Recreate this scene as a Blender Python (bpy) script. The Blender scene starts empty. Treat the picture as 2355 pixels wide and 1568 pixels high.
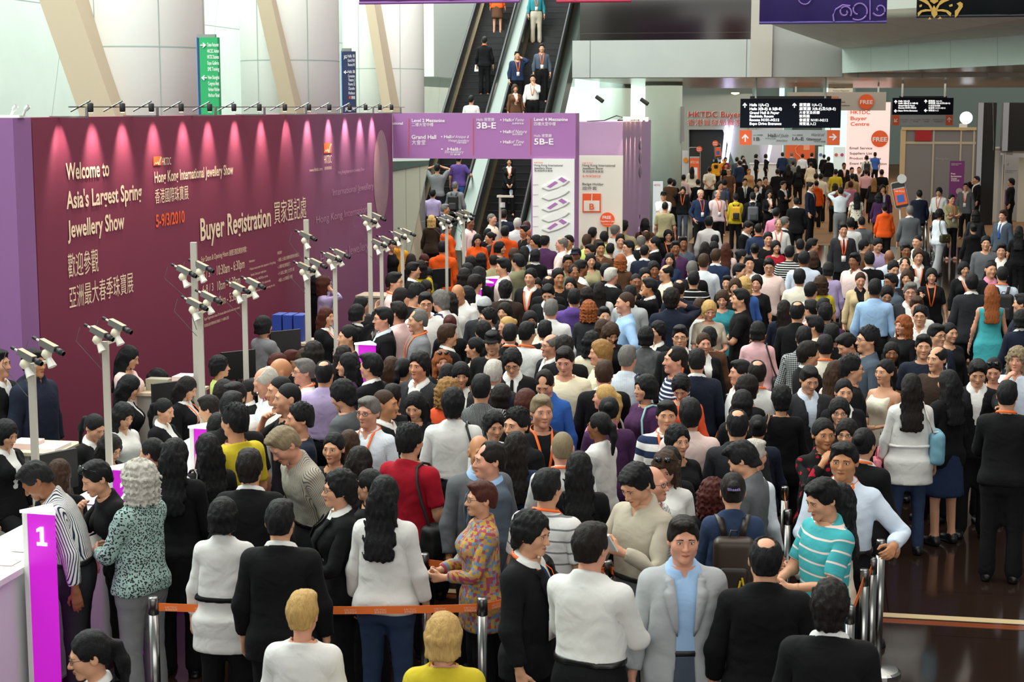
import bpy, math, random
import numpy as np
# ---------------------------------------------------------------- camera, world, lights, exposure
sc_ = bpy.context.scene
CAMZ, FOC, PITCH = 4.0, 3800.0, math.radians(8.04)     # metres; focal length in pixels of the 2355 wide frame
cam = bpy.data.objects.new('camera', bpy.data.cameras.new('camera')); sc_.collection.objects.link(cam)
cam.location = (0, 0, CAMZ); cam.rotation_euler = (math.radians(90) - PITCH, 0, 0)
cam.data.sensor_width = 36; cam.data.lens = 36*FOC/2355; cam.data.clip_end = 400
sc_.camera = cam
cam.data.dof.use_dof = True; cam.data.dof.focus_distance = 16; cam.data.dof.aperture_fstop = 9.0
wd = bpy.data.worlds.new('world'); sc_.world = wd; wd.use_nodes = True
wd.node_tree.nodes['Background'].inputs[0].default_value = (.86, .93, .90, 1); wd.node_tree.nodes['Background'].inputs[1].default_value = .24
def area(name, loc, rot, sx, sy, power, col=(1, 1, 1)):
    l = bpy.data.lights.new(name, 'AREA'); l.shape = 'RECTANGLE'; l.size = sx; l.size_y = sy; l.energy = power; l.color = col
    o = bpy.data.objects.new(name, l); sc_.collection.objects.link(o); o.location = loc; o.rotation_euler = [math.radians(a) for a in rot]; return o
area('window_daylight', (-6.4, 36, 12.5), (0, -14, -10.6), 7, 60, 13500, (.92, 1, .96))
area('front_fill', (3, -8, 6.5), (80, 0, 0), 28, 8, 1900, (1, .975, .93))  # added soft fill from behind the camera, brightens faces and upright fronts
area('roof_skylight', (3, 24, 15), (0, 0, 0), 16, 40, 5200, (1, .955, .87))
area('far_hall_lamps', (9, 72, 4.75), (0, 0, 0), 30, 40, 3800, (1, .90, .76))
area('mezzanine_fill', (8, 35, 9.5), (72, 0, 0), 24, 3, 700, (1, .99, .95))  # added fill lamp above the view, lifts the mezzanine fascia and pier
sc_.view_settings.view_transform = 'Standard'; sc_.view_settings.look = 'None'; sc_.view_settings.gamma = 1
sc_.view_settings.use_curve_mapping = False; sc_.view_settings.exposure = 0.0
sc_.cycles.max_bounces = 5; sc_.cycles.diffuse_bounces = 3; sc_.cycles.glossy_bounces = 3; sc_.cycles.use_denoising = True
# ---------------------------------------------------------------- people: solids as distance fields, skinned to a pose
def smin(a, b, k):
    h = np.clip(0.5 + 0.5*(b - a)/k, 0, 1)
    return b + (a - b)*h - k*h*(1 - h)
def smax(a, b, k): return -smin(-a, -b, k)
def s_ell(P, c, r):
    q = (P - np.array(c))/np.array(r)
    k0 = np.sqrt((q*q).sum(-1)); q2 = q/np.array(r)
    return k0*(k0 - 1)/np.maximum(np.sqrt((q2*q2).sum(-1)), 1e-6)
def s_sph(P, c, r): return np.sqrt(((P - np.array(c))**2).sum(-1)) - r
def s_cap(P, a, b, ra, rb=None):
    rb = ra if rb is None else rb
    a = np.array(a, float); b = np.array(b, float); ab = b - a
    t = np.clip(((P - a) @ ab)/max(ab @ ab, 1e-9), 0, 1)
    return np.sqrt(((P - a - t[..., None]*ab)**2).sum(-1)) - (ra + (rb - ra)*t)
def vnoise(P, s, seed=0):
    q = P*s + seed*17.13
    return (np.sin(q[..., 0]*1.7 + np.sin(q[..., 1]*1.3 + seed) + 1.1*np.sin(q[..., 2]*.9))
            + np.sin(q[..., 1]*2.1 + np.sin(q[..., 2]*1.6)*1.2 + seed*2) + np.sin(q[..., 2]*1.9 + np.sin(q[..., 0]*1.5)*1.3))/3
def surfnet(f, lo, hi, h):
    """Quads of the zero surface of f inside the box lo..hi (naive surface nets)."""
    lo = np.array(lo, float); n = np.ceil((np.array(hi) - lo)/h).astype(int) + 1
    g = np.stack(np.meshgrid(*[lo[i] + h*np.arange(n[i]) for i in range(3)], indexing='ij'), -1)
    F = f(g.reshape(-1, 3)).reshape(n)
    for ax in range(3):
        for e in (0, -1):
            s = [slice(None)]*3; s[ax] = e; F[tuple(s)] = np.maximum(F[tuple(s)], 1e-4)
    S = F < 0
    c = [S[dx:n[0]-1+dx, dy:n[1]-1+dy, dz:n[2]-1+dz] for dx in (0, 1) for dy in (0, 1) for dz in (0, 1)]
    tot = sum(x.astype(np.int8) for x in c)
    act = (tot > 0) & (tot < 8)
    idx = np.argwhere(act); vid = -np.ones(act.shape, np.int32); vid[act] = np.arange(len(idx))
    pos = np.zeros((len(idx), 3)); cnt = np.zeros(len(idx))
    cs = [(0,0,0),(0,0,1),(0,1,0),(0,1,1),(1,0,0),(1,0,1),(1,1,0),(1,1,1)]
    val = {o: F[idx[:,0]+o[0], idx[:,1]+o[1], idx[:,2]+o[2]] for o in cs}
    for a in cs:
        for ax in range(3):
            if a[ax] == 0:
                b = list(a); b[ax] = 1; b = tuple(b)
                va, vb = val[a], val[b]; m = (va < 0) != (vb < 0)
                t = np.where(m, va/np.where(m, va - vb, 1), 0)
                p = np.tile(np.array(a, float), (len(idx), 1)); p[:, ax] += t
                pos[m] += p[m]; cnt[m] += 1
    V = lo + h*(idx + pos/cnt[:, None])
    Q = []
    for ax in range(3):
        o1, o2 = [(1, 2), (2, 0), (0, 1)][ax]
        s0 = [slice(None)]*3; s1 = [slice(None)]*3
        s0[ax] = slice(0, n[ax]-1); s1[ax] = slice(1, n[ax])
        for s in (s0, s1):
            s[o1] = slice(1, n[o1]-1); s[o2] = slice(1, n[o2]-1)
        A, B = S[tuple(s0)], S[tuple(s1)]
        for m, flip in ((A & ~B, False), (B & ~A, True)):
            e = np.argwhere(m)
            if not len(e): continue
            e[:, o1] += 1; e[:, o2] += 1
            q = []
            for d1, d2 in ((-1, -1), (0, -1), (0, 0), (-1, 0)):
                w = e.copy(); w[:, o1] += d1; w[:, o2] += d2
                q.append(vid[w[:, 0], w[:, 1], w[:, 2]])
            q = np.stack(q, 1)
            Q.append(q[:, ::-1] if flip else q)
    return V, np.concatenate(Q)
def tidy(V, Q):
    """Drops loose crumbs: keeps vertices in pieces of a useful size."""
    lab = np.arange(len(V))
    for _ in range(60):
        m = lab[Q].min(1); new = lab.copy(); np.minimum.at(new, Q.ravel(), np.repeat(m, 4)); new = np.minimum(new, new[new])
        if (new == lab).all(): break
        lab = new
    cnt = np.bincount(lab, minlength=len(V)); ok = cnt[lab] > 40
    re = np.cumsum(ok) - 1
    return V[ok], re[Q[ok[Q].all(1)]]

LEAN_TAB = {  # z: half width, half depth, centre y
 'm': [(.80,.150,.098,.0),(.86,.168,.110,.006),(.93,.172,.118,.010),(1.02,.160,.108,.0),(1.10,.155,.106,-.006),(1.20,.163,.112,-.008),(1.30,.172,.116,-.004),(1.36,.165,.108,.004),(1.41,.135,.090,.012),(1.45,.090,.072,.015),(1.52,.056,.060,.012)],
 'f': [(.80,.155,.098,.0),(.86,.176,.112,.008),(.93,.178,.120,.012),(1.02,.155,.104,.002),(1.10,.130,.092,-.002),(1.20,.138,.098,-.006),(1.30,.148,.112,-.012),(1.36,.140,.096,.002),(1.41,.116,.078,.012),(1.45,.074,.062,.016),(1.52,.046,.052,.012)]}
JR = {'hip': (.09, .0, .91), 'knee': (.098, -.008, .50), 'ank': (.104, .012, .085), 'toe': (.115, -.13, .03)}
SHW = {'m': .168, 'f': .146}
def arm_rest(sx):
    s = np.array((SHW[sx], .012, 1.392)); a = math.radians(38)
    e = s + .290*np.array((math.sin(a), .02, -math.cos(a)))
    w = e + .250*np.array((math.sin(a)*.9, -.10, -math.cos(a)))
    return s, e, w
def mirror(P):
    Q = P.copy(); Q[..., 0] = np.abs(Q[..., 0]); return Q
def torso(P, sx, off=0., wide=None, top=1.52, bot=.80, belly=0.):
    T = np.array(LEAN_TAB[sx]); z = P[..., 2]
    zz = np.clip(z, T[0, 0], T[-1, 0])
    zs = np.linspace(T[0,0], T[-1,0], 200)
    def ip(c):
        v = np.interp(zs, T[:,0], T[:,c]); k = np.ones(15)/15
        v = np.convolve(np.pad(v, 7, mode='edge'), k, 'valid'); return np.interp(zz, zs, v)
    a, b, cy = ip(1), ip(2), ip(3)
    if belly: g = belly*np.exp(-((z - 1.08)/.12)**2); b = b + g; cy = cy - g*.8; a = a + g*.5
    if wide is not None: wd = wide(z)*np.clip((1.42 - z)/.14, 0, 1); a = np.maximum(a, wd); b = np.maximum(b, wd*.68)
    x = P[..., 0]; y = P[..., 1] - cy
    q = (np.abs(x/a)**2.4 + np.abs(y/b)**2.4)**(1/2.4)
    d = (q - 1)*np.minimum(a, b)*.92 - off
    d = smax(d, z - top - off, .04); d = smax(d, bot - z - off, .03)
    return d
def arm_sdf(P, sx, ou, of, cut=None):
    s, e, w = arm_rest(sx); M = mirror(P); g = .0 if sx == 'm' else -.007
    d = s_cap(M, s, e, .052 + g + ou, .043 + g + ou)
    d2 = s_cap(M, e, w, .043 + g + of, .030 + g*.5 + of)
    d = smin(d, d2, .03)
    if cut is not None:          # cut = distance kept along shoulder->wrist
        ax = (w - s)/np.linalg.norm(w - s)
        d = smax(d, (M - s) @ ax - cut, .006)
    return d
def leg_sdf(P, ot, osn, cut=None, flare=0.):
    M = mirror(P)
    d = s_cap(M, (.088, .004, .88), JR['knee'], .092 + ot, .056 + osn)
    calf = s_cap(M, JR['knee'], JR['ank'], .055 + osn, .042 + osn + flare)
    d = smin(d, calf, .03)
    if cut is not None: d = smax(d, cut - P[..., 2], .008)
    return d
def foot_sdf(P, o=0.):
    M = mirror(P)
    d = smin(s_cap(M, (.104, .03, .045), (.118, -.13, .032), .040 + o, .034 + o), s_cap(M, JR['ank'], (.104, .02, .05), .040 + o), .03)
    return smax(d, .004 - P[..., 2], .01)
def body_sdf(P, sx):
    d = torso(P, sx)
    d = smin(d, s_cap(mirror(P), (SHW[sx] - .03, .012, 1.386), arm_rest(sx)[0], .052), .05)
    d = smin(d, s_cap(P, (0, .018, 1.44), (0, .004, 1.56), .062 if sx == 'm' else .052, .056 if sx == 'm' else .047), .05)
    if sx == 'f': d = smin(d, s_sph(mirror(P), (.068, -.088, 1.285), .058), .05)
    d = smin(d, arm_sdf(P, sx, 0, 0), .035)
    d = smin(d, leg_sdf(P, 0, 0), .04)
    d = smin(d, foot_sdf(P), .03)
    return smin(d, head_sdf(P, sx, False), .03)
def head_sdf(P, sx='m', ears=True):
    M = mirror(P); f = sx == 'f'
    d = s_ell(P, (0, .014, 1.656), (.0745, .094, .094))
    d = smin(d, s_ell(P, (0, -.026, 1.606), (.060 if f else .063, .066, .084)), .035)
    d = smin(d, s_sph(M, (.040 if f else .046, -.012, 1.562), .022), .035)
    d = smin(d, s_sph(P, (0, -.070, 1.535), .024 if f else .028), .03)
    d = smin(d, s_sph(M, (.043, -.058, 1.604), .024), .03)
    if ears:
        d = smin(d, s_cap(P, (-.036, -.080, 1.650), (.036, -.080, 1.650), .011 if f else .014), .018)
        d = smax(d, -s_ell(M, (.033, -.104, 1.631), (.021, .019, .014)), .012)
        d = smin(d, s_ell(M, (.032, -.077, 1.632), (.0165, .0145, .0125)), .006)
        d = smin(d, s_cap(P, (0, -.086, 1.640), (0, -.112, 1.597), .0075, .0115), .012)
        d = smin(d, s_sph(M, (.012, -.100, 1.594), .0085), .008)
        d = smin(d, s_cap(M, (.0, -.0945, 1.5705), (.021, -.084, 1.568), .0065, .004), .006)
        d = smin(d, s_cap(M, (.0, -.0935, 1.561), (.018, -.083, 1.563), .0072, .004), .006)
        e = smax(s_ell(M, (.078, .018, 1.624), (.012, .022, .033)), -s_ell(M, (.090, .012, 1.627), (.008, .012, .020)), .006)
        d = smin(d, e, .008)
        d = smin(d, s_cap(P, (0, .020, 1.45), (0, .006, 1.57), .061 if not f else .051, .055 if not f else .047), .025)
    return d
def front_y(fn, X, Z, y0=-.30, y1=.12):
    """First y from the front where fn's solid begins, for arrays X, Z."""
    ys = np.linspace(y0, y1, 170)
    P = np.stack([np.repeat(X[:, None], 170, 1), np.repeat(ys[None], len(X), 0), np.repeat(Z[:, None], 170, 1)], -1)
    F = fn(P.reshape(-1, 3)).reshape(len(X), 170)
    i = np.argmax(F < 0, 1); i = np.maximum(i, 1); r = np.arange(len(X))
    a, b = F[r, i-1], F[r, i]; t = np.clip(a/np.where(a - b == 0, 1, a - b), 0, 1)
    return ys[i-1] + t*(ys[i] - ys[i-1])

# hair ------------------------------------------------------------------------------------------------
def hair_sdf(P, st):
    x, y, z = P[..., 0], P[..., 1], P[..., 2]; ax = np.abs(x)
    def zline(front, side, nape):
        f = np.clip((y + .085)/.05, 0, 1); b = np.clip((y - .015)/.05, 0, 1)
        jag = (.0075*np.sin(x*130 + 1.5) + .005*np.sin(x*270) - .014*(ax/.06)**2 + .006)*(1 - f)
        zl = front + jag + (side - front)*f; return zl + (nape - zl)*b
    def cap(t, front, side, nape, k=.012, tz=1.0):
        d = s_ell(P, (0, .016, 1.658), (.0745 + t, .094 + t, .094 + t*tz))
        d = smin(d, s_cap(P, (0, .05, 1.60), (0, .05, 1.56), .052 + t*.8), .03)
        return smax(d, zline(front, side, nape) - z, k)
    face = s_ell(P, (0, -.10, 1.585), (.060, .075, .105))
    n = .004*vnoise(P*np.array((1, 1, .35)), 95, 1)
    if st == 'sh': d = smin(cap(.013, 1.702, 1.622, 1.565, .006), s_ell(P, (-.008, -.030, 1.728), (.062, .070, .026)), .03) + n*1.2
    elif st == 'sd':
        d = smin(cap(.017, 1.694 + .16*x, 1.612, 1.550, .006), s_ell(P, (.014, -.038, 1.728), (.066, .072, .032)), .03) + n*1.6
    elif st == 'sp':
        d = cap(.016, 1.704, 1.622, 1.562, .006) + n - np.clip((z - 1.69)/.05, 0, 1)*.012*np.abs(vnoise(P*np.array((1, 1, .2)), 120, 4))*2
    elif st == 'bz': d = cap(.0045, 1.700, 1.625, 1.57)
    elif st == 'md':
        d = smax(cap(.024, 1.676 + .12*x, 1.588, 1.525, .006), -face, .012) + n*1.8 + .004*vnoise(P, 60, 3)
    elif st == 'bd':
        d = smax(cap(.012, 1.70, 1.620, 1.56), -s_ell(P, (0, -.035, 1.745), (.062, .105, .062)), .012) + n
    elif st == 'cr':   # thin on the crown
        d = smax(cap(.012, 1.692, 1.62, 1.56), -s_ell(P, (0, .045, 1.755), (.052, .060, .055)), .012) + n
    elif st == 'rc':   # receding
        d = smax(cap(.012, 1.69, 1.622, 1.562), -s_ell(P, (0, -.085, 1.735), (.060, .055, .055)), .012) + n
    elif st in ('bob', 'wv', 'cu', 'lg', 'bf'):
        t = {'bob': .024, 'wv': .026, 'cu': .034, 'lg': .017, 'bf': .022}[st]
        d = s_ell(P, (0, .016, 1.658), (.0745 + t, .094 + t, .094 + t*.8))
        bot = {'bob': 1.535, 'wv': 1.45, 'cu': 1.475, 'lg': 1.22, 'bf': 1.50}[st]
        w = {'bob': .092, 'wv': .108, 'cu': .118, 'lg': .088, 'bf': .092}[st]
        cur = (np.abs(x/w)**2.6 + np.abs((y - .035)/(.082 + t*.5))**2.6)**(1/2.6)
        cur = (cur - 1)*.075
        if st == 'lg':
            back = smax((np.sqrt((x/.105)**2 + ((y - .098 - .035*np.clip((1.45 - z)/.15, 0, 1))/.034)**2) - 1)*.034, z - 1.62, .02)
            cur = smin(smax(cur, 1.43 - z, .03), back, .03)
        cur = smax(cur, z - 1.66, .02); cur = smax(cur, bot - z + .012*vnoise(P, 40, 5), .015)
        d = smin(d, cur, .025)
        d = smax(d, -s_ell(P, (0, -.105, 1.575), (.058, .088, .108 if st != 'bf' else .088)), .012)
        d = smax(d, -s_cap(P, (0, -.03, 1.50), (0, .01, 1.36), .060, .085), .012)
        d = smax(d, -smax(y + .048, z - 1.60, .01), .015)
        d = d + n*1.4
        if st in ('cu',): d = d + .011*vnoise(P, 75, 7) + .005*vnoise(P, 140, 9)
        if st == 'wv': d = d + .006*vnoise(P*np.array((1, 1, .6)), 55, 8)
    elif st in ('pt', 'bn'):
        d = cap(.012, 1.700, 1.618, 1.570) + n*.8
        if st == 'pt':
            d = smin(d, s_cap(P, (0, .105, 1.672), (0, .145, 1.645), .024), .015)
            d = smin(d, s_cap(P, (0, .145, 1.645), (0, .150, 1.56), .027, .033), .015)
            d = smin(d, s_cap(P, (0, .150, 1.56), (.01, .145, 1.40), .033, .014) + n*2, .02)
        else: d = smin(d, s_sph(P, (0, .115, 1.685), .042) + .003*vnoise(P, 110, 2), .012)
    elif st == 'afro': d = smax(smin(cap(.030, 1.685, 1.60, 1.53), s_sph(P, (0, .02, 1.69), .125), .03), -face, .01) + .006*vnoise(P, 90, 7)
    elif st == 'cap':
        c = smax(s_ell(P, (0, .010, 1.672), (.089, .109, .096)), 1.672 - z, .006)
        b = smax(s_ell(P, (0, -.105, 1.672), (.080, .085, .012)), y + .07, .005)
        d = smin(c, b, .006)
    elif st == 'beanie': d = smax(s_ell(P, (0, .014, 1.668), (.094, .114, .104)) + .002*vnoise(P, 60), 1.655 + .25*(-y)*.2 - z, .012)
    return d
HAIR_BOX = {'lg': 1.18, 'wv': 1.40, 'cu': 1.42, 'pt': 1.36, 'bob': 1.48, 'bf': 1.46}
# clothes ------------------------------------------------------------------------------------------------
def neck_open(P, zf, slope):  # >0 above the neckline plane (lower at the front)
    return P[..., 2] - (zf + slope*(P[..., 1] + .06))
def shoulders(P, sx, off):
    return s_cap(mirror(P), (SHW[sx] - .045, .012, 1.388), arm_rest(sx)[0], .050 + off, .048 + off)
def fold(P, amp): return .95*amp*(vnoise(P*np.array((1, 1, .5)), 14, 2) + .45*vnoise(P*np.array((1, .8, 1.5)), 27, 6))
def cloth_raw(P, kind, sx):
    z = P[..., 2]; x = P[..., 0]; y = P[..., 1]; ax = np.abs(x)
    bust = s_sph(mirror(P), (.066, -.092, 1.285), .062) if sx == 'f' else None
    def tor(off, bot, wide=None):
        d = torso(P, sx, off, wide, bot=bot)
        d = smin(d, shoulders(P, sx, off), .05)
        if bust is not None: d = smin(d, bust - off, .06)
        if bot < .93: d = smax(smin(d, smax(leg_sdf(P, .012 + off, .03), z - .99, .03), .05), bot - z, .008)
        return d
    def neckhole(d, zf, sl, r):
        hole = smax(s_cap(P, (0, .014, 1.40), (0, .0, 1.62), r, r*1.05), -neck_open(P, zf, sl), .01)
        return smax(d, -hole, .008)
    W = None
    if kind == 'shirt':      # collared, long sleeves, tucked
        d = smin(tor(.016, 1.02, lambda zz: .150 + 0*zz), arm_sdf(P, sx, .014, .014, .500), .03) + fold(P, .005)
        col = smax(smax(s_cap(P, (0, .018, 1.44), (0, .004, 1.56), .079, .073) if sx == 'm' else s_cap(P, (0, .018, 1.44), (0, .004, 1.56), .069, .064), -neck_open(P, 1.44, .45), .01), neck_open(P, 1.472, .52), .006)
        d = smin(d, col, .008)
        d = neckhole(d, 1.470, .5, .050 if sx == 'm' else .044)
        return smax(d, -smax(smax(ax - .022*np.clip((z - 1.40)/.06, 0, 1), 1.40 - z, .01), y + .03, .01), .008)
    if kind == 'shirtout':
        d = smin(tor(.020, .84, lambda zz: .160 + 0*zz), arm_sdf(P, sx, .015, .015, .490), .03) + fold(P, .006)
        col = smax(smax(s_cap(P, (0, .018, 1.44), (0, .004, 1.56), .074 if sx == 'm' else .064, .068 if sx == 'm' else .059), -neck_open(P, 1.44, .45), .01), neck_open(P, 1.472, .52), .006)
        return neckhole(smin(d, col, .008), 1.470, .5, .050 if sx == 'm' else .044)
    if kind in ('tee', 'polo', 'short'):
        d = smin(tor(.016, .85, lambda zz: .155 + 0*zz), arm_sdf(P, sx, .022, .02, .235), .03) + fold(P, .005)
        if kind != 'tee':
            col = smax(smax(s_cap(P, (0, .018, 1.44), (0, .004, 1.56), .075 if sx == 'm' else .066, .069 if sx == 'm' else .060), -neck_open(P, 1.45, .45), .01), neck_open(P, 1.460, .50), .006)
            d = smin(d, col, .008)
        return neckhole(d, 1.428 if kind == 'tee' else 1.445, .5, .068 if kind == 'tee' else .052)
    if kind == 'tank':
        d = tor(.012, .86) + fold(P, .004); d = smax(d, ax - .128, .012)
        return smax(d, neck_open(P, 1.38, .30) - .35*np.clip(ax - .07, 0, 1), .012)
    if kind == 'blouse':     # round neck, long sleeves, loose
        d = smin(tor(.020, .80, lambda zz: .150 + .05*np.clip(1.0 - zz, 0, 1)), arm_sdf(P, sx, .020, .022, .470), .035) + fold(P, .008)
        return neckhole(d, 1.415, .5, .066)
    if kind == 'knit':
        d = smin(tor(.022, .86, lambda zz: .150 + 0*zz), arm_sdf(P, sx, .020, .020, .490), .04) + fold(P, .005)
        return neckhole(d, 1.428, .5, .060)
    if kind == 'hood':
        d = smin(tor(.028, .82, lambda zz: .165 + 0*zz), arm_sdf(P, sx, .026, .026, .490), .04) + fold(P, .006)
        d = smin(d, s_ell(P, (0, .098, 1.445), (.125, .060, .075)), .02)
        return neckhole(d, 1.435, .5, .062)
    if kind in ('suit', 'open', 'coat'):
        bot = .54 if kind == 'coat' else .79
        wd = (lambda zz: .158 + .06*np.clip(1.0 - zz, 0, 1)) if sx == 'm' else (lambda zz: .140 + .07*np.clip(1.05 - zz, 0, .3))
        z0 = .60 if kind == 'open' else 1.13
        vw = np.interp(z, [z0, z0 + .02, 1.15, 1.44, 1.5], [.0, .006, .012, .062, .064]) if kind != 'open' else np.interp(z, [.6, 1.0, 1.16, 1.30, 1.44, 1.5], [.078, .050, .044, .052, .066, .068])
        lw = np.interp(z, [1.14, 1.36, 1.365, 1.395, 1.40, 1.46], [.012, .062, .060, .030, .048, .030])
        lap = np.clip((vw + lw - ax)/.006, 0, 1)*np.clip((z - 1.15)/.02, 0, 1)*np.clip((1.50 - z)/.03, 0, 1)*np.clip(-y*30, 0, 1)
        o = .024 if sx == 'm' else .020
        d = smin(tor(o, bot, wd), arm_sdf(P, sx, .020, .020, .500), .035) + fold(P, .0045)
        if kind == 'coat': d = smin(d, smax((np.sqrt(x*x + (y*1.25 - .01)**2) - (.185 + .05*np.clip(.9 - z, 0, 1))), z - .95, .05), .04); d = smax(d, bot - z, .01)
        d = d - .011*lap
        col = smax(smax(s_cap(P, (0, .022, 1.43), (0, .012, 1.56), .088 if sx == 'm' else .077, .082 if sx == 'm' else .072), -neck_open(P, 1.44, .5), .01), neck_open(P, 1.450, .50), .006)
        d = smin(d, col, .012)
        d = smax(d, -smax(smax(ax - vw, y + .0, .01), (z0) - z, .004), .005)
        return neckhole(d, 1.435, .5, .062)
    if kind == 'bib':        # the strip of shirt that shows inside a jacket
        d = tor(.016, 1.0)
        col = smax(smax(s_cap(P, (0, .018, 1.44), (0, .004, 1.56), .079 if sx == 'm' else .068, .073 if sx == 'm' else .063), -neck_open(P, 1.45, .45), .01), neck_open(P, 1.476, .52), .006)
        d = smin(d, col, .008)
        d = smax(d, ax - .10, .01); d = smax(d, 1.0 - z, .01)
        d = neckhole(d, 1.472, .5, .049 if sx == 'm' else .043)
        return smax(d, -smax(smax(ax - .016*np.clip((z - 1.42)/.05, 0, 1), 1.42 - z, .01), y + .03, .01), .006)
    if kind == 'dress':
        d = tor(.013, .80) + fold(P, .003)
        sk = smax((np.sqrt(x*x + (y*1.25 - .01)**2) - (.178 + .16*np.clip(.92 - z, 0, 1))), z - .95, .05) + fold(P, .006)
        d = smin(d, sk, .04); d = smax(d, .50 - z, .01); d = smax(d, ax - .172 - .3*np.clip(1.1 - z, 0, 1), .012)
        return smax(d, neck_open(P, 1.385, .30) - .35*np.clip(ax - .07, 0, 1), .012)
    if kind == 'skirt':
        d = smax(torso(P, sx, .014), z - 1.06, .01)
        sk = smax((np.sqrt(x*x + (y*1.25 - .01)**2) - (.172 + .10*np.clip(.92 - z, 0, 1))), z - .95, .05) + fold(P, .005)
        return smax(smin(d, sk, .04), .50 - z, .01)
    if kind in ('trousers', 'jeans', 'wide'):
        o, s_, fl = {'trousers': (.014, .018, .018), 'jeans': (.010, .010, .008), 'wide': (.018, .03, .04)}[kind]
        d = smax(torso(P, sx, .012), z - 1.045, .008)
        d = smin(d, leg_sdf(P, o, s_, .035, fl), .045) + fold(P, .0045)
        return smax(d, z - 1.045, .006)
    if kind == 'belt':
        return smax(smax(torso(P, sx, .021), z - 1.045, .004), 1.008 - z, .004)
    if kind == 'sash':
        return smax(smax(torso(P, sx, .040, lambda q: .160 + 0*q), z - 1.092, .004), 1.058 - z, .004)
    if kind == 'shoes':
        d = smin(foot_sdf(P, .008), smax(s_cap(mirror(P), (.104, .045, .008), (.118, -.14, .008), .045), z - .016, .004), .006)
        return smax(smax(d, z - .115, .01), .001 - z, .003)
NECK = {'shirt': (1.470, .40, .110), 'shirtout': (1.470, .40, .110), 'tunic': (1.470, .40, .110), 'polo': (1.458, .40, .110), 'short': (1.458, .40, .110), 'tee': (1.432, .42, .092), 'blouse': (1.415, .42, .098), 'knit': (1.432, .42, .092), 'hood': (1.44, .42, .085), 'suit': (1.446, .40, .12), 'open': (1.446, .40, .12), 'coat': (1.446, .40, .12), 'bib': (1.476, .42, .110)}
def cloth_sdf(P, kind, sx):
    d = cloth_raw(P, 'shirtout' if kind == 'tunic' else kind, sx)
    if kind == 'tunic':
        z = P[..., 2]; d = smin(d, smax(smax(torso(P, sx, .030, lambda q: .165 + .06*np.clip(1.0 - q, 0, 1), bot=.60), z - .95, .03), .70 - z, .01), .03); d = smax(d, .70 - z, .008)
    if kind in NECK:         # nothing of the garment stands above its neckline
        zf, sl, R = NECK[kind]; R = R*(1 if sx == 'm' else .9)
        d = smax(d, -smax(np.sqrt(P[..., 0]**2 + (P[..., 1] - .014)**2) - R, -neck_open(P, zf, sl), .012), .008)
    return d
CLOTH_BOX = {'shirt': (.98, 1.60), 'shirtout': (.80, 1.60), 'tunic': (.66, 1.60), 'sash': (1.0, 1.14), 'tee': (.82, 1.58), 'polo': (.82, 1.58), 'short': (.82, 1.58), 'tank': (.83, 1.52), 'blouse': (.76, 1.56), 'knit': (.82, 1.58),
 'hood': (.78, 1.60), 'suit': (.75, 1.58), 'open': (.75, 1.58), 'coat': (.50, 1.58), 'bib': (.98, 1.58), 'dress': (.47, 1.50), 'skirt': (.47, 1.08), 'trousers': (.0, 1.07), 'jeans': (.0, 1.07), 'wide': (.0, 1.07), 'belt': (.98, 1.07), 'shoes': (-.02, .14)}
# hand (left hand hanging, palm to -x, thumb to -y), wrist at the origin ------------------------------------
def hand_sdf(P, curl):
    d = None
    ks = []
    for i, (y0, ln) in enumerate(((-.030, .070), (-.010, .078), (.011, .072), (.031, .057))):
        k = np.array((0, y0*.92, -.088 + .006*abs(i - 1.2)))
        m = s_cap(P, (0, y0*.55, -.004), k, .0145, .0112)
        d = m if d is None else smin(d, m, .014)
        ks.append((k, ln, y0))
    for i, (k, ln, y0) in enumerate(ks):
        p = k; a = 0
        fan = y0*.9
        for j, fr in enumerate((.44, .32, .24)):
            a += curl*(.75, 1.0, .7)[j]*(1 + .13*i)
            q = p + ln*fr*np.array((-math.sin(a), fan*math.cos(a), -math.cos(a)))
            d = smin(d, s_cap(P, p, q, .0098 - .0009*j, .0092 - .0010*j), .0035)
            p = q
    a = curl*.5
    p0 = np.array((-.004, -.018, -.022)); p1 = np.array((-.014, -.048, -.052)); p2 = p1 + np.array((-.012 - .02*a, -.016 + .014*a, -.028)); p3 = p2 + np.array((-.008 - .022*a, .002 + .012*a, -.024))
    for p, q, r in ((p0, p1, .0135), (p1, p2, .0108), (p2, p3, .0095)): d = smin(d, s_cap(P, p, q, r, r - .001), .006)
    return smin(d, s_cap(P, (0, 0, .05), (0, 0, -.01), .030, .023), .012)
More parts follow.
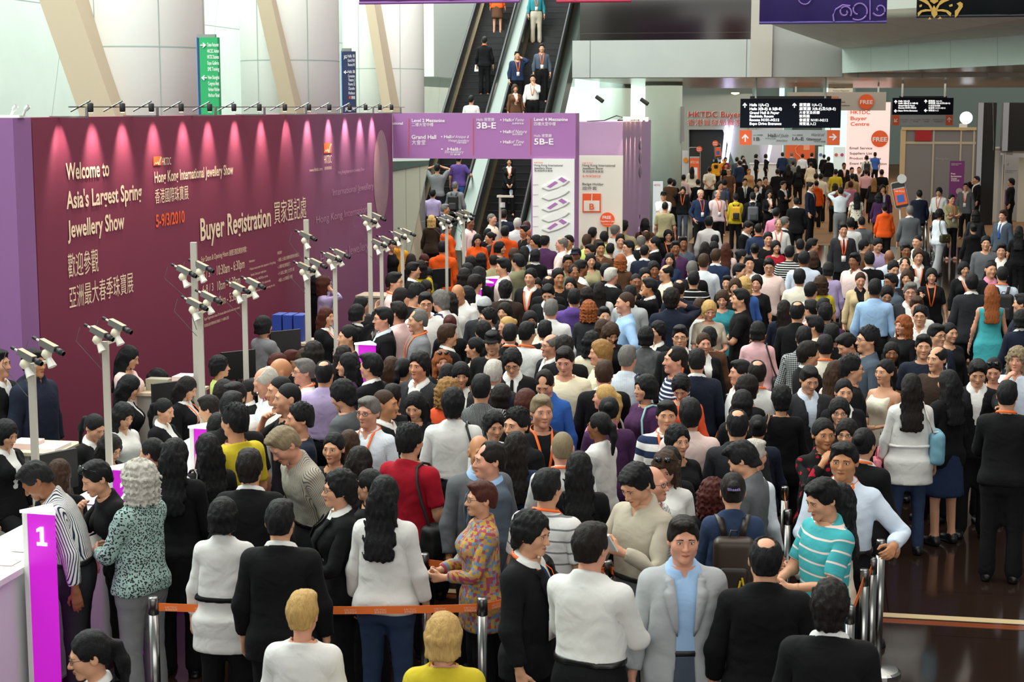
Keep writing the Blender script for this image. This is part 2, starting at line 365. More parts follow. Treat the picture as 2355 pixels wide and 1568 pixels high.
# ---------------------------------------------------------------- rig: bones, weights, poses
BN = ['pelvis', 'spine', 'chest', 'neck', 'head', 'uaL', 'faL', 'haL', 'uaR', 'faR', 'haR', 'thL', 'shL', 'ftL', 'thR', 'shR', 'ftR']
BI = {n: i for i, n in enumerate(BN)}
def caps(sx):
    s, e, w = arm_rest(sx); h = w + (w - e)/np.linalg.norm(w - e)*.12
    mm = lambda p: np.array(p)*np.array((-1, 1, 1))
    L = [('pelvis', (-.07, 0, .92), (.07, 0, .92), .13), ('pelvis', (0, 0, .92), (0, 0, 1.0), .14), ('spine', (0, 0, 1.06), (0, 0, 1.16), .145), ('spine', (-.04, 0, 1.1), (.04, 0, 1.1), .13),
         ('chest', (0, 0, 1.24), (0, 0, 1.38), .135), ('chest', (-.10, .01, 1.36), (.10, .01, 1.36), .105), ('chest', (-.07, 0, 1.26), (.07, 0, 1.26), .12),
         ('neck', (0, .015, 1.47), (0, .008, 1.52), .062), ('head', (0, .0, 1.59), (0, .01, 1.66), .095)]
    for sd, g in (('L', lambda p: np.array(p, float)), ('R', mm)):
        L += [('ua' + sd, g(s + (e - s)*.12), g(e), .055), ('fa' + sd, g(e), g(w), .045), ('ha' + sd, g(w + (h-w)*.08), g(h), .04),
              ('th' + sd, g((.092, .0, .84)), g(JR['knee']), .085), ('sh' + sd, g(JR['knee']), g(JR['ank']), .06), ('ft' + sd, g((.104, .0, .05)), g(JR['toe']), .05)]
    return L
def weights(V, sx):
    D = np.full((len(V), len(BN)), 1e9)
    for n, a, b, r in caps(sx):
        i = BI[n]; D[:, i] = np.minimum(D[:, i], np.maximum(s_cap(V, a, b, r), -.6*r))
    for sd, sg in (('L', 1), ('R', -1)):          # legs must not drag each other
        bad = V[:, 0]*sg < -.012
        for n in ('th', 'sh', 'ft', 'ua', 'fa', 'ha'): D[bad, BI[n + sd]] += .3
    W = np.exp(-(D - D.min(1, keepdims=True))/.017)
    return (W/W.sum(1, keepdims=True)).astype(np.float32)
def rot_between(a, b):
    a = a/np.linalg.norm(a); b = b/np.linalg.norm(b); v = np.cross(a, b); c = a @ b
    if c < -.9999: return np.diag([1., -1., -1.])
    K = np.array([[0, -v[2], v[1]], [v[2], 0, -v[0]], [-v[1], v[0], 0]])
    return np.eye(3) + K + K @ K/(1 + c)
def rx(d): c, s = math.cos(math.radians(d)), math.sin(math.radians(d)); return np.array([[1, 0, 0], [0, c, -s], [0, s, c]])
def ry(d): c, s = math.cos(math.radians(d)), math.sin(math.radians(d)); return np.array([[c, 0, s], [0, 1, 0], [-s, 0, c]])
def rz(d): c, s = math.cos(math.radians(d)), math.sin(math.radians(d)); return np.array([[c, -s, 0], [s, c, 0], [0, 0, 1]])
def M4(R, p, q):   # rotate by R about rest point p, which lands on q
    m = np.eye(4); m[:3, :3] = R; m[:3, 3] = np.array(q) - R @ np.array(p); return m
# arm targets in the chest's rest space for the left side (x is mirrored for the right): wrist, elbow pole, palm roll
ARM = {'down': ((.275, .0, .86), (.5, .8, -.1)), 'relax': ((.255, -.07, .88), (.6, .8, -.2)), 'hold': ((.085, -.30, 1.10), (.8, .4, -1)), 'low': ((.06, -.225, .93), (.9, .5, -.3)),
       'cross': ((-.07, -.225, 1.20), (.9, .1, -1)), 'phone': ((.115, -.10, 1.55), (.9, -.3, -1)), 'chin': ((.06, -.19, 1.44), (.6, -.4, -1)), 'hip': ((.19, -.06, 1.02), (1, .5, .1)),
       'pocket': ((.205, -.06, .93), (.6, .9, .2)), 'back': ((.03, .17, .98), (.9, .3, -.2)), 'wave': ((.33, -.12, 1.72), (1, .2, -.6)), 'camera': ((.085, -.22, 1.62), (1, -.1, -.5)),
       'point': ((.20, -.52, 1.36), (.6, .2, -1)), 'counter': ((.13, -.42, 1.16), (.9, .3, -.8)), 'strap': ((.10, -.20, 1.33), (.7, .1, -1)), 'write': ((.02, -.36, 1.12), (.9, .3, -.7)),
       'swing': ((.25, -.20, .93), (.4, .9, -.2)), 'swingb': ((.25, .16, .92), (.5, .9, 0)), 'rail': ((.34, -.22, 1.12), (.6, .6, -.6)), 'read': ((.075, -.27, 1.24), (.8, .2, -1)), 'head': ((.11, -.06, 1.68), (1, -.2, -.2))}
def pose(sx, la='down', ra='down', lean=0, yaw=0, nod=0, tilt=0, twist=0, step=0, sit=0):
    T = {}
    P0 = (0, 0, .95); sw = step
    T['pelvis'] = np.eye(4)
    R = rx(lean*.45) @ rz(twist*.4); T['spine'] = M4(R, (0, 0, 1.0), (0, -.0, 1.0))
    c0 = T['spine'] @ np.array((0, 0, 1.18, 1.)); R2 = R @ rx(lean*.55) @ rz(twist*.6); T['chest'] = M4(R2, (0, 0, 1.18), c0[:3])
    n0 = T['chest'] @ np.array((0, .015, 1.46, 1.)); R3 = R2 @ rz(yaw*.4) @ rx(nod*.35 - lean*.2); T['neck'] = M4(R3, (0, .015, 1.46), n0[:3])
    h0 = T['neck'] @ np.array((0, .008, 1.56, 1.)); R4 = R2 @ rz(yaw) @ rx(nod - lean*.3) @ ry(tilt); T['head'] = M4(R4, (0, .008, 1.56), h0[:3])
    for sd, sg, key in (('L', 1, la), ('R', -1, ra)):
        mir = np.array((sg, 1, 1.)); s, e, w = [p*mir for p in arm_rest(sx)]
        t, pole = ARM[key] if isinstance(key, str) else key
        t = np.array(t)*mir; pole = np.array(pole, float)*mir
        C = T['chest']; S = (C @ np.append(s, 1))[:3]; G = (C @ np.append(t, 1))[:3]; pole = C[:3, :3] @ pole
        l1, l2 = np.linalg.norm(e - s), np.linalg.norm(w - e); v = G - S; d = min(max(np.linalg.norm(v), .12), (l1 + l2)*.995); u = v/np.linalg.norm(v)
        a = (l1*l1 - l2*l2 + d*d)/(2*d); hh = math.sqrt(max(l1*l1 - a*a, 1e-8)); pp = pole - (pole @ u)*u; pp /= np.linalg.norm(pp)
        E = S + a*u + hh*pp; G = S + d*u
        Ru = rot_between(C[:3, :3] @ (e - s), E - S) @ C[:3, :3]; Rf = rot_between(Ru @ (w - e), G - E) @ Ru
        T['ua' + sd] = M4(Ru, s, S); T['fa' + sd] = M4(Rf, e, E); T['ha' + sd] = M4(Rf, w, G)
        th = step*sg; Rt = rx(-th - sit) @ ry(sg*-1.0); H = np.array(JR['hip'])*mir; K = np.array(JR['knee'])*mir; A = np.array(JR['ank'])*mir
        T['th' + sd] = M4(Rt, H, H); k = T['th' + sd] @ np.append(K, 1)
        Rs = rx(-th*.25 + (abs(th)*.6 if th < 0 else abs(th)*.2)) ; T['sh' + sd] = M4(Rs, K, k[:3]); an = T['sh' + sd] @ np.append(A, 1)
        T['ft' + sd] = M4(rx(0 if th >= 0 else abs(th)*1.0), A, an[:3])
    return np.stack([T[n] for n in BN])
def skin(V, W, Tm):
    M = np.einsum('vb,bij->vij', W, Tm.astype(np.float32))
    return np.einsum('vij,vj->vi', M[:, :3, :3], V.astype(np.float32)) + M[:, :3, 3]
# templates: (V, Q, W, material index per quad), cached per level of detail -------------------------------
LOD = [dict(body=.034, head=.0060, hand=.0068, cloth=.0145, low=.027, hair=.0078), dict(body=.038, head=.0100, hand=.0105, cloth=.025, low=.040, hair=.0115), dict(body=.040, head=.0145, hand=.0140, cloth=.034, low=.050, hair=.0170)]
TC = {}
def grid_quads(nu, nv):
    q = []
    for i in range(nu - 1):
        for j in range(nv - 1): q.append((i*nv + j, (i + 1)*nv + j, (i + 1)*nv + j + 1, i*nv + j + 1))
    return np.array(q)
def decals(sx, lod):
    """Eyes, lashes, brows and lips as thin skins lying on the face."""
    fn = lambda P: head_sdf(P, sx)
    out = []
    def patch(fx, nu, nv, mat, off, both=True):
        u, v = np.meshgrid(np.linspace(0, 1, nu), np.linspace(-1, 1, nv), indexing='ij')
        X, Z = fx(u.ravel(), v.ravel())
        Y = front_y(fn, X, Z) - off
        q = grid_quads(nu, nv)
        for s in ((1, -1) if both else (1,)):
            V = np.stack([X*s, Y, Z], 1); out.append((V, q if s > 0 else q[:, ::-1], mat))
    al = lambda u: np.sin(np.pi*np.clip(u, 0, 1))**.8
    e0, e1 = .0185, .0455; big = 1.0 if sx == 'm' else 1.12
    patch(lambda u, v: (e0 + (e1 - e0)*u, 1.6322 + .0012*u + al(u)*.0052*big*v), 8, 4, 1, .0010)
    patch(lambda u, v: (.0315 + .0052*big*np.cos(np.pi*u)*np.sqrt(np.maximum(1 - (v*.98)**2, .02)), 1.6325 + .0052*big*v), 6, 6, 2, .0018)
    patch(lambda u, v: (e0 - .001 + (e1 - e0 + .004)*u, 1.6326 + .0014*u + al(u)*.0054*big + .0012*v*(1.3 if sx == 'f' else 1)), 8, 3, 2, .0016)
    patch(lambda u, v: (.014 + .038*u, 1.6495 + .0055*np.sin(np.pi*(.12 + .75*u)) - .004*u + (.0034 if sx == 'm' else .0023)*v*(1 - .65*u)), 8, 3, 3, .0016)
    patch(lambda u, v: ((u - .5)*.048, 1.5655 - .0016*np.cos((u - .5)*np.pi) + (.0068 if sx == 'm' else .0082)*al(u)*v), 12, 5, 4, .0009, False)
    patch(lambda u, v: ((u - .5)*.046, 1.5655 - .0018*np.cos((u - .5)*np.pi) + .0009*v), 12, 3, 5, .0017, False)
    return out
def tmpl(kind, sx, lod, arg=None):
    key = (kind, sx, lod, arg)
    if key in TC: return TC[key]
    L = LOD[lod]
    if kind == 'body':
        parts = []
        V, Q = surfnet(lambda P: body_sdf(P, sx), (-.64, -.22, -.02), (.64, .22, 1.80), L['body'])
        keep = (V[:, 2] < 1.50) & ~((np.abs(V[:, 0]) > .30) & (V[:, 2] < .92) & (V[:, 2] > .6))
        s, e, w = arm_rest(sx); f = (w - e)/np.linalg.norm(w - e)
        past = (mirror(V) - w) @ f > -.005
        keep &= ~(past & (V[:, 2] > .6) & (np.abs(V[:, 0]) > .2))
        re = np.cumsum(keep) - 1; Q = re[Q[keep[Q].all(1)]]; V = V[keep]
        parts.append((V, Q, weights(V, sx), np.zeros(len(Q), np.int32)))
        V, Q = surfnet(lambda P: smax(head_sdf(P, sx), 1.462 - P[..., 2], .004), (-.115, -.16, 1.44), (.115, .14, 1.775), L['head'])
        Wt = weights(V, sx); t = np.clip((V[:, 2] - 1.49)/.07, 0, 1); t = np.where(V[:, 1] < -.055, np.maximum(t, np.clip((V[:,2]-1.5)/.02, 0, 1)), t)[:, None]; Wh = np.zeros_like(Wt); Wh[:, BI['head']] = t[:, 0]; Wh[:, BI['neck']] = 1 - t[:, 0]; low = V[:, 2] < 1.49
        u = np.clip((V[:, 2] - 1.465)/.03, 0, 1)[:, None]; Wt = (Wh*u + Wt*(1 - u)).astype(np.float32)
        parts.append((V, Q, Wt, np.zeros(len(Q), np.int32)))
        if lod < 2 or True:
            for V, Q, m in decals(sx, lod):
                Wt = np.zeros((len(V), len(BN)), np.float32); Wt[:, BI['head']] = 1
                parts.append((V, Q, Wt, np.full(len(Q), m, np.int32)))
        curl = (.28, .62)
        la, ra = arg or (0, 0)
        for sd, sg, c in (('L', 1, la), ('R', -1, ra)):
            V, Q = surfnet(lambda P: hand_sdf(P, curl[c]), (-.13, -.09, -.20), (.05, .07, .05), L['hand'])
            s, e, w = arm_rest(sx); R = rot_between(np.array((0, 0, -1.)), w - e)
            V = (V*(1. if sx == 'm' else .92)) @ R.T + w
            if sg < 0: V = V*np.array((-1, 1, 1)); Q = Q[:, ::-1]
            Wt = np.zeros((len(V), len(BN)), np.float32); t = np.clip(((V*np.array((sg, 1, 1)) - w) @ (w - e)/np.linalg.norm(w - e) + .045)/.04, 0, 1); Wt[:, BI['ha' + sd]] = t; Wt[:, BI['fa' + sd]] = 1 - t
            parts.append((V, Q, Wt, np.zeros(len(Q), np.int32)))
        n = 0; vs, qs, ws, ms = [], [], [], []
        for V, Q, Wt, m in parts: vs.append(V); qs.append(Q + n); ws.append(Wt); ms.append(m); n += len(V)
        r = (np.concatenate(vs), np.concatenate(qs), np.concatenate(ws), np.concatenate(ms))
    elif kind == 'hair':
        z0 = HAIR_BOX.get(arg, 1.50)
        V, Q = surfnet(lambda P: hair_sdf(P, arg), (-.155, -.20 if arg == 'cap' else -.15, z0), (.155, .22, 1.83), L['hair']); V, Q = tidy(V, Q)
        t = np.clip((V[:, 2] - 1.44)/.13, 0, 1); Wt = np.zeros((len(V), len(BN)), np.float32); Wt[:, BI['head']] = t; Wt[:, BI['chest']] = 1 - t
        r = (V, Q, Wt, np.zeros(len(Q), np.int32))
    else:
        z0, z1 = CLOTH_BOX[arg]
        hx = .62 if arg not in ('trousers', 'jeans', 'wide', 'belt', 'sash', 'shoes', 'skirt', 'tank', 'bib', 'dress') else .34
        h = L['low'] if arg in ('trousers', 'jeans', 'wide', 'skirt') else L['cloth'] if arg != 'shoes' else L['cloth']*.8
        if arg == 'bib': h = L['cloth']*.68
        V, Q = surfnet(lambda P: cloth_sdf(P, arg, sx), (-hx, -.27, z0), (hx, .29, z1), h); V, Q = tidy(V, Q)
        Wt = weights(V, sx)
        if arg in ('skirt', 'dress', 'coat'):
            m = np.clip((1.0 - V[:, 2])/.2, 0, 1)[:, None]; P_ = np.zeros_like(Wt); P_[:, 0] = 1; Wt = Wt*(1 - m) + P_*m
        r = (V, Q, Wt.astype(np.float32), np.zeros(len(Q), np.int32), armrest(V, Wt, sx))
    TC[key] = r
    return r
def armrest(V, Wt, sx):   # cloth coordinates that run straight along the sleeves
    s, e, w = arm_rest(sx); t = (Wt[:, [BI[n] for n in ('uaL', 'faL', 'haL', 'uaR', 'faR', 'haR')]].sum(1)); R = V.copy()
    sg = np.sign(V[:, 0]); q = V*np.stack([sg, sg*0 + 1, sg*0 + 1], 1) - s; c, sn = math.cos(math.radians(38)), math.sin(math.radians(38))
    X = s[0] + q[:, 0]*c + q[:, 2]*sn; Z = s[2] - q[:, 0]*sn + q[:, 2]*c
    ya = np.where(Z > s[2] - .29, s[1], s[1] - (s[2] - .29 - Z)*.40); an = np.arctan2(V[:, 1] - ya, X - s[0])
    R[:, 0] += t*(sg*(.16 + .055*an) - V[:, 0]); R[:, 1] *= 1 - t; R[:, 2] += t*(Z - V[:, 2]); return R
def mk_mesh(name, V, Q, mats, mi=None, rest=None):
    me = bpy.data.meshes.new(name); n, m = len(V), len(Q)
    me.vertices.add(n); me.vertices.foreach_set('co', np.ascontiguousarray(V, np.float32).ravel())
    me.loops.add(m*4); me.loops.foreach_set('vertex_index', np.ascontiguousarray(Q, np.int32).ravel())
    me.polygons.add(m); me.polygons.foreach_set('loop_start', np.arange(0, m*4, 4, dtype=np.int32))
    for mt in mats: me.materials.append(mt)
    if mi is not None: me.polygons.foreach_set('material_index', np.ascontiguousarray(mi, np.int32))
    me.update(calc_edges=True)
    me.polygons.foreach_set('use_smooth', np.ones(m, bool))
    if rest is not None and n > 0:
        a = me.attributes.new('rest', 'FLOAT_VECTOR', 'POINT'); a.data.foreach_set('vector', np.ascontiguousarray(rest, np.float32).ravel())
    return me
# ---------------------------------------------------------------- colours and materials
COL = {k: v for k, v in (t.split(':') for t in (
 'k:101013 black:0f0f12 char:2b2c30 navy:1c2233 ink:22304d blue:3f66b0 royal:2c5aa6 sky:9dbfe4 pale:cfdcec ice:dfe6ee white:e2e2df cream:e9dfc2 ivory:e8e2cf beige:c9b48e tan:b09468 brown:5a3d2a dkbrown:33251d '
 'grey:7d7f82 lgrey:a9adb0 mgrey:5f6266 slate:4a5563 olive:77775a khaki:9c9470 green:9fbf6f lime:c9d87a dkgreen:2f4034 teal:2f7f8a turq:45abb2 aqua:9db9b3 red:a01226 dkred:6e1a25 pink:e08aa8 hotpink:d8419a rose:e7b7bd lilac:b7a6cf '
 'purple:5a4389 plum:4a2a50 magenta:b0206a orange:e4581a coral:ee5a34 amber:f0a52a yellow:cdb92f gold:c59a3d denim:2c3b58 stone:b7ae9c pinkw:ecd2cc').split())}
HAIRC = {'k': '0b0909', 'b': '17100e', 'n': '3d2819', 'r': '4a2015', 'o': '96532a', 'y': 'c7a162', 'g': '6d6a66', 'w': 'c4c0b6', 's': '8a7a60', 'd': '4c1c17', 'l': '9a7240'}
SKINC = {'a': 'cf9c7c', 'p': 'dbae90', 'e': 'd2997f', 'i': '8a5a3c', 't': 'b9835c', 'x': 'c99070'}
def lin(h):
    h = COL.get(h, HAIRC.get(h, h)); c = [int(h[i:i+2], 16)/255 for i in (0, 2, 4)]
    return tuple(x/12.92 if x <= .04045 else ((x + .055)/1.055)**2.4 for x in c)
MC = {}
class NT:
    def __init__(s, m): s.t = m.node_tree; s.b = s.t.nodes['Principled BSDF']
    def n(s, ty, ins=None, **kw):
        o = s.t.nodes.new('ShaderNode' + ty)
        for k, v in kw.items(): setattr(o, k, v)
        for k, v in (ins or {}).items():
            if hasattr(v, 'is_linked'): s.t.links.new(v, o.inputs[k])
            else: o.inputs[k].default_value = v
        return o
    def l(s, a, b): s.t.links.new(a, b)
    def math(s, op, a, b=0.): return s.n('Math', {0: a, 1: b}, operation=op).outputs[0]
    def mix(s, f, a, b):
        o = s.t.nodes.new('ShaderNodeMix'); o.data_type = 'RGBA'
        for i, v in ((0, f), (6, a), (7, b)):
            if hasattr(v, 'is_linked'): s.l(v, o.inputs[i])
            else: o.inputs[i].default_value = v if i == 0 else (*v[:3], 1)
        return o.outputs[2]
def mat(name, col=None, rough=.6, metal=0., emit=0., spec=.5, build=None):
    if name in MC: return MC[name]
    m = bpy.data.materials.new(name); m.use_nodes = True; b = m.node_tree.nodes['Principled BSDF']
    c = lin(col) if isinstance(col, str) else (col or (.5, .5, .5))
    b.inputs['Base Color'].default_value = (*c, 1); b.inputs['Roughness'].default_value = rough; b.inputs['Metallic'].default_value = metal
    b.inputs['Specular IOR Level'].default_value = spec
    if emit: b.inputs['Emission Color'].default_value = (*c, 1); b.inputs['Emission Strength'].default_value = emit
    if build: build(NT(m), c)
    MC[name] = m
    return m
def m_skin(t):
    def b(N, c):
        a = N.n('Attribute', attribute_name='rest'); nz = N.n('TexNoise', {'Vector': a.outputs['Vector'], 'Scale': 22., 'Detail': 3.})
        N.l(N.mix(N.math('MULTIPLY', nz.outputs['Fac'], .55), c, (c[0]*.93, c[1]*.78, c[2]*.74)), N.b.inputs['Base Color'])
    return mat('skin ' + t, SKINC[t], .48, spec=.35, build=b)
def m_hair(c_):
    def b(N, c):
        a = N.n('Attribute', attribute_name='rest'); mp = N.n('Mapping', {'Vector': a.outputs['Vector'], 'Scale': (150., 150., 14.)})
        nz = N.n('TexNoise', {'Vector': mp.outputs['Vector'], 'Scale': 1., 'Detail': 4., 'Roughness': .65})
        N.l(N.mix(nz.outputs['Fac'], tuple(x*.45 for x in c), tuple(min(1, x*1.5 + .004) for x in c)), N.b.inputs['Base Color'])
        N.l(N.n('Bump', {'Height': nz.outputs['Fac'], 'Strength': .8, 'Distance': .012}).outputs[0], N.b.inputs['Normal'])
    return mat('hair ' + c_, c_, .48, spec=.22, build=b)
def m_cloth(spec):
    p = spec.split('/'); col = p[0]; pat = p[1] if len(p) > 1 else ''; c2 = p[2] if len(p) > 2 else 'white'
    def b(N, c):
        a = N.n('Attribute', attribute_name='rest'); V = a.outputs['Vector']
        sep = N.n('SeparateXYZ', {0: V}); X, Y, Z = sep.outputs
        nz = N.n('TexNoise', {'Vector': V, 'Scale': 7., 'Detail': 2.5, 'Roughness': .5, 'Distortion': .8})
        fine = N.n('TexNoise', {'Vector': V, 'Scale': 380., 'Detail': 1.})
        out = N.mix(N.math('MULTIPLY', fine.outputs['Fac'], .3), c, tuple(x*.72 for x in c))
        d = lin(c2)
        def stripe(v, f, w): return N.math('LESS_THAN', N.math('FRACT', N.math('MULTIPLY', v, f)), w)
        ang = N.math('ARCTAN2', X, N.math('ADD', Y, .0))
        if pat == 'v': out = N.mix(stripe(N.math('ADD', X, N.math('MULTIPLY', Y, .35)), 62., .38), out, d)
        if pat == 'vt': out = N.mix(stripe(N.math('ADD', X, N.math('MULTIPLY', Y, .35)), 95., .35), out, d)
        if pat == 'h': out = N.mix(stripe(Z, 11., .45), out, d)
        if pat == 'hw': out = N.mix(stripe(Z, 8.6, .5), out, d)
        if pat == 'ht': out = N.mix(stripe(Z, 13., .16), out, d)
        if pat == 'hn': out = N.mix(stripe(Z, 26., .4), out, d)
        if pat == 'c': out = N.mix(N.math('ADD', N.math('MULTIPLY', stripe(X, 48., .5), .5), N.math('MULTIPLY', stripe(Z, 48., .5), .5)), out, d)
        if pat == 'leo':
            v = N.n('TexVoronoi', {'Vector': V, 'Scale': 72.}); out = N.mix(N.math('LESS_THAN', v.outputs['Distance'], .44), out, d)
        if pat == 'flo':
            v = N.n('TexVoronoi', {'Vector': N.n('Vectoradd' if False else 'VectorMath', {0: V, 1: nz.outputs['Color']}, operation='MULTIPLY_ADD').outputs[0] if False else V, 'Scale': 17.}); w = N.n('TexNoise', {'Vector': V, 'Scale': 30., 'Detail': 2.})
            out = N.mix(N.math('LESS_THAN', N.math('ADD', v.outputs['Distance'], N.math('MULTIPLY', w.outputs['Fac'], .5)), .58), out, d)
        if pat == 'geo':
            ck = N.n('TexVoronoi', {'Vector': N.n('Mapping', {'Vector': V, 'Scale': (44., 44., 44.)}).outputs[0], 'Scale': 1., 'Randomness': .25})
            cr = N.n('ValToRGB', {0: N.n('SeparateXYZ', {0: ck.outputs['Color']}).outputs[0]}); e = cr.color_ramp; e.interpolation = 'CONSTANT'
            for i, (p_, h_) in enumerate(((0, 'b8963f'), (.3, '6a86a4'), (.55, 'a04a5c'), (.78, 'b08468'))):
                el = e.elements[i] if i < 2 else e.elements.new(p_); el.position = p_; el.color = (*lin(h_), 1)
            out = cr.outputs[0]
        if pat == 'mar':
            out = N.mix(nz.outputs['Fac'], out, d)
        N.l(out, N.b.inputs['Base Color'])
        h = N.math('ADD', N.math('MULTIPLY', nz.outputs['Fac'], 1.), N.math('MULTIPLY', fine.outputs['Fac'], .03))
        N.l(N.n('Bump', {'Height': h, 'Strength': .3, 'Distance': .045}).outputs[0], N.b.inputs['Normal'])
    shiny = pat in ('lea', 'sat')
    return mat('cloth ' + spec, col, .35 if shiny else .85, spec=.5 if shiny else .2, build=b)
# ---------------------------------------------------------------- placing by what the photo shows
def ray(px, py):
    u, v = (px - 1177.5)/FOC, (784 - py)/FOC
    c, s = math.cos(PITCH), math.sin(PITCH)
    return np.array((u, c + v*s, -s + v*c))
def at_z(px, py, z):           # the point at height z seen at px, py
    r = ray(px, py); t = (z - CAMZ)/r[2]; return np.array((0, 0, CAMZ)) + t*r
def at_y(px, py, Y):           # the point in the plane y = Y seen at px, py
    r = ray(px, py); return np.array((0, 0, CAMZ)) + r*Y/r[1]
def link(o, parent=None):
    bpy.context.scene.collection.objects.link(o)
    if parent is not None: o.parent = parent
    return o
def tag(o, label=None, cat=None, group=None, kind=None):
    for k, v in (('label', label), ('category', cat), ('group', group), ('kind', kind)):
        if v: o[k] = v
    return o
def tube(pts, r, n=6):
    pts = [np.array(p, float) for p in pts]; V = []; up = np.array((0, 0, 1.))
    rs = r if isinstance(r, (list, tuple)) else [r]*len(pts)
    for i, p in enumerate(pts):
        t = pts[min(i + 1, len(pts) - 1)] - pts[max(i - 1, 0)]; t /= np.linalg.norm(t) + 1e-9
        a = np.cross(t, up if abs(t[2]) < .9 else np.array((1., 0, 0))); a /= np.linalg.norm(a); b = np.cross(t, a)
        for j in range(n): V.append(p + rs[i]*(a*math.cos(2*math.pi*j/n) + b*math.sin(2*math.pi*j/n)))
    Q = [(i*n + j, i*n + (j + 1) % n, (i + 1)*n + (j + 1) % n, (i + 1)*n + j) for i in range(len(pts) - 1) for j in range(n)]
    return np.array(V), np.array(Q)
def merge(L):
    n = 0; vs, qs = [], []
    for V, Q in L: vs.append(V); qs.append(np.array(Q) + n); n += len(V)
    return np.concatenate(vs), np.concatenate(qs)
def ribbon(pts, nrm, w, th=.002):
    """A flat band of width w along pts, nrm outward at each; both faces and edges."""
    pts = [np.array(p, float) for p in pts]; V = []
    for i, p in enumerate(pts):
        t = pts[min(i + 1, len(pts) - 1)] - pts[max(i - 1, 0)]; t /= np.linalg.norm(t) + 1e-9
        n = np.array(nrm[i], float); n -= (n @ t)*t; n /= np.linalg.norm(n) + 1e-9; s = np.cross(t, n)
        ww = w[i] if isinstance(w, (list, tuple)) else w
        V += [p - s*ww/2, p + s*ww/2, p + s*ww/2 + n*th, p - s*ww/2 + n*th]
    Q = []
    for i in range(len(pts) - 1):
        for j in range(4): Q.append((i*4 + j, i*4 + (j + 1) % 4, (i + 1)*4 + (j + 1) % 4, (i + 1)*4 + j))
    e = (len(pts) - 1)*4
    return np.array(V), np.array(Q + [(3, 2, 1, 0), (e, e + 1, e + 2, e + 3)])
FY = {}
def chest_y(kind, sx, X, Z):
    X = np.atleast_1d(np.array(X, float)); Z = np.atleast_1d(np.array(Z, float)); return front_y(lambda P: cloth_sdf(P, kind, sx), X, Z)
def lanyard(kind, sx, badge=True):
    k = ('lan', kind, sx, badge)
    if k in TC: return TC[k]
    zs = np.linspace(1.14, 1.46, 8); xs = np.interp(zs, [1.14, 1.20, 1.46], [.006, .022, .066])
    y = chest_y(kind, sx, xs, zs) - .007
    L = [(x_, y_, z_) for x_, y_, z_ in zip(xs, y, zs)]; N = [(0, -1, .1)]*8
    for a in np.linspace(-30, 90, 9):
        ca, sa = math.cos(math.radians(a)), math.sin(math.radians(a)); rr = .086 if sx == 'm' else .076
        L.append((rr*ca, .018 + rr*1.02*sa, 1.478 + .034*(sa + .5)/1.5)); N.append((ca, sa, .55))
    full = L + [(-x_, y_, z_) for x_, y_, z_ in L[-2::-1]]; Nf = N + [(-a, b, c) for a, b, c in N[-2::-1]]
    V, Q = ribbon(full, Nf, .020, .002)
    card = None
    if badge:
        yb = float(chest_y(kind, sx, [0.0], [1.07])[0]) - .012
        card = ribbon([(0, yb, 1.015), (0, yb, 1.135)], [(0, -1, 0)]*2, .085, .003)
    TC[k] = (V, Q, card); return TC[k]
def tie_strip(kind, sx):
    k = ('tie', kind, sx)
    if k not in TC:
        zs = np.linspace(1.10, 1.462, 9); y = chest_y('bib', sx, zs*0, zs) - .004; y[-1] -= .006
        TC[k] = ribbon([(0, a, b) for a, b in zip(y, zs)], [(0, -1, 0)]*9, [.05, .062, .058, .052, .046, .040, .036, .030, .038], .006)
    return TC[k]
def lapels(kind, sx):
    k = ('lap', kind, sx)
    if k not in TC:
        zs = np.array([1.13, 1.18, 1.24, 1.30, 1.36, 1.375, 1.40, 1.425, 1.442]); wl = [.006, .026, .042, .056, .066, .064, .040, .052, .046]
        vw = np.interp(zs, [1.13, 1.15, 1.44], [.004, .012, .062]) if kind == 'suit' else np.interp(zs, [1.0, 1.16, 1.30, 1.44], [.050, .044, .052, .066])
        xs = vw + np.array(wl)/2 - .004; y = chest_y(kind, sx, xs, zs) - .006; y = np.minimum(y, chest_y(kind, sx, xs + .02, zs) + .006)
        TC[k] = [ribbon([(sg*a, b, c) for a, b, c in zip(xs, y, zs)], [(sg*.30, -1, .12)]*9, wl, .008) for sg in (1, -1)]
    return TC[k]
def glasses_mesh(sx):
    k = ('gl', sx)
    if k not in TC:
        L = []
        for s in (1, -1):
            ring = [(s*(.033 + .0215*math.cos(a)*(1 if math.cos(a) > 0 else .95)), -.101 + .012*max(0, math.cos(a)), 1.6315 + .0155*math.sin(a)) for a in np.linspace(0, 2*math.pi, 15)]
            L.append(tube(ring, .0017, 4)); L.append(tube([(s*.0545, -.089, 1.636), (s*.074, -.04, 1.638), (s*.080, .015, 1.636)], .0017, 4))
        L.append(tube([(-.012, -.103, 1.634), (.012, -.103, 1.634)], .0017, 4)); TC[k] = merge(L)
    return TC[k]
def shades_mesh():
    if 'shades' not in TC:
        L = []
        for s in (1, -1):
            u = np.linspace(0, 2*math.pi, 11)[:-1]
            P = [np.array((s*.035 + .026*math.cos(a), -.068 + .012*math.sin(a), 1.742 + .019*math.sin(a))) for a in u]
            L.append((np.array(P + [p + np.array((0, -.004, .005)) for p in P]), np.array([(i, (i + 1) % 10, (i + 1) % 10 + 10, i + 10) for i in range(10)] + [(0, 1, 8, 9), (1, 2, 7, 8), (2, 3, 6, 7), (3, 4, 5, 6), (10, 11, 18, 19), (11, 12, 17, 18), (12, 13, 16, 17), (13, 14, 15, 16)])))
        L.append(tube([(-.088, .0, 1.70), (-.06, -.058, 1.748), (.06, -.058, 1.748), (.088, .0, 1.70)], .003, 4)); TC['shades'] = merge(L)
    return TC['shades']
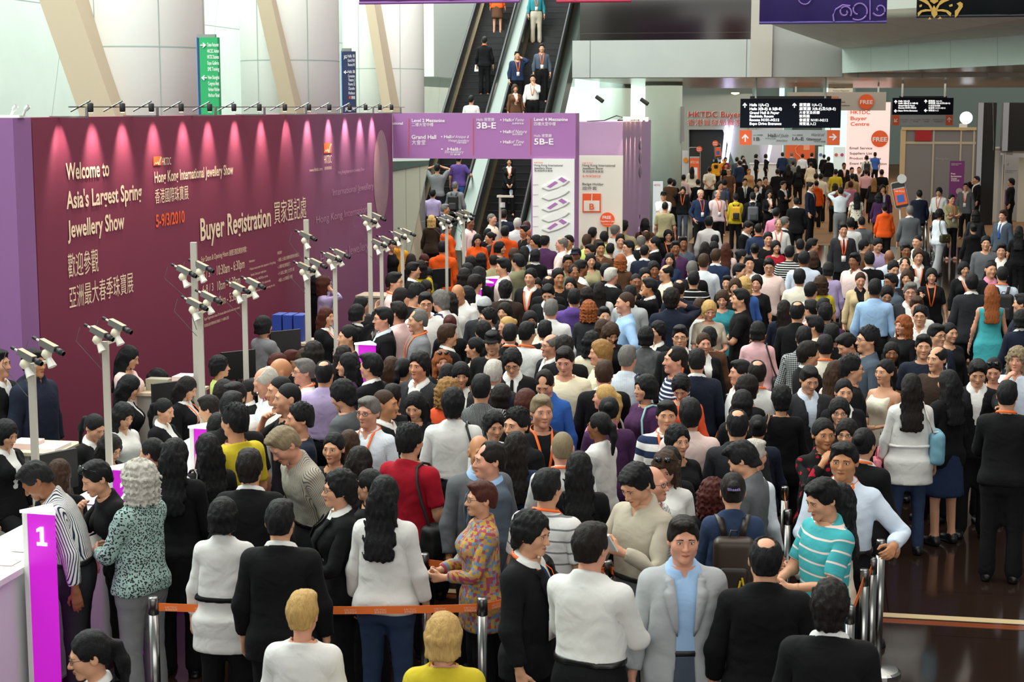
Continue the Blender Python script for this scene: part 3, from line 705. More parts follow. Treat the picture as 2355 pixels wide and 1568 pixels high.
GRIP = {'hold', 'low', 'phone', 'chin', 'camera', 'strap', 'write', 'rail', 'read', 'point', 'cross'}
PEOPLE = []
def person(x, y, yaw, spec, label, group='visitors in the hall', merge=None):
    """One person: spec = sex+skin hair top [options]; x, y is where the photo shows the top of the head."""
    tk = spec.split(); sx, sk = tk[0][0], tk[0][1]; hair, hc = (tk[1].split('.') + ['k'])[:2]
    top, tc = tk[2].split('.', 1)
    o = dict(h=1.73 if sx == 'm' else 1.61, z=0, w=1., lan=0, gl=0, A=None, L='relax', R='relax', b='trousers.k', l=0, y=0, n=0, t=0, s=0, tw=0, inn='white', tie=None, shoe='black', belly=0, sun=0, sit=0, beard=0, dist=None, shn='')
    for t in tk[3:]:
        if t in ('sash', 'lan', 'gl', 'sun', 'lanb', 'beard', 'belt'): o[t] = 1
        elif ':' in t: k, v = t.split(':'); o[k] = v if k in ('A', 'L', 'R', 'b', 'inn', 'tie', 'shoe', 'glc') else float(v)
        else: raise ValueError(t)
    if o['A']: o['L'] = o['R'] = o['A']
    sc = o['h']/1.765
    Tm = pose(sx, o['L'], o['R'], o['l'], o['y'], o['n'], o['t'], o['tw'], o['s'], o['sit'])
    o['z'] -= .42*(1 - math.cos(math.radians(o['sit'])))*sc
    tip = (Tm[BI['head']] @ np.array((0, .016, 1.765, 1)))[:3]*np.array((sc*o['w'], sc, sc))
    Rz = rz(yaw); tipw = Rz @ tip
    r = ray(x, y); t = (tipw[2] + o['z'] - CAMZ)/r[2] if o['dist'] is None else o['dist']/r[1]
    hit = np.array((0, 0, CAMZ)) + t*r; loc = hit - tipw
    if o['dist'] is None: loc[2] = o['z']
    d = loc[1]; lod = 0 if d < 12.4 else (1 if d < 22 else 2)
    if merge is not None: lod = 1 if d < 15 else 2
    A = (0 if o['L'] not in GRIP else 1, 0 if o['R'] not in GRIP else 1)
    mats = [m_skin(sk), mat('eye white', 'd8d2cc', .3), mat('eye dark', '17100d', .25), m_hair('k' if hair == 'bl' and hc == 'k' else hc), mat('lips ' + sk, {'a': 'b4695c', 'p': 'c06a66', 'e': 'b86a5e', 'i': '6e3c30', 't': '965546', 'x': 'a86052'}[sk], .45), mat('mouth line', '4a2420', .6)]
    V, Q, Wt, mi = tmpl('body', sx, lod, A)
    wx = lambda V: ((V*np.array((sc*o['w'], sc, sc))) @ Rz.T + loc)
    if merge is not None: merge.append((wx(skin(V, Wt, Tm)), Q, mats, mi, V)); root = None
    else:
        root = bpy.data.objects.new('person', mk_mesh('person', skin(V, Wt, Tm), Q, mats, mi, V if lod < 2 else None)); link(root)
        root.location = loc; root.rotation_euler = (0, 0, math.radians(yaw)); root.scale = (sc*o['w'], sc, sc)
        tag(root, label, 'person', group)
    def part(name, T, m, off=None, lab=None):
        V, Q, Wt = T[0], T[1], T[2]
        if merge is not None: merge.append((wx(skin(V, Wt, Tm)), Q, [m], None, T[4] if len(T) > 4 else V)); return None
        c = bpy.data.objects.new(name, mk_mesh(name, skin(V, Wt, Tm), Q, [m], None, T[4] if len(T) > 4 else V)); link(c, root)
        if lab: c['label'] = lab
        return c
    def bound(name, VQ, m, bone=None, lab=None):
        V, Q = VQ
        if bone: Wt = np.zeros((len(V), len(BN)), np.float32); Wt[:, BI[bone]] = 1
        else: Wt = weights(V, sx)
        return part(name, (V, Q, Wt), m, lab=lab)
    if hair not in ('bl', '-'):
        if hair in ('cap', 'beanie'):
            part('cap' if hair == 'cap' else 'knitted_hat', tmpl('hair', sx, lod, hair), m_cloth(COL and hc)); part('hair', tmpl('hair', sx, lod, 'sh'), m_hair('k'))
        else: part('hair', tmpl('hair', sx, lod, hair), m_hair(hc))
    nm = {'shirt': 'shirt', 'shirtout': 'shirt', 'tunic': 'long_shirt', 'tee': 'tee_shirt', 'polo': 'polo_shirt', 'short': 'short_sleeved_shirt', 'tank': 'sleeveless_top', 'blouse': 'blouse', 'knit': 'sweater', 'hood': 'hooded_jacket', 'suit': 'suit_jacket', 'open': 'open_blazer', 'coat': 'coat', 'dress': 'dress'}[top]
    part(nm, tmpl('cloth', sx, lod, top), m_cloth(tc))
    if top in ('suit', 'open', 'coat'): part('shirt', tmpl('cloth', sx, lod, 'bib' if top != 'open' else 'bib'), m_cloth(o['inn']))
    if top == 'open': part('lower_shirt', tmpl('cloth', sx, lod, 'shirtfront'), m_cloth(o['inn'])) if False else None
    if o['tie'] and lod < 2 or o['tie'] and abs(yaw) < 60: bound('tie', tie_strip(top, sx), m_cloth(o['tie']))
    bk, bc = o['b'].split('.', 1)
    if top != 'dress': part({'trousers': 'trousers', 'jeans': 'jeans', 'wide': 'trousers', 'skirt': 'skirt'}[bk], tmpl('cloth', sx, lod, bk), m_cloth(bc))
    if top in ('shirt', 'open') or o.get('belt'): part('belt', tmpl('cloth', sx, lod, 'belt'), m_cloth('black/lea'))
    if o.get('sash'): part('sash', tmpl('cloth', sx, lod, 'sash'), m_cloth('black' if top == 'tunic' and 'white/t' not in tc else 'white'))
    if top in ('suit', 'open') and lod == 0:
        for VQ in lapels(top, sx): bound('lapel', VQ, m_cloth(tc))
    if lod < 2 or o['z'] or abs(o['s']) > 0: part('shoes', tmpl('cloth', sx, lod, 'shoes'), m_cloth(o['shoe'] + '/lea'))
    if o['lan'] or o.get('lanb'):
        V, Q, card = lanyard(top, sx, bool(o['lan'])); s = bound('lanyard', (V, Q), mat('orange ribbon', 'f26a22', .6), lab='orange neck ribbon')
        if card is not None and merge is None:
            V, Q = card; c = bpy.data.objects.new('badge', mk_mesh('badge', skin(V, weights(V, sx), Tm), Q, [mat('badge card', 'ece6e8', .3)], None, V)); link(c, s)
    if o['gl']: bound('glasses', glasses_mesh(sx), mat('spectacle frame', '3a2a26', .35), 'head')
    if o['sun']: bound('sunglasses', shades_mesh(), mat('dark lens', '0c0c0e', .12), 'head')
    PEOPLE.append((x, y, loc, o, root, Tm, sc, yaw))
    return root, Tm, sc
# ---------------------------------------------------------------- the hall: floor, walls, columns, mezzanine
UX = np.array((.1847, .9828, 0)); NX = np.array((.9828, -.1847, 0)); R0 = np.array((-2.2, 30.7, 0))   # along the registration wall, out of it
def G(a, b, z=0.): return R0 + a*NX + b*UX + np.array((0, 0, z))
def hit(px, py, n, k):         # where the sight line meets the upright plane  (p - R0).n = k
    r = ray(px, py); c = np.array((0, 0, CAMZ)); t = (k - (c - R0) @ n)/(r @ n); return c + t*r
def on_b(px, py, b): return hit(px, py, UX, b)
def on_a(px, py, a): return hit(px, py, NX, a)
def obj(name, V, F, m, parent=None, smooth=False):
    me = bpy.data.meshes.new(name); me.from_pydata([tuple(map(float, v)) for v in V], [], [tuple(map(int, f)) for f in F])
    for x in (m if isinstance(m, list) else [m]): me.materials.append(x)
    if smooth: me.polygons.foreach_set('use_smooth', [True]*len(me.polygons))
    me.update(); return link(bpy.data.objects.new(name, me), parent)
def hexa(lo, hi):              # box corners -> V, F in the hall's frame (a, b, z)
    V = [G(a, b, z) for a in (lo[0], hi[0]) for b in (lo[1], hi[1]) for z in (lo[2], hi[2])]
    return V, [(0, 1, 3, 2), (4, 6, 7, 5), (0, 4, 5, 1), (2, 3, 7, 6), (0, 2, 6, 4), (1, 5, 7, 3)]
def box(name, lo, hi, m, parent=None): return obj(name, *hexa(lo, hi), m, parent)
def boxes(name, L, m, parent=None):
    V, F = [], []
    for lo, hi in L:
        v, f = hexa(lo, hi); F += [tuple(i + len(V) for i in q) for q in f]; V += v
    return obj(name, V, F, m, parent)
def ab(p): d = np.array(p) - R0; return float(d @ NX), float(d @ UX), float(p[2])
def slab(name, px0, py0, px1, py1, b, th, m, parent=None):   # an upright board facing the viewer, front in the plane b; py1 None: down to the floor
    fl_ = py1 is None; py1 = py0 + 50 if fl_ else py1
    p, q = ab(on_b(px0, py0, b)), ab(on_b(px1, py1, b))
    r_, s_ = ab(on_b(px1, py0, b)), ab(on_b(px0, py1, b))
    return box(name, (p[0], b, 0. if fl_ else min(q[2], s_[2])), (q[0], b + th, max(p[2], r_[2])), m, parent)
def struct(o): o['kind'] = 'structure'; return o
def empty(name, loc, label, cat, group=None):
    o = bpy.data.objects.new(name, None); o.location = tuple(map(float, loc)); o.empty_display_size = .1; link(o); return tag(o, label, cat, group)
def adopt(root, *kids):        # children are modelled in world space: keep them there
    for k in kids:
        k.parent = root; k.matrix_parent_inverse = root.matrix_basis.inverted() if root.type != 'EMPTY' else __import__('mathutils').Matrix.Translation(root.location).inverted()
    return root
def lathe(prof, c, n=32):
    V, F = [], []
    for r_, z in prof:
        for i in range(n): V.append((c[0] + r_*math.cos(2*math.pi*i/n), c[1] + r_*math.sin(2*math.pi*i/n), z))
    for k in range(len(prof) - 1):
        for i in range(n): F.append((k*n + i, k*n + (i + 1) % n, (k + 1)*n + (i + 1) % n, (k + 1)*n + i))
    F.append(tuple(range(n))[::-1]); F.append(tuple((len(prof) - 1)*n + i for i in range(n)))
    return V, F
# text, laid in the plane of two axes; the box it must fill is given by its corners -----------------------
def text(s, bold=0.0, spacing=1.0, ital=0.):
    c = bpy.data.curves.new('t', 'FONT'); c.body = s; c.size = 1; c.offset = 0 if any(ord(ch) > 255 and ch != '•' for ch in s) else min(bold, .02); c.space_character = spacing; c.shear = ital; c.resolution_u = 3; c.fill_mode = 'FRONT'
    o = bpy.data.objects.new('t', c); sc_.collection.objects.link(o); dg = bpy.context.evaluated_depsgraph_get()
    me = bpy.data.meshes.new_from_object(o.evaluated_get(dg)); bpy.data.objects.remove(o); bpy.data.curves.remove(c)
    return me
def letter(name, s, p0, p1, h, ax, m, parent=None, bold=.02, out=None, ital=0., kids=None):
    """Lettering from p0 (start of the baseline) as far as p1, capital height h; ax = the outward normal."""
    me = text(s, bold, 1.0, ital); n = len(me.vertices); v = np.empty(n*3, np.float32); me.vertices.foreach_get('co', v); v = v.reshape(-1, 3)
    x0, x1 = v[:, 0].min(), v[:, 0].max(); p0 = np.array(p0, float); d = np.array(p1, float) - p0; w = np.linalg.norm(d); d /= w
    if kids: w2 = h/.72*(x1 - x0); p0 = p0 + d*(w - w2)/2; w = w2      # kids: keep the letters' own width
    caps_ = .72 if any(ord(ch) < 256 for ch in s) else .86; base = 0 if any(ord(ch) < 256 for ch in s) else v[:, 1].min()
    X = (v[:, 0] - x0)/(x1 - x0)*w; Y = (v[:, 1] - base)*h/caps_
    W_ = p0 + X[:, None]*d + Y[:, None]*np.array((0, 0, 1.)) + np.array(ax)*(.012 if out is None else out)
    me.vertices.foreach_set('co', np.ascontiguousarray(W_, np.float32).ravel()); me.materials.clear(); me.materials.append(m); me.name = name; me.update()
    o = link(bpy.data.objects.new(name, me)); 
    if parent is not None: adopt(parent, o)
    return o
def put_b(name, s, px0, py0, px1, b, hpx, m, parent=None, bold=.02, ital=0.):   # on a board that faces the viewer: baseline start, end, capital height in the photo
    p0 = on_b(px0, py0, b); pe = on_b(px1, py0, b); pe[2] = p0[2]; h = on_b(px0, py0 - hpx, b)[2] - p0[2]
    return letter(name, s, p0, pe, h, -UX, m, parent, bold, ital=ital)
def put_w(name, s, px0, py0, px1, hpx, m, parent=None, bold=.02):      # on the registration wall
    p0 = on_a(px0, py0, 0); pe = on_a(px1, py0, 0); pe[2] = p0[2]; h = on_a(px0, py0 - hpx, 0)[2] - p0[2]
    return letter(name, s, p0, pe, h, NX, m, parent, bold)
def disc(name, px, py, rpx, b, m, parent=None, th=.03):
    c = on_b(px, py, b); r_ = abs(on_b(px + rpx, py, b) - c) @ np.array((1, 0, 0)); n = 28
    V = [c - UX*t + r_*(NX*math.cos(2*math.pi*i/n) + np.array((0, 0, 1))*math.sin(2*math.pi*i/n)) for t in (0, th) for i in range(n)]
    o = obj(name, V, [tuple(range(n, 2*n))[::-1], tuple(range(n))] + [(i, (i + 1) % n, n + (i + 1) % n, n + i) for i in range(n)], m)
    if parent is not None: adopt(parent, o)
    return o
def poly_b(name, pts, b, m, parent=None, th=.012, lift=.004):          # a flat shape, corners given as the photo shows them
    P = [on_b(x, y, b) - UX*lift for x, y in pts]; n = len(P)
    o = obj(name, P + [p - UX*th for p in P], [tuple(range(n)), tuple(range(n, 2*n))[::-1]] + [(i, i + n, (i + 1) % n + n, (i + 1) % n) for i in range(n)], m)
    if parent is not None: adopt(parent, o)
    return o
# materials of the place
def tiles(sx, sz, gap, gcol, rough=None, skew=0., use='frame'):
    def b(N, c):
        g = N.n('NewGeometry') ; P = g.outputs['Position']
        a = N.n('VectorMath', {0: P, 1: tuple(NX)}, operation='DOT_PRODUCT').outputs['Value']; bb = N.n('VectorMath', {0: P, 1: tuple(UX)}, operation='DOT_PRODUCT').outputs['Value']
        z = N.n('SeparateXYZ', {0: P}).outputs[2]
        u, v = {'floor': (a, bb), 'side': (N.math('ADD', bb, N.math('MULTIPLY', z, skew)), z), 'face': (N.math('ADD', a, N.math('MULTIPLY', z, skew)), z)}[use]
        def ln(x, s): return N.math('LESS_THAN', N.math('ABSOLUTE', N.math('SUBTRACT', N.math('FRACT', N.math('DIVIDE', x, s)), .5)), gap/s)
        k = N.math('MAXIMUM', ln(u, sx), ln(v, sz))
        nz = N.n('TexNoise', {'Vector': P, 'Scale': 1.3, 'Detail': 4.})
        N.l(N.mix(k, N.mix(nz.outputs['Fac'], c, tuple(x*.86 for x in c)), lin(gcol)), N.b.inputs['Base Color'])
    return b
M_floor = mat('polished stone floor', '2a1d18', .10, build=tiles(1.2, 1.2, .004, '120c0a', use='floor'), spec=.5)
M_carpet = mat('tan carpet', '8f6f52', .9, spec=.1)
M_panel = mat('pale wall panels', 'e0f1e8', .45, build=tiles(2.6, 2.35, .010, '8fa59c', skew=-.36, use='side'))
M_col = mat('column cladding', 'f2f4ee', .38, build=None)
M_strut = mat('beige strut cladding', 'b3a48c', .5)
M_grey = mat('grey fascia panels', 'a9aeab', .4, build=tiles(4.6, 40., .012, '555a58', use='face'))
M_fwhite = mat('greenish white panels', 'c3d2ca', .45, build=tiles(2.2, 40., .010, '8a968f', use='side'))
M_soffit = mat('bronze soffit panels', '9a8468', .22, build=tiles(1.8, 1.8, .008, '4a3d30', use='floor'))
M_beigew = mat('beige wall', 'a8a298', .6)
M_dglass = mat('black glass', '14110f', .08, spec=.6)
M_black = mat('matt black', '121214', .55)
M_white = mat('white laminate', 'e9e9e6', .4)
M_wpaint = mat('white paint', 'dfe2de', .5)
M_chrome = mat('brushed steel', 'a8a8a6', .25, metal=1.)
M_purple = mat('purple panel', 'a870ae', .55)
M_plilac = mat('lilac panel', 'b795b8', .6)
M_orange = mat('orange print', 'f2632a', .55)
M_ink = mat('dark grey print', '4a4a4c', .6)
M_cream = mat('cream lettering', 'f2dcbc', .55)
M_wlet = mat('white lettering', 'f6f2f4', .5)
M_lit = mat('lit white lettering', 'ffffff', .5, emit=1.6)
M_sign = mat('dark navy sign', '070d1e', .6, spec=.15)
# floor
FLR = struct(obj('floor', [(-30, -6, 0), (40, -6, 0), (40, 140, 0), (-30, 140, 0)], [(0, 1, 2, 3)], M_floor))
struct(box('floor_carpet', (3.9, 19.5, .001), (32, 95, .006), M_carpet))
for k, (y0, wd_, mt) in enumerate(((1413, .11, 'cdb78e'), (1426, .11, '7c4026'))):      # the two inlaid lines across the floor
    p = ab(at_z(2020, y0, 0)); struct(box('floor_inlay', (p[0] - 6, p[1] - wd_/2, .0008), (p[0] + 8, p[1] + wd_/2, .003), mat('inlay ' + mt, mt, .15)))
# registration wall: a = 0, b -14.2..0, printed plum fabric; its end wall faces the viewer
HW = 3.90
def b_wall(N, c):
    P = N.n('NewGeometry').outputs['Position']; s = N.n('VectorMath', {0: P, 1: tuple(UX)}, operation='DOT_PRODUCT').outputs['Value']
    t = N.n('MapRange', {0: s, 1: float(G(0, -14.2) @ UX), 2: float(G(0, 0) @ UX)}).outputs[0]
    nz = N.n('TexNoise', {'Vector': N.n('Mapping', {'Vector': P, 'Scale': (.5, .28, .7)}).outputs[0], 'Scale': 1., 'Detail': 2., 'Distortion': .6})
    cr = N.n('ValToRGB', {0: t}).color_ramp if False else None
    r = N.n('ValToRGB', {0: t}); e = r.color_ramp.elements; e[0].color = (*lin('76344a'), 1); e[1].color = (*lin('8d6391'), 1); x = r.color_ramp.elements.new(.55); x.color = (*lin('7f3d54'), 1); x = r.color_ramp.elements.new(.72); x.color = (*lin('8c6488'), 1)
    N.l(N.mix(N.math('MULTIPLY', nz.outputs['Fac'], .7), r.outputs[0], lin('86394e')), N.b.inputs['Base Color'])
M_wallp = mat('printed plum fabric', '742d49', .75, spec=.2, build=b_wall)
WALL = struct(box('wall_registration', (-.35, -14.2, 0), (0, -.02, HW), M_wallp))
struct(box('wall_registration_end', (-6, -14.6, 0), (-.0, -14.22, HW), mat('purple end panel', '8e5f96', .6)))
W_ = WALL
for s_, x0, y0, x1, h, m, bo in (
    ('Welcome to', 150, 413, 249.5, 39, M_cream, .03), ("Asia's Largest Spring", 151, 480, 325, 41, M_cream, .03), ('Jewellery Show', 154, 547, 285, 41, M_cream, .03),
    ('歡迎參觀', 155, 640, 225, 52, M_cream, .03), ('亞洲最大春季珠寶展', 158, 711, 306, 49, M_cream, .03),
    ('HKTDC', 371, 380, 391.5, 18, M_cream, .0), ('Hong Kong International Jewellery Show', 353.5, 420, 535, 26, M_cream, .025), ('香港國際珠寶展', 355, 469, 432, 32, M_cream, .02), ('5-9/3/2010', 357, 522, 423, 29, M_orange, .02),
    ('Buyer Registration', 459.5, 553, 622, 52, M_cream, .025), ('買家登記處', 629, 516, 703, 49, M_cream, .03),
    ('Fair Dates & Opening Hours', 461, 603, 524, 13, M_cream, .0), ('展覽日期及開放時間：', 525.5, 589, 566, 13, M_cream, .0),
    ('5 / 3', 466, 640, 481, 17, M_cream, .0), ('10:30am - 6:30pm', 497, 633, 561, 23, M_cream, .0), ('6-8 / 3', 464, 675, 489, 19, M_cream, .0), ('10am - 6:30pm', 498, 668, 551, 22, M_cream, .0), ('9 / 3', 470, 712, 482, 18, M_cream, .0), ('10am - 5:30pm', 499, 703, 552, 22, M_cream, .0),
    ('Buyer Registration closes 30 minutes before the fair ends every evening', 468, 737, 551.5, 7, M_cream, .0), ('買家登記處於展覽會每日閉館前三十分鐘停止登記', 468, 753, 525, 7, M_cream, .0),
    ('Admission :', 571, 604, 585, 6, M_cream, 0), ('• Visitors must present their passports or Hong Kong', 571.5, 622, 632, 6, M_cream, 0), ('Identity Cards upon registration.', 575, 635, 611, 6, M_cream, 0), ('• Registration fee : HKD100 per person.', 572, 649, 615, 6, M_cream, 0), ('• Visitors must be aged 18 or above only.', 572, 662, 621, 6, M_cream, 0), ('• Visitors must wear their badges during the visit.', 572, 676, 631, 6, M_cream, 0),
    ('參觀須知：', 636, 586, 647, 7, M_cream, 0), ('• 參觀人士須出示護照或香港身份證登記', 637, 602, 686, 7, M_cream, 0), ('• 入場費 每位港幣壹佰元', 637, 618, 666, 7, M_cream, 0), ('• 十八歲以上業內人士方可入場', 638, 633, 675, 7, M_cream, 0), ('• 參觀人士必須佩戴入場證', 638, 649, 671, 7, M_cream, 0),
    ('www.hktdc.com', 710, 395, 740, 8, M_cream, 0), ('HKTDC', 744, 376, 761, 19, M_cream, 0), ('香港貿發局', 745, 391, 761, 7, M_cream, 0), ('Hong Kong International Jewellery Show', 776, 400, 836.5, 8, mat('mauve print', 'c89ab4', .6), 0),
    ('Hong Kong International', 726, 514, 850, 18, mat('mauve print', 'c89ab4', .6), -.012), ('Hong Kong Jewellery', 736, 607, 846, 24, mat('mauve print', 'c89ab4', .6), -.012), ('International Jewellery', 764, 450, 858, 17, mat('mauve print', 'c89ab4', .6), -.012)):
    put_w('lettering', s_, x0, y0, x1, h, m, W_, bo)
for x0, y0, x1, y1 in ((351.5, 381, 369.5, 360), (743.5, 353, 761, 329)):   # the orange bird-wing emblem
    q = [on_a(x, y, 0) + NX*.008 for x, y in ((x0, y0), (x1, y0 - 1.5), (x1, y1 - 1), (x0, y1))]; adopt(W_, obj('emblem', q, [(0, 1, 2, 3)], M_orange))
    w, h = x1 - x0, y0 - y1; pts = [(.05, .12), (.22, .42), (.36, .28), (.52, .52), (.62, .20), (.72, .62), (.86, .92), (.97, .95), (.97, .84), (.88, .78), (.80, .60), (.66, .06), (.56, .10), (.48, .32), (.34, .12), (.24, .28), (.10, .10)]
    adopt(W_, obj('emblem_wing', [on_a(x0 + w*u, y0 - h*v, 0) + NX*.014 for u, v in pts], [tuple(range(len(pts)))], M_cream))
P_ = []                                                             # the tall teardrop pearl printed at the far end, a shallow pillow of print
n_ = 40
for r_, o_ in ((1, .006), (.8, .02), (.45, .03)):
    for i in range(n_):
        t = 2*math.pi*i/n_; cx, cy = 876 + 17.5*r_*math.cos(t)*(1 + .0*math.sin(t)), 402 + 103*r_*math.sin(t)
        P_.append(on_a(cx, cy, 0) + NX*o_)
F_ = [(k*n_ + i, k*n_ + (i + 1) % n_, (k + 1)*n_ + (i + 1) % n_, (k + 1)*n_ + i) for k in (0, 1) for i in range(n_)] + [tuple(range(2*n_, 3*n_))]
adopt(W_, obj('pearl_print', P_, F_, mat('pearl print', 'b98f86', .5, build=lambda N, c: N.l(N.mix(N.n('TexNoise', {'Vector': N.n('NewGeometry').outputs['Position'], 'Scale': 1.6, 'Detail': 5., 'Distortion': 1.5}).outputs['Fac'], c, lin('7e6f86')), N.b.inputs['Base Color'])), smooth=True))
# spot lamps along the wall's top, each on its arm
rail = tag(obj('lamp_rail', *hexa((.30, -14.0, HW + .10), (.312, -.3, HW + .112)), M_chrome), 'thin steel rail carrying the spot lamps above the plum wall', 'rail')
adopt(rail, *[k for b in np.linspace(-13.6, -.6, 8) for k in (box('bracket', (-.1, b - .012, HW - .005), (.33, b + .012, HW + .012), M_chrome), box('bracket_leg', (.30, b - .012, HW), (.325, b + .012, HW + .11), M_chrome))])
for i, px in enumerate((196, 270, 337, 406, 472, 528, 587, 646, 702, 749, 796, 833, 866, 893)):
    b_ = ab(on_a(px, 262, .30))[1]; c = G(.36, b_, HW + .10)
    e_ = empty('spot_lamp', c, ['small black spot lamp above the words Welcome to', 'small black spot lamp above the end of Welcome to, second from the left', 'small black spot lamp between the Welcome text and the orange emblem', 'small spot lamp above the Hong Kong line, left half', 'small spot lamp above the Hong Kong line, right half', 'small spot lamp above the word Show', 'spot lamp above the left of Buyer Registration', 'spot lamp above the middle of Buyer Registration', 'spot lamp above the web address on the wall', 'spot lamp above the second orange emblem', 'spot lamp just right of the second orange emblem', 'spot lamp above the faint mauve lettering', 'spot lamp over the left edge of the pearl print', 'last spot lamp at the far end of the plum wall'][i], 'spot lamp', 'spot lamps along the top of the plum wall')
    V, F = lathe([(.024, -.05), (.032, -.035), (.032, .04), (.02, .05)], (0, 0), 12); hd = adopt(e_, obj('lamp_head', [c + np.array((v[0], v[1], v[2])) for v in V], F, M_black, smooth=True))
    V, F = lathe([(.001, -.0535), (.022, -.053), (.022, -.0505)], (0, 0), 12); adopt(e_, obj('bulb', [c + np.array(v) for v in V], F, mat('hot bulb', 'ffd9a0', .5, emit=14.)))
    V, F = tube([G(.14, b_, HW + .06), G(.36, b_, HW + .17)], .010); adopt(e_, obj('arm', V, F, M_chrome))
    l = bpy.data.lights.new('spot', 'SPOT'); l.energy = 170; l.color = (1, .78, .70); l.spot_size = math.radians(58); l.spot_blend = 1.; l.shadow_soft_size = .03
    lo = link(bpy.data.objects.new('spot_light', l)); lo.location = tuple(G(.20, b_, HW + .10)); d = np.array(G(.0, b_, HW - .50)) - np.array(lo.location); lo.rotation_euler = __import__('mathutils').Vector(d).to_track_quat('-Z', 'Y').to_euler()
fl = empty('floodlight', G(-1.2, -14.4, HW), 'two-armed white floodlight fitting lying on the wall corner', 'floodlight')
adopt(fl, box('tray', (-.37, -14.5, HW), (.02, -14.36, HW + .025), M_white), *[obj('lamp_arm', *tube([G(a, -14.44, HW + .02), G(a + .05, -14.46, HW + .10)], .012, 6), M_wpaint) for a in (-.10, .03)], *[obj('lamp_head', *tube([G(a + .04, -14.46, HW + .08), G(a + .075, -14.46, HW + .115)], .024, 8), M_wpaint) for a in (-.10, .03)])
# glazed side of the hall: panelled wall, fat columns, slanting struts
struct(obj('wall_left', [G(-6.2, -26, -1), G(-6.2, 60, -1), G(-6.2, 60, 16), G(-6.2, -26, 16)], [(0, 1, 2, 3)], M_panel))
for i, b in enumerate((-4.6, 2.9, 10.2)):
    V, F = lathe([(1.0, 0), (1.0, 14)], G(-2.9, b), 48); c = struct(obj('column', V, F, mat('column cladding', 'f2f4ee', .38), smooth=True)); c.data.polygons[-1].use_smooth = c.data.polygons[-2].use_smooth = False
    L = []
    for z in (1.2, 3.05, 4.92, 6.8, 8.7): V, F = lathe([(1.004, z), (1.004, z + .018)], G(-2.9, b), 48); L.append((np.array(V), F[:-2]))
    for k in range(6):
        t = math.radians(k*60 - 62); p = G(-2.9, b); L.append((np.array([p + np.array((1.004*math.cos(t + s), 1.004*math.sin(t + s), z)) for s in (-.008, .008) for z in (0, 14)]), [(0, 1, 3, 2)]))
    vs, fs = [], []
    for V, F in L: fs += [tuple(j + len(vs) for j in f) for f in F]; vs += list(V)
    j = obj('panel_joint', vs, fs, mat('panel joint', '93a8a0', .6)); adopt(c, j)
for i, (a0, t0, a1, t1, Yb) in enumerate(((90, 0, 180, 256, -6.0), (601, 50, 648, 259, 1.6), (838, 0, 880, 255, 8.6))):   # struts lean across in front of the columns
    lo_, hi_ = on_b(a1, t1, Yb), on_b(a0, t0, Yb); d = (hi_ - lo_)/(hi_[2] - lo_[2]); wpx = (82, 34, 21)[i]
    w = np.linalg.norm(on_b(a1 + wpx, t1, Yb) - lo_)
    P = [lo_ + d*(z - lo_[2]) + o for z in (0., 12.) for o in (np.zeros(3), NX*w, NX*w + UX*1.0, UX*1.0)]
    struct(obj('strut', P, [(0, 1, 2, 3), (4, 7, 6, 5), (0, 4, 5, 1), (1, 5, 6, 2), (2, 6, 7, 3), (3, 7, 4, 0)], M_strut))
# mezzanine at the far end
BF = 19.5
zf = ab(on_b(1500, 178, BF))[2]; zt = ab(on_b(1500, 92, BF))[2]; aL = ab(on_b(1316, 178, BF))[0]; aR = ab(on_b(1725, 178, BF))[0]; aC = ab(on_b(1937, 168, BF))[0]
struct(box('wall_mezzanine_fascia', (aL, BF, zf), (aR, BF + .5, zt), M_grey))
struct(box('wall_mezzanine_glass', (aL + .2, BF + .15, zt), (aR, BF + .25, zt + 5), mat('black glass panes', '17120f', .09, spec=.6, build=tiles(40., .95, .008, '3a342e', use='face'))))
struct(box('ceiling_mezzanine', (aL, BF + .05, zf - .02), (24, BF + 26, zf + .1), M_soffit))
struct(box('wall_mezzanine_pier', (aR, BF - .1, zf), (ab(on_b(1775, 170, BF))[0], BF + .5, zt + 6), M_beigew))
a75 = ab(on_b(1775, 170, BF))[0]
struct(box('wall_mezzanine_bay', (a75, BF, zf), (aC, BF + .4, zt + .9), mat('grey bay panels', '8f918c', .5)))
B0, B1 = at_y(1937, 168, 48.2), at_y(2470, 143, 36.0); T0, T1 = at_y(1937, 112, 48.2), at_y(2470, 72, 36.0)
bk = np.array((.98, .22, 0))*.5
struct(obj('wall_balcony_band', [B0, B1, T1, T0, B0 + bk, B1 + bk, T1 + bk, T0 + bk], [(0, 1, 2, 3), (4, 7, 6, 5), (0, 4, 5, 1), (3, 2, 6, 7)], M_fwhite))
C0, C1 = at_y(2500, 20, 30.5), at_y(1770, 55, 46.5)
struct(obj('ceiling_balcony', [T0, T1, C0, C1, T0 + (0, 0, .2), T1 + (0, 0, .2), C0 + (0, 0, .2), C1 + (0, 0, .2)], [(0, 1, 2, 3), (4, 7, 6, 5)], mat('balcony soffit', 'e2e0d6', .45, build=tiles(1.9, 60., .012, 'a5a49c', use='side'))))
struct(obj('ceiling_balcony_under', [B0, B1, B1 + np.array((9, 6, 0)), B0 + np.array((9, 9, 0))], [(0, 3, 2, 1)], M_soffit))
struct(obj('wall_upper_right', [at_y(1722, 60, 50.), at_y(2520, 60, 50.), at_y(2520, -260, 50.), at_y(1722, -260, 50.)], [(0, 1, 2, 3)], mat('upper wall', 'c9d3cb', .6)))
struct(obj('wall_upper_far', [at_y(850, 320, 72.), at_y(1322, 320, 72.), at_y(1322, -300, 72.), at_y(850, -300, 72.)], [(0, 1, 2, 3)], M_panel))
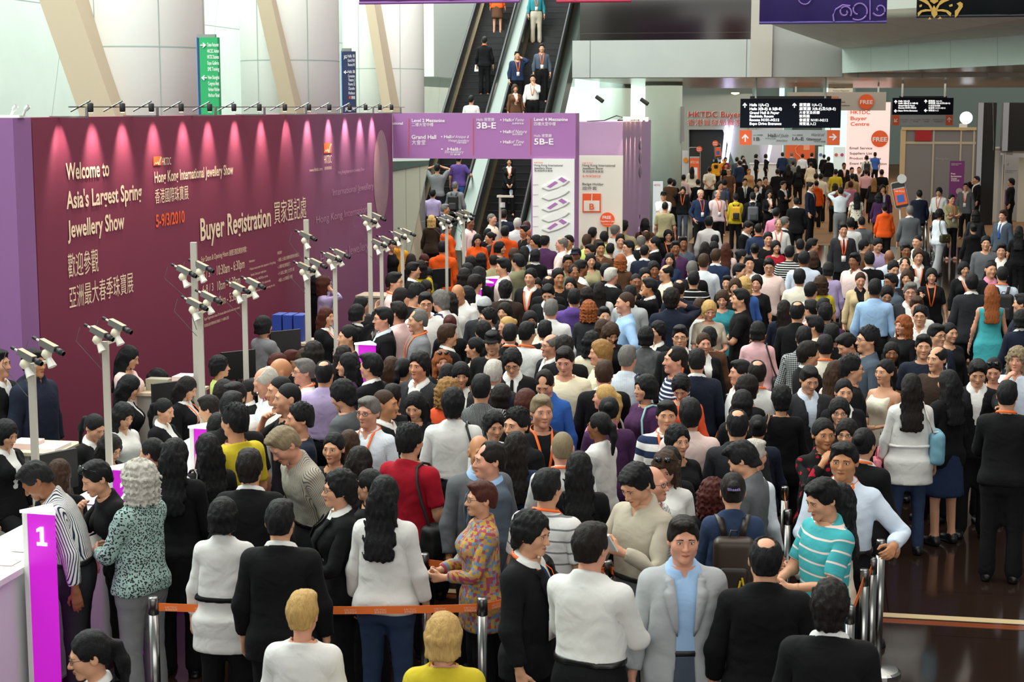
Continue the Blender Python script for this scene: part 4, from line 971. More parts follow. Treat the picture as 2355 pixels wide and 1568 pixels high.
struct(obj('wall_upper_back', [at_y(1300, 150, 60.), at_y(1780, 150, 60.), at_y(1780, -300, 60.), at_y(1300, -300, 60.)], [(0, 1, 2, 3)], M_panel))
# far back under the mezzanine: bright glazing, columns
struct(obj('wall_far', [(-14, 118, 0), (50, 118, 0), (50, 118, 9), (-14, 118, 9)], [(0, 1, 2, 3)], mat('far wall', 'c4d6cf', .6)))
for i, (x0, x1, Y) in enumerate(((1300, 1500, 84), (1290, 1322, 71), (1364, 1386, 70), (1452, 1482, 70), (1757, 1800, 116), (1900, 1950, 116))):
    p, q = at_y(x0, 170 if Y == 84 else 200, Y), at_y(x1, 400, Y); struct(obj('window_%d' % (i + 1), [(p[0], Y, q[2]), (q[0], Y, q[2]), (q[0], Y, p[2]), (p[0], Y, p[2])], [(0, 1, 2, 3)], mat('daylit glass', 'dffcf0', .3, emit=1.1)))
for x0, x1, Y in ((1378, 1450, 63), (1483, 1568, 57), (1735, 1790, 104), (1822, 1890, 106), (1965, 2040, 110)):
    p, q = at_y(x0, 300, Y), at_y(x1, 300, Y); r_ = (q[0] - p[0])/2; V, F = lathe([(r_, 0), (r_, 8.5 if Y > 100 else zf + .1)], ((p[0] + q[0])/2, Y), 32); c = struct(obj('column', V, F, mat('far column cladding', 'b9cfc6', .45), smooth=True))
# portal at the wall's end, over the way to the escalators
aP0, aP1 = 0.0, ab(on_b(1324, 300, 0))[0]; zb = ab(on_b(1100, 365, 0))[2]; aPi = ab(on_b(1222, 400, 0))[0]
por = empty('portal', G(0, .3), 'purple portal with hall directory across the way to the escalators', 'portal')
fr = adopt(por, boxes('portal_frame', [((aP0, 0, zb), (aP1, .45, HW)), ((aPi, 0, 0), (aP1, .45, zb + .001))], M_purple))
for s_, x0, y0, x1, h, m, bo, it in (('ational', 902.5, 286.5, 927, 6.5, M_wlet, .03, 0), ('Level 2 Mezzanine', 947.5, 280.5, 1023, 7.5, M_wlet, .03, 0), ('二樓大堂中樓', 947.5, 290.5, 997, 8, M_wlet, .03, 0), ('Grand Hall', 947, 319, 1003.5, 9, M_wlet, .03, 0), ('大會堂', 947.5, 333, 979, 11, M_wlet, .04, 0),
    ('• Hall', 1014.5, 317.5, 1038, 7, M_wlet, .03, 0), ('of Antique &', 1039, 317.5, 1079, 7, M_wlet, -.005, .4), ('Vintage Jewellery', 1032, 325.5, 1079.5, 6, M_wlet, -.005, .4), ('古董珍藏廳', 1050, 330, 1073, 3.6, M_wlet, .0, 0), ('•  Hall', 1014.5, 346, 1053, 7, M_wlet, .03, 0), ('of', 1054, 346, 1061, 7, M_wlet, -.005, 0), ('Extraordinary', 1023, 352, 1067, 7, M_wlet, -.005, .4), ('珍寶廳', 1036, 357, 1059, 3.6, M_wlet, 0, 0),
    ('Halls 展覽廳', 1096.5, 278, 1137, 6, M_wlet, .02, 0), ('3B-E', 1096.5, 295, 1141, 14, M_wlet, .045, 0), ('• Hall', 1150.5, 279, 1174, 7, M_wlet, .03, 0), ('of Fame', 1175, 279, 1205, 8, M_wlet, -.005, .4), ('品牌薈萃廊', 1178, 286, 1205, 4, M_wlet, 0, 0), ('• Hall', 1150.5, 306, 1174, 7, M_wlet, .03, 0), ('of Nature', 1175, 306, 1212, 8, M_wlet, -.005, .4), ('自然瑰寶', 1179, 311, 1202, 4, M_wlet, 0, 0), ('• Hall', 1150.5, 329.5, 1174, 7, M_wlet, .03, 0), ('of Time', 1175, 329.5, 1205, 8, M_wlet, -.005, .4), ('鐘表廊', 1181, 335, 1199, 4, M_wlet, 0, 0),
    ('Level 4 Mezzanine', 1228.5, 278, 1306, 7.5, M_wlet, .03, 0), ('四樓大堂中樓', 1228.5, 289, 1278, 8, M_wlet, .03, 0), ('Halls 展覽廳', 1228.5, 315, 1269, 6, M_wlet, .02, 0), ('5B-E', 1228.5, 332, 1273, 14, M_wlet, .045, 0)):
    put_b('lettering', s_, x0, y0, x1, 0, h, m, fr, bo, it)
for x in (940, 1088, 1220): poly_b('divider_line', [(x - .5, 355), (x + .5, 355), (x + .5, 272), (x - .5, 272)], 0, M_orange, fr)
mp = adopt(por, slab('floor_map_poster', 1225, 365, 1321, None, -.03, .025, M_white))
for s_, x0, y0, x1, h, m in (('HKTDC', 1229, 375, 1249, 3, M_orange), ('Hong Kong International', 1228.5, 382, 1294, 5, M_ink), ('Jewellery Show', 1228.5, 388.5, 1270, 5, M_ink), ('香港國際珠寶展', 1229, 395, 1271, 5, M_ink)): put_b('lettering', s_, x0, y0, x1, -.03, h, m, mp, .01)
for k, y in enumerate((427, 450, 476, 500, 523)):                    # five stacked floor plans
    o = [(1247, y + 4), (1262, y - 6), (1278, y - 12), (1292, y - 22), (1309, y - 12), (1300, y - 4), (1283, y + 4), (1262, y + 10)]
    poly_b('plan_outline', [(x + dx, yy + 1.6) for dx, (x, yy) in zip((-1.5, 0, 0, 0, 1.5, 1, 0, 0), o)], -.03, mat('plan line', 'b5b5b5', .6), mp); poly_b('plan_floor', o, -.03, M_white, mp, th=.018)
    if k % 2 == 0: poly_b('plan_hall', [(1258, y + 2), (1277, y - 11), (1284, y - 7), (1266, y + 5)], -.03, M_purple, mp, th=.022); poly_b('plan_hall', [(1284, y - 15), (1292, y - 20), (1305, y - 12), (1296, y - 7)], -.03, M_purple, mp, th=.022)
    put_b('lettering', 'Level %d' % (6 - k), 1226, y - 1, 1238, -.03, 3, M_ink, mp, 0)
# next booth: lilac box lit from its top edge
b2 = 2.2; a0_, a1_ = ab(on_b(1329, 300, b2))[0], ab(on_b(1432, 300, b2))[0]; z2 = ab(on_b(1400, 280, b2))[2]
bl = b2 + 0.; be = ab(on_a(1497, 300, a1_))[1]
bx = tag(box('booth_box', (a0_ - .6, b2, 0), (a1_, be, z2), [M_plilac]), 'lilac booth box with lit side right of the purple portal', 'booth')
for px in (1437, 1446, 1455, 1464, 1474, 1487):
    p = on_a(px, 281, a1_ + .12); V, F = lathe([(.03, -.04), (.035, .04)], (0, 0), 8); adopt(bx, obj('edge_lamp', [p + (0, 0, .06) + np.array(v) for v in V], F, mat('hot bulb', 'ffd9a0', .5, emit=14.)))
    l = bpy.data.lights.new('edge', 'SPOT'); l.energy = 60; l.color = (1, .75, .5); l.spot_size = math.radians(30); l.spot_blend = .6; lo = link(bpy.data.objects.new('edge_light', l)); lo.location = tuple(p); lo.rotation_euler = __import__('mathutils').Vector((-NX*.13 - np.array((0, 0, .9)))).to_track_quat('-Z', 'Y').to_euler()
for k, (y0, y1) in enumerate(((322, 345), (348, 376), (380, 408))): adopt(bx, obj('petal_print', [on_a(1472 + dx, y, a1_) + NX*.01 for dx, y in ((0, y0), (3, (y0*2 + y1)/3), (3, (y0 + y1*2)/3), (0, y1), (-3, (y0 + y1*2)/3), (-3, (y0*2 + y1)/3))], [(0, 1, 2, 3, 4, 5)], mat('grey petal print', '7d7285', .6)))
V, F = tube([on_b(1350, 279, b2 + .4), on_b(1390, 277, b2 + .3), on_b(1418, 266, b2 + .3), on_b(1432, 270, b2 + .3), on_b(1420, 277, b2 + .3), on_b(1470, 276, b2 + .5)], .012); tag(obj('loose_cable', V, F, M_black), 'loose black cable lying on top of the lilac booth', 'cable')
pb = empty('poster_board', on_b(1381, 560, b2 - .25), 'white Badge Holder poster board with orange letter B tag', 'poster board'); pb.location.z = 0
q = adopt(pb, slab('board', 1330, 358, 1432, None, b2 - .25, .08, mat('cream board', 'efeede', .5)))
for s_, x0, y0, x1, h, m, bo in (('HKTDC', 1340, 376, 1364, 3, M_orange, 0), ('Hong Kong International', 1339.5, 382.5, 1415, 5.5, M_ink, .012), ('Jewellery Show', 1339.5, 389.5, 1387, 5.5, M_ink, .012), ('香港國際珠寶展', 1340, 397, 1388, 5.5, M_ink, 0), ('5-9/3/2010', 1340, 407, 1381, 5, M_orange, .012), ('Badge Holder', 1339.5, 425.5, 1388.5, 5.5, M_ink, .012), ('證件套', 1339.5, 436.5, 1373, 7.5, M_ink, 0)): put_b('lettering', s_, x0, y0, x1, b2 - .25, h, m, q, bo)
poly_b('badge_icon', [(1340, 488), (1382, 488), (1382, 445), (1340, 445)], b2 - .25, M_orange, q); poly_b('badge_icon_card', [(1343, 485), (1379, 485), (1379, 461), (1343, 461)], b2 - .25, mat('cream board', 'efeede', .5), q, .016); put_b('lettering', 'B', 1355.5, 481.5, 1367, b2 - .27, 14, M_orange, q, .04)
poly_b('badge_icon_string', [(1360, 462), (1362, 462), (1363, 446), (1361, 446)], b2 - .25, mat('cream board', 'efeede', .5), q, .017)
dk = disc('free_disc', 1397, 505, 17, b2 - .34, M_orange, pb); put_b('lettering', 'FREE', 1386, 503, 1405.5, b2 - .38, 7, M_wlet, dk, .03); put_b('lettering', 'Suppliers List', 1381, 510, 1413, b2 - .38, 4, M_wlet, dk, .01); put_b('lettering', 'www.hktdc.com', 1386, 516, 1408, b2 - .38, 2.2, M_wlet, dk, 0)
adopt(pb, slab('easel', 1396, 520, 1398, None, b2 - .36, .04, M_black))
# escalators: two flights side by side, rising away from the viewer along the hall
SL = .72; EB = 13.4
def esc(a0, a1, lab):
    e = empty('escalator', G((a0 + a1)/2, EB), lab, 'escalator', 'the pair of escalators')
    n = 46; V, F = [], []
    rise, run = .20, .20/SL
    for k in range(n):
        b, z = EB + k*run, k*rise
        i = len(V); V += [G(a, bb, zz) for a in (a0 + .12, a1 - .12) for bb, zz in ((b, max(z - .25, 0)), (b, z + rise - .012), (b + run + .02, z + rise - .012))]; F += [(i, i + 3, i + 4, i + 1), (i + 1, i + 4, i + 5, i + 2)]
        i = len(V); V += [G(a, bb, zz) for a in (a0 + .12, a1 - .12) for bb, zz in ((b - .012, z + rise - .03), (b - .012, z + rise - .008), (b + .02, z + rise - .006))]; F += [(i, i + 3, i + 4, i + 1), (i + 1, i + 4, i + 5, i + 2)]
    adopt(e, obj('steps', V, F, mat('dark ribbed steps', '1a1a1c', .45, metal=.3)))
    top = n*rise; bt = EB + n*run
    for s, a in (('l', a0), ('r', a1)):
        sg = 1 if s == 'l' else -1
        def strip(name, o0, o1, h0, h1, m):
            pr = [(EB - 1.2, -.02), (EB, 0.), (bt, top)]
            V = [G(a + sg*o, b, max(z, 0) + h) for b, z in pr for o, h in ((o0, h0), (o1, h0), (o1, h1), (o0, h1))]
            F = [(k*4 + j, k*4 + (j + 1) % 4, k*4 + 4 + (j + 1) % 4, k*4 + 4 + j) for k in range(2) for j in range(4)] + [(3, 2, 1, 0), (8, 9, 10, 11)]
            adopt(e, obj(name, V, F, m))
        strip('skirt', .0, .12, -.5, .28, mat('bronze skirt', '8c7a60', .25, metal=.8)); strip('balustrade', .04, .07, .28, .88, mat('grey green balustrade', '4c534c', .15, metal=.3)); 
        V, F = tube([G(a + sg*.055, EB - 1.15, .45), G(a + sg*.055, EB - 1.3, .72), G(a + sg*.055, EB - 1.1, .92), G(a + sg*.055, EB, .93), G(a + sg*.055, bt, top + .93)], .045, 8); adopt(e, obj('handrail', V, F, M_black, smooth=True))
    return e
aE0, aE1 = ab(on_b(958, 500, EB + 1.0))[0], ab(on_b(1216, 470, EB + 1.0))[0]; mid = (aE0 + aE1)/2
esc(aE0, mid - .17, 'left escalator of the pair, riders going up'); esc(mid + .17, aE1, 'right escalator of the pair, riders coming down')
struct(obj('wall_escalator_infill', [G(mid - .17, EB - 1, .30), G(mid + .17, EB - 1, .30), G(mid + .17, EB + 13, .5 + 13*SL), G(mid - .17, EB + 13, .5 + 13*SL)], [(0, 1, 2, 3)], mat('grey green infill', '4e5a53', .35, metal=.3)))
for nm, pts, bq, mt in (('wall_escalator_side', [(870, 720), (870, 398), (905, 388), (985, 377), (948, 560), (915, 720)], 6.0, mat('beige green side panels', 'b5b6a4', .5, build=tiles(.32, 60., .008, '8a8c7c', use='face'))), ('trim_1', [(870, 399), (985, 378), (986, 369), (870, 372)], 5.97, mat('dark green capping', '4a5a52', .4)), ('wall_escalator_back', [(870, 374), (986, 370), (1000, 330), (870, 330)], 6.2, M_wpaint)):
    P = [on_b(x, y, bq) for x, y in pts]; n = len(P); struct(obj(nm, P + [q + UX*.06 for q in P], [tuple(range(n)), tuple(range(n, 2*n))[::-1]] + [(k, k + n, (k + 1) % n + n, (k + 1) % n) for k in range(n)], mt))
V_ = [G(aE1 + .02, EB - .5, -.4), G(aE1 + .02, EB + 13, 13*SL - .4), G(aE1 + .02, EB + 13, 13*SL + .3), G(aE1 + .02, EB - .5, .3)]; struct(obj('wall_escalator_cheek', V_ + [v + NX*.25 for v in V_], [(0, 1, 2, 3), (4, 7, 6, 5), (3, 2, 6, 7), (0, 4, 5, 1)], mat('grey green infill', '4e5a53', .35, metal=.3)))
zq = ab(on_b(1000, 176, 24.))[2]; struct(box('wall_upper_block', (ab(on_b(970, 176, 24.))[0], 24., zq), (ab(on_b(998, 176, 24.))[0], 40., zq + 8), mat('white block', 'd9ded8', .5)))
# ---------------------------------------------------------------- hanging signs and banners
def rods(root, pxs, y, b, top=None):
    for px in pxs:
        p = on_b(px, y, b); V, F = tube([p + UX*.05, np.array((p[0], p[1], top or zf + .05)) + UX*.05], .03, 8); adopt(root, obj('rod', V, F, M_wpaint))
def arrow(px, py, s, b, ang, m, parent):
    pts = [(-.09, -.5), (.09, -.5), (.09, .12), (.34, -.12), (.46, .0), (0, .5), (-.46, 0), (-.34, -.12), (-.09, .12)]
    c, n = math.cos(ang), math.sin(ang); poly_b('arrow', [(px + s*(x*c - y*n), py - s*(x*n + y*c)) for x, y in pts], b, m, parent, th=.01, lift=.006)
bs = 20.6
s1 = empty('hanging_sign', on_b(1818, 260, bs), 'large dark navy hanging sign with white hall directions in two halves', 'hanging sign', 'dark hanging direction signs')
pn = adopt(s1, slab('sign_panel', 1703, 227, 1816, 294, bs, .25, M_sign), slab('sign_panel', 1817.5, 227, 1933, 294, bs, .25, M_sign), slab('top_rail', 1725, 221, 1912, 227, bs + .05, .15, M_black)).children[0]
for s_, x0, y0, x1, h in (('Halls 1(A-C)', 1724, 244, 1768, 6), ('Halls 3(B-E) & 5(B-E)', 1724, 253, 1798, 6), ('Grand Hall & Foyer', 1724, 262, 1792, 6), ('Bauhinia Room', 1724, 270, 1779, 6), ('Rooms N101-N212', 1724, 278.5, 1792, 6), ('Expo Drive Entrance', 1724, 287, 1797, 6),
    ('展覽廳 1(A-C)', 1838, 244, 1890, 6), ('展覽廳 3(B-E)及5(B-E)', 1838, 253, 1922, 6), ('大會堂及前廳', 1838, 262, 1885, 6.5), ('紫荊廳', 1838, 270.5, 1862, 6.5), ('會議室 N101-N212', 1838, 279, 1904, 6), ('博覽道入口', 1838, 288, 1876, 6.5)): put_b('lettering', s_, x0, y0, x1, bs, h, M_lit, pn, .02)
for x in (1713, 1827): arrow(x, 242, 11, bs, 0, M_lit, pn)
rods(s1, (1738, 1898), 226, bs)
s2 = empty('hanging_sign', on_b(1816, 316, bs), 'grey hanging strip with orange arrow squares under the large navy sign', 'hanging sign', 'grey hanging strips with orange arrows')
M_gsign = mat('grey sign', 'b0b3b6', .5)
pn = adopt(s2, slab('sign_panel', 1701, 299, 1931, 333, bs, .06, M_gsign)).children[0]
for x0, x1 in ((1701, 1728), (1902, 1931)): poly_b('arrow_square', [(x0, 333), (x1, 333), (x1, 299), (x0, 299)], bs, M_orange, pn)
arrow(1714, 317, 18, bs - .01, 0, M_wlet, pn); arrow(1916, 315, 18, bs - .01, -math.pi/2, M_wlet, pn)
for s_, x0, y0, x1, h, bo, it in (('Hall 展覽廳', 1733, 312, 1754, 3, 0, 0), ('1B', 1733, 323, 1747, 8, .02, 0), ('Hall', 1766, 315, 1784, 8, .02, 0), ('of Jade', 1785, 315, 1813, 8, -.005, .4), ('Jewellery', 1784, 325, 1811, 5, -.005, .4), ('翡翠玉石廊', 1760, 320, 1784, 3, 0, 0), ('Halls 展覽廳', 1822, 312, 1846, 3, 0, 0), ('1A-E', 1822, 323, 1848, 8, .02, 0), ('World of', 1866, 313, 1896, 7, -.005, .4), ('Glamour', 1854, 322.5, 1889, 6, .02, 0), ('琳瑯珍寶廳', 1872, 327, 1898, 3, 0, 0)): put_b('lettering', s_, x0, y0, x1, bs - .01, h, M_ink, pn, bo, it)
for px in (1720, 1910): p = on_b(px, 294, bs); V, F = tube([p + UX*.03 + (0, 0, .03), p + UX*.03 - (0, 0, .12)], .012, 6); adopt(s2, obj('hook', V, F, M_chrome))
bs = 24.5
s3 = empty('hanging_sign', on_b(2122, 245, bs), 'smaller navy hanging sign with white directions further along to the right', 'hanging sign', 'dark hanging direction signs')
pn = adopt(s3, slab('sign_panel', 2053, 225, 2192, 264, bs, .25, M_sign), slab('top_rail', 2068, 221, 2178, 225, bs + .05, .15, M_black)).children[0]
for s_, x0, y0, x1, h in (('Halls 1(A-C)', 2066, 234, 2092, 3.4), ('Halls 3(B-E) & 5(B-E)', 2066, 239, 2111, 3.4), ('Grand Hall & Foyer', 2066, 244.5, 2104, 3.4), ('Rooms N101-N212', 2066, 249.5, 2107, 3.4), ('Expo Drive Entrance', 2066, 256, 2110, 3.4), ('展覽廳 1(A-C)', 2135, 234, 2166, 3.4), ('展覽廳 3(B-E)及5(B-E)', 2135, 239, 2185, 3.4), ('大會堂及前廳', 2135, 245, 2162, 3.8), ('會議室 N101-N212', 2135, 250, 2174, 3.4), ('博覽道入口', 2135, 256, 2158, 3.8)): put_b('lettering', s_, x0, y0, x1, bs, h, M_lit, pn, .02)
for x, y, a in ((2060, 234, 0), (2129, 233, 0), (2060, 255, math.pi/2), (2129, 254, math.pi/2)): arrow(x, y, 8, bs, a, M_lit, pn)
rods(s3, (2075, 2173), 223, bs)
s4 = empty('hanging_sign', on_b(2121, 276, bs), 'grey strip with two orange arrow squares under the smaller navy sign', 'hanging sign', 'grey hanging strips with orange arrows')
pn = adopt(s4, slab('sign_panel', 2052, 265, 2191, 288, bs, .06, M_gsign)).children[0]
for x0, x1 in ((2052, 2068), (2175, 2191)): poly_b('arrow_square', [(x0, 288), (x1, 288), (x1, 265), (x0, 265)], bs, M_orange, pn)
arrow(2060, 277, 11, bs - .01, math.radians(135), M_wlet, pn); arrow(2183, 275, 12, bs - .01, 0, M_wlet, pn)
for s_, x0, x1 in (('Credit Room', 2071, 2089), ('Exports Lounge', 2094, 2117), ('Private Room', 2121, 2139), ('Customer Service', 2145, 2171)): put_b('lettering', s_, x0, 276, x1, bs - .01, 2.4, M_ink, pn, 0)
for s_, x0, x1 in (('小組室', 2075, 2085), ('貴賓廳', 2100, 2112), ('洽談室', 2125, 2136), ('客戶服務中心', 2149, 2168)): put_b('lettering', s_, x0, 281, x1, bs - .01, 2.6, M_ink, pn, 0)
bs = 30.
s5 = empty('hanging_board', on_b(1924, 233, bs), 'pale grey hanging board with an orange FREE disc behind the navy sign', 'hanging board')
pn = adopt(s5, slab('sign_panel', 1811, 212, 2037, 254, bs, .12, mat('pale grey board', 'b9b7b0', .5))).children[0]
put_b('lettering', 'HKTDC Buyer Centre', 1833, 226, 1929, bs, 6, M_orange, pn, .02); put_b('lettering', 'Product Magazines', 1880, 236, 1944, bs, 3.6, M_ink, pn, .015); put_b('lettering', 'Event Pre-registration', 1875, 244, 1954, bs, 3.6, M_ink, pn, .015)
d_ = disc('free_disc', 1992, 234, 18, bs - .03, M_orange, pn); put_b('lettering', 'FREE', 1978, 239, 2007, bs - .07, 9, M_wlet, pn, .03); rods(s5, (1830, 2020), 214, bs)
s6 = empty('banner_board', on_b(1908, 202, 34.), 'pale board with small grey service list just under the ceiling', 'hanging board')
pn = adopt(s6, slab('sign_panel', 1905, 192, 1961, 220, 34., .1, mat('cream board', 'efeede', .5))).children[0]; put_b('lettering', 'Suppliers List', 1916, 203, 1943, 34., 3, M_ink, pn, 0); put_b('lettering', 'Product Magazines', 1916, 210, 1953, 34., 3, M_ink, pn, 0); rods(s6, (1910, 1956), 194, 34.)
bs = 61.
fb = empty('light_banner', on_b(1998, 300, bs), 'tall glowing pinkish Buyer Centre banner with orange FREE disc', 'banner'); fb.location.z = 0
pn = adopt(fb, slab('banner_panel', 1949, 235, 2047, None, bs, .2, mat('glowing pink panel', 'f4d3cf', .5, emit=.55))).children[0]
for s_, x0, y0, x1, h, m, bo in (('HKTDC', 1956, 262, 2001, 8.5, M_orange, .03), ('Buyer', 1956, 276, 1994, 8.5, M_orange, .03), ('Centre', 1956, 289, 1999, 8.5, M_orange, .03), ('Email Service', 1954, 343, 2006, 5.5, M_ink, .02), ('Suppliers List', 1954, 355, 2006, 5.5, M_ink, .02), ('Product Magazines', 1954, 366.5, 2026, 5.5, M_ink, .02), ('Event Pre-registration', 1954, 378.5, 2039, 5.5, M_ink, .02)): put_b('lettering', s_, x0, y0, x1, bs, h, m, pn, bo)
disc('free_disc', 2023, 319, 20, bs - .03, M_orange, pn); put_b('lettering', 'FREE', 2007, 325, 2040, bs - .07, 10, M_wlet, pn, .035)
# cloth banners hung above the view
bb = 1.0
def banner(name, px0, y0, px1, y1, b, up, m, lab, scroll=None, sm=None):
    e = empty(name, on_b((px0 + px1)/2, y0, b), lab, 'banner', 'cloth banners hung over the hall')
    p, q = on_b(px0, y0, b), on_b(px1, y1, b); z = (p[2] + q[2])/2; n = 24; V = []
    for i in range(n + 1):
        t = i/n; x = p + (q - p)*t; o = UX*.02*math.sin(t*19)
        V += [np.array((x[0], x[1], z)) + o, np.array((x[0], x[1], z + up)) + o*.3]
    k = len(V); V += [v + UX*.01 for v in V]
    F = [(2*i, 2*i + 2, 2*i + 3, 2*i + 1) for i in range(n)] + [(k + 2*i, k + 2*i + 1, k + 2*i + 3, k + 2*i + 2) for i in range(n)] + [(2*i, k + 2*i, k + 2*i + 2, 2*i + 2) for i in range(n)]
    c = adopt(e, obj('cloth', V, F, m, smooth=True)).children[0]
    V, F = tube([np.array((p[0], p[1], z)), np.array((q[0], q[1], z))], .025, 8); adopt(e, obj('hem_bar', V, F, m))
    for s, pts in (scroll or ()):
        V, F = tube([on_b(x, y, b) - UX*.035 for x, y in pts], s, 5); adopt(c, obj('scroll_print', V, F, sm))
    return e
def spiral(cx, cy, r, t0, t1, n=26, dec=.72): return [(cx + r*math.cos(t0 + (t1 - t0)*i/n)*(1 - dec*i/n), cy - r*math.sin(t0 + (t1 - t0)*i/n)*(1 - dec*i/n)) for i in range(n + 1)]
M_vio = mat('violet banner cloth', '4d3f86', .5); M_viol = mat('lilac scroll print', '7d63ac', .5)
banner('cloth_banner', 1746, 55, 2039, 48, bb, 2.2, M_vio, 'violet cloth banner with lilac scrolls hung over the far hall',
    [(.016, spiral(1943, 28, 16, -.6, 7)), (.016, spiral(1975, 24, 24, -2.2, 4.4, dec=.6)), (.012, [(2001, 0), (2001, 46)]), (.016, spiral(2023, 22, 17, 3.6, 10)), (.016, [(1918, 49), (1916, 35), (1922, 22), (1938, 12), (1955, 14)]), (.012, spiral(1852, -4, 16, 3.1, 6.2, dec=.2))], M_viol)
M_bkb = mat('black banner cloth', '1b2126', .6); M_gold = mat('gold print', 'b8933f', .5)
eb = banner('cloth_banner', 2107, 45, 2480, 27, bb, 2.2, M_bkb, 'black cloth banner with gold damask print at the upper right')
cl = [c for c in eb.children if c.name.startswith('cloth')][0]
for pts in ([(2148, 42), (2142, 32), (2141, 24), (2148, 12), (2155, 24), (2156, 33)], [(2112, 38), (2110, 30), (2117, 24), (2128, 21), (2140, 22), (2135, 12), (2124, 5), (2112, 0), (2120, -6), (2134, 2), (2143, 16), (2144, 26), (2132, 26), (2120, 28), (2116, 33)], [(2186, 38), (2188, 30), (2180, 24), (2168, 21), (2156, 22), (2161, 12), (2172, 5), (2184, 0), (2176, -6), (2162, 2), (2153, 16), (2152, 26), (2164, 26), (2176, 28), (2180, 33)], [(2196, 41), (2202, 36), (2207, 26), (2214, 16), (2214, 8), (2208, 4), (2200, 8), (2205, 14), (2202, 20), (2196, 25)], [(2114, 12), (2120, 10), (2120, 15), (2115, 17)], [(2182, 12), (2190, 9), (2191, 14), (2184, 16)], [(2142, -8), (2154, -8), (2158, 3), (2148, 9), (2139, 3)], [(2134, 45), (2138, 39), (2142, 44)], [(2156, 44), (2162, 38), (2166, 43)]):
    poly_b('gold_print', pts, bb - .03, M_gold, cl, th=.006)
banner('cloth_banner', 826, 6, 1195, 4, -2.0, 2.0, mat('mauve banner cloth', '7a4a8c', .55), 'mauve cloth banner whose lower edge shows over the portal')
banner('cloth_banner', 1280, 3, 1452, 2, -2.0, 2.0, mat('crimson banner cloth', 'a02040', .55), 'crimson cloth banner of which only the hem shows')
# ---------------------------------------------------------------- signs on the columns
def col_sign(px0, y0, px1, y1, bcol, m, side, lab, lines):
    b = bcol; e = empty('column_sign', on_b((px0 + px1)/2, y0, b), lab, 'sign', 'direction signs on the columns')
    pn = adopt(e, slab('sign_panel', px0 + (px1 - px0)*.13, y0, px1, y1, b, .10, m), slab('sign_side', px0, y0 - 1, px0 + (px1 - px0)*.13, y1, b + .01, .10, side), slab('top_cap', px0 + 2, y0 - 7, px1 - 10, y0 + 1, b + .03, .05, M_chrome)).children[0]
    for s_, x0, y, x1, h in lines: put_b('lettering', s_, x0, y, x1, b, h, M_wlet, pn, .0)
    return pn
gs = col_sign(451, 86, 505, 300, -6.0, mat('green sign', '1f9d5e', .45), mat('blue sign edge', '5d8fd0', .45), 'green direction sign on the first fat column', (('Chinese Restaurant', 477, 107, 503.5, 9), ('HKCEC Admin', 477.5, 121.5, 504, 9), ('HKTDC Business', 477.5, 135, 504, 9), ('Expo Galleria', 478, 149, 504, 9), ('SME Training', 478.5, 163, 504.5, 9), ('New Shanghai', 479, 182, 505, 9), ('Congress Rest.', 479.5, 196, 505, 9), ('Harbour Kitchen', 480, 209.5, 505.5, 9), ('Harbour Road', 480, 223, 505.5, 9)))
arrow(468, 104, 13, -6.0, -math.pi/2, M_wlet, gs); arrow(470, 179, 13, -6.0, math.pi/2, M_wlet, gs)
ns = col_sign(784, 118, 817, 290, 1.4, mat('navy column sign', '232f55', .45), mat('blue sign edge', '5d8fd0', .45), 'navy direction sign on the second fat column', (('Halls 1B', 800, 132, 816, 7), ('Grand Hall', 800, 142, 816, 7), ('Rooms N1', 801, 152, 816.5, 7), ('Halls 3B', 800.5, 168, 816.5, 7), ('Convention', 801, 178, 816.5, 7), ('Theatre 2', 801.5, 187, 817, 7), ('Rooms S2', 802, 196.5, 817, 7), ('Chancellor', 802, 206.5, 817, 7), ('Harbour', 802, 217, 817, 7), ('港鐵', 808, 228, 817, 7)))
arrow(795, 166, 9, 1.4, math.pi/2, M_wlet, ns); put_b('lettering', 'JG', 791, 134, 798, 1.4, 7, M_wlet, ns, .02); put_b('lettering', 'JG', 794, 254, 801, 1.4, 7, M_wlet, ns, .02); put_b('lettering', '展覽', 803, 254, 817, 1.4, 7, M_wlet, ns, 0); poly_b('red_mark', [(803, 227), (807, 227), (807, 221), (803, 221)], 1.4, mat('red mark', 'c84a2a', .5), ns)
# ---------------------------------------------------------------- things at the back of the hall
bk_ = 61.
ab_ = empty('booth_arch', on_b(1640, 300, bk_ + 2), 'grey white booth arch carrying red raised Buyer Centre letters', 'booth'); ab_.location.z = 0
P0 = [(1568, 416), (1568, 200), (1700, 200), (1728, 200), (1752, 416), (1702, 416), (1662, 298), (1584, 298), (1584, 416)]
V = [on_b(x, y, bk_ + 2) for x, y in P0]; n = len(V)
adopt(ab_, obj('arch_panel', V + [v + UX*.5 for v in V], [(0, 1, 2, 7, 8), (2, 3, 4, 5, 6), (2, 6, 7)] + [tuple(n + i for i in f[::-1]) for f in ((0, 1, 2, 7, 8), (2, 3, 4, 5, 6), (2, 6, 7))] + [(i, i + n, (i + 1) % n + n, (i + 1) % n) for i in range(n)], mat('grey booth shell', 'a3a79f', .5)))
pn = ab_.children[0]
for dx, mt in ((-1.2, M_wlet), (0, mat('red raised lettering', 'c2371c', .5))):
    put_b('raised_lettering', 'HKTDC Buyer Centre', 1583 + dx, 269 + dx*.3, 1768 + dx, bk_ + 1.9 + dx*-.05, 13, mt, pn, .015); put_b('raised_lettering', '香港貿發局買家服務中心', 1581 + dx, 289 + dx*.3, 1778 + dx, bk_ + 1.9 + dx*-.05, 14, mt, pn, .01)
adopt(ab_, slab('dark_opening', 1570, 296, 1676, None, bk_ + 2.6, .1, M_black), slab('grey_counter', 1640, 367, 1662, 372, bk_ + 2.3, .2, mat('grey sage', '8a948c', .6)))
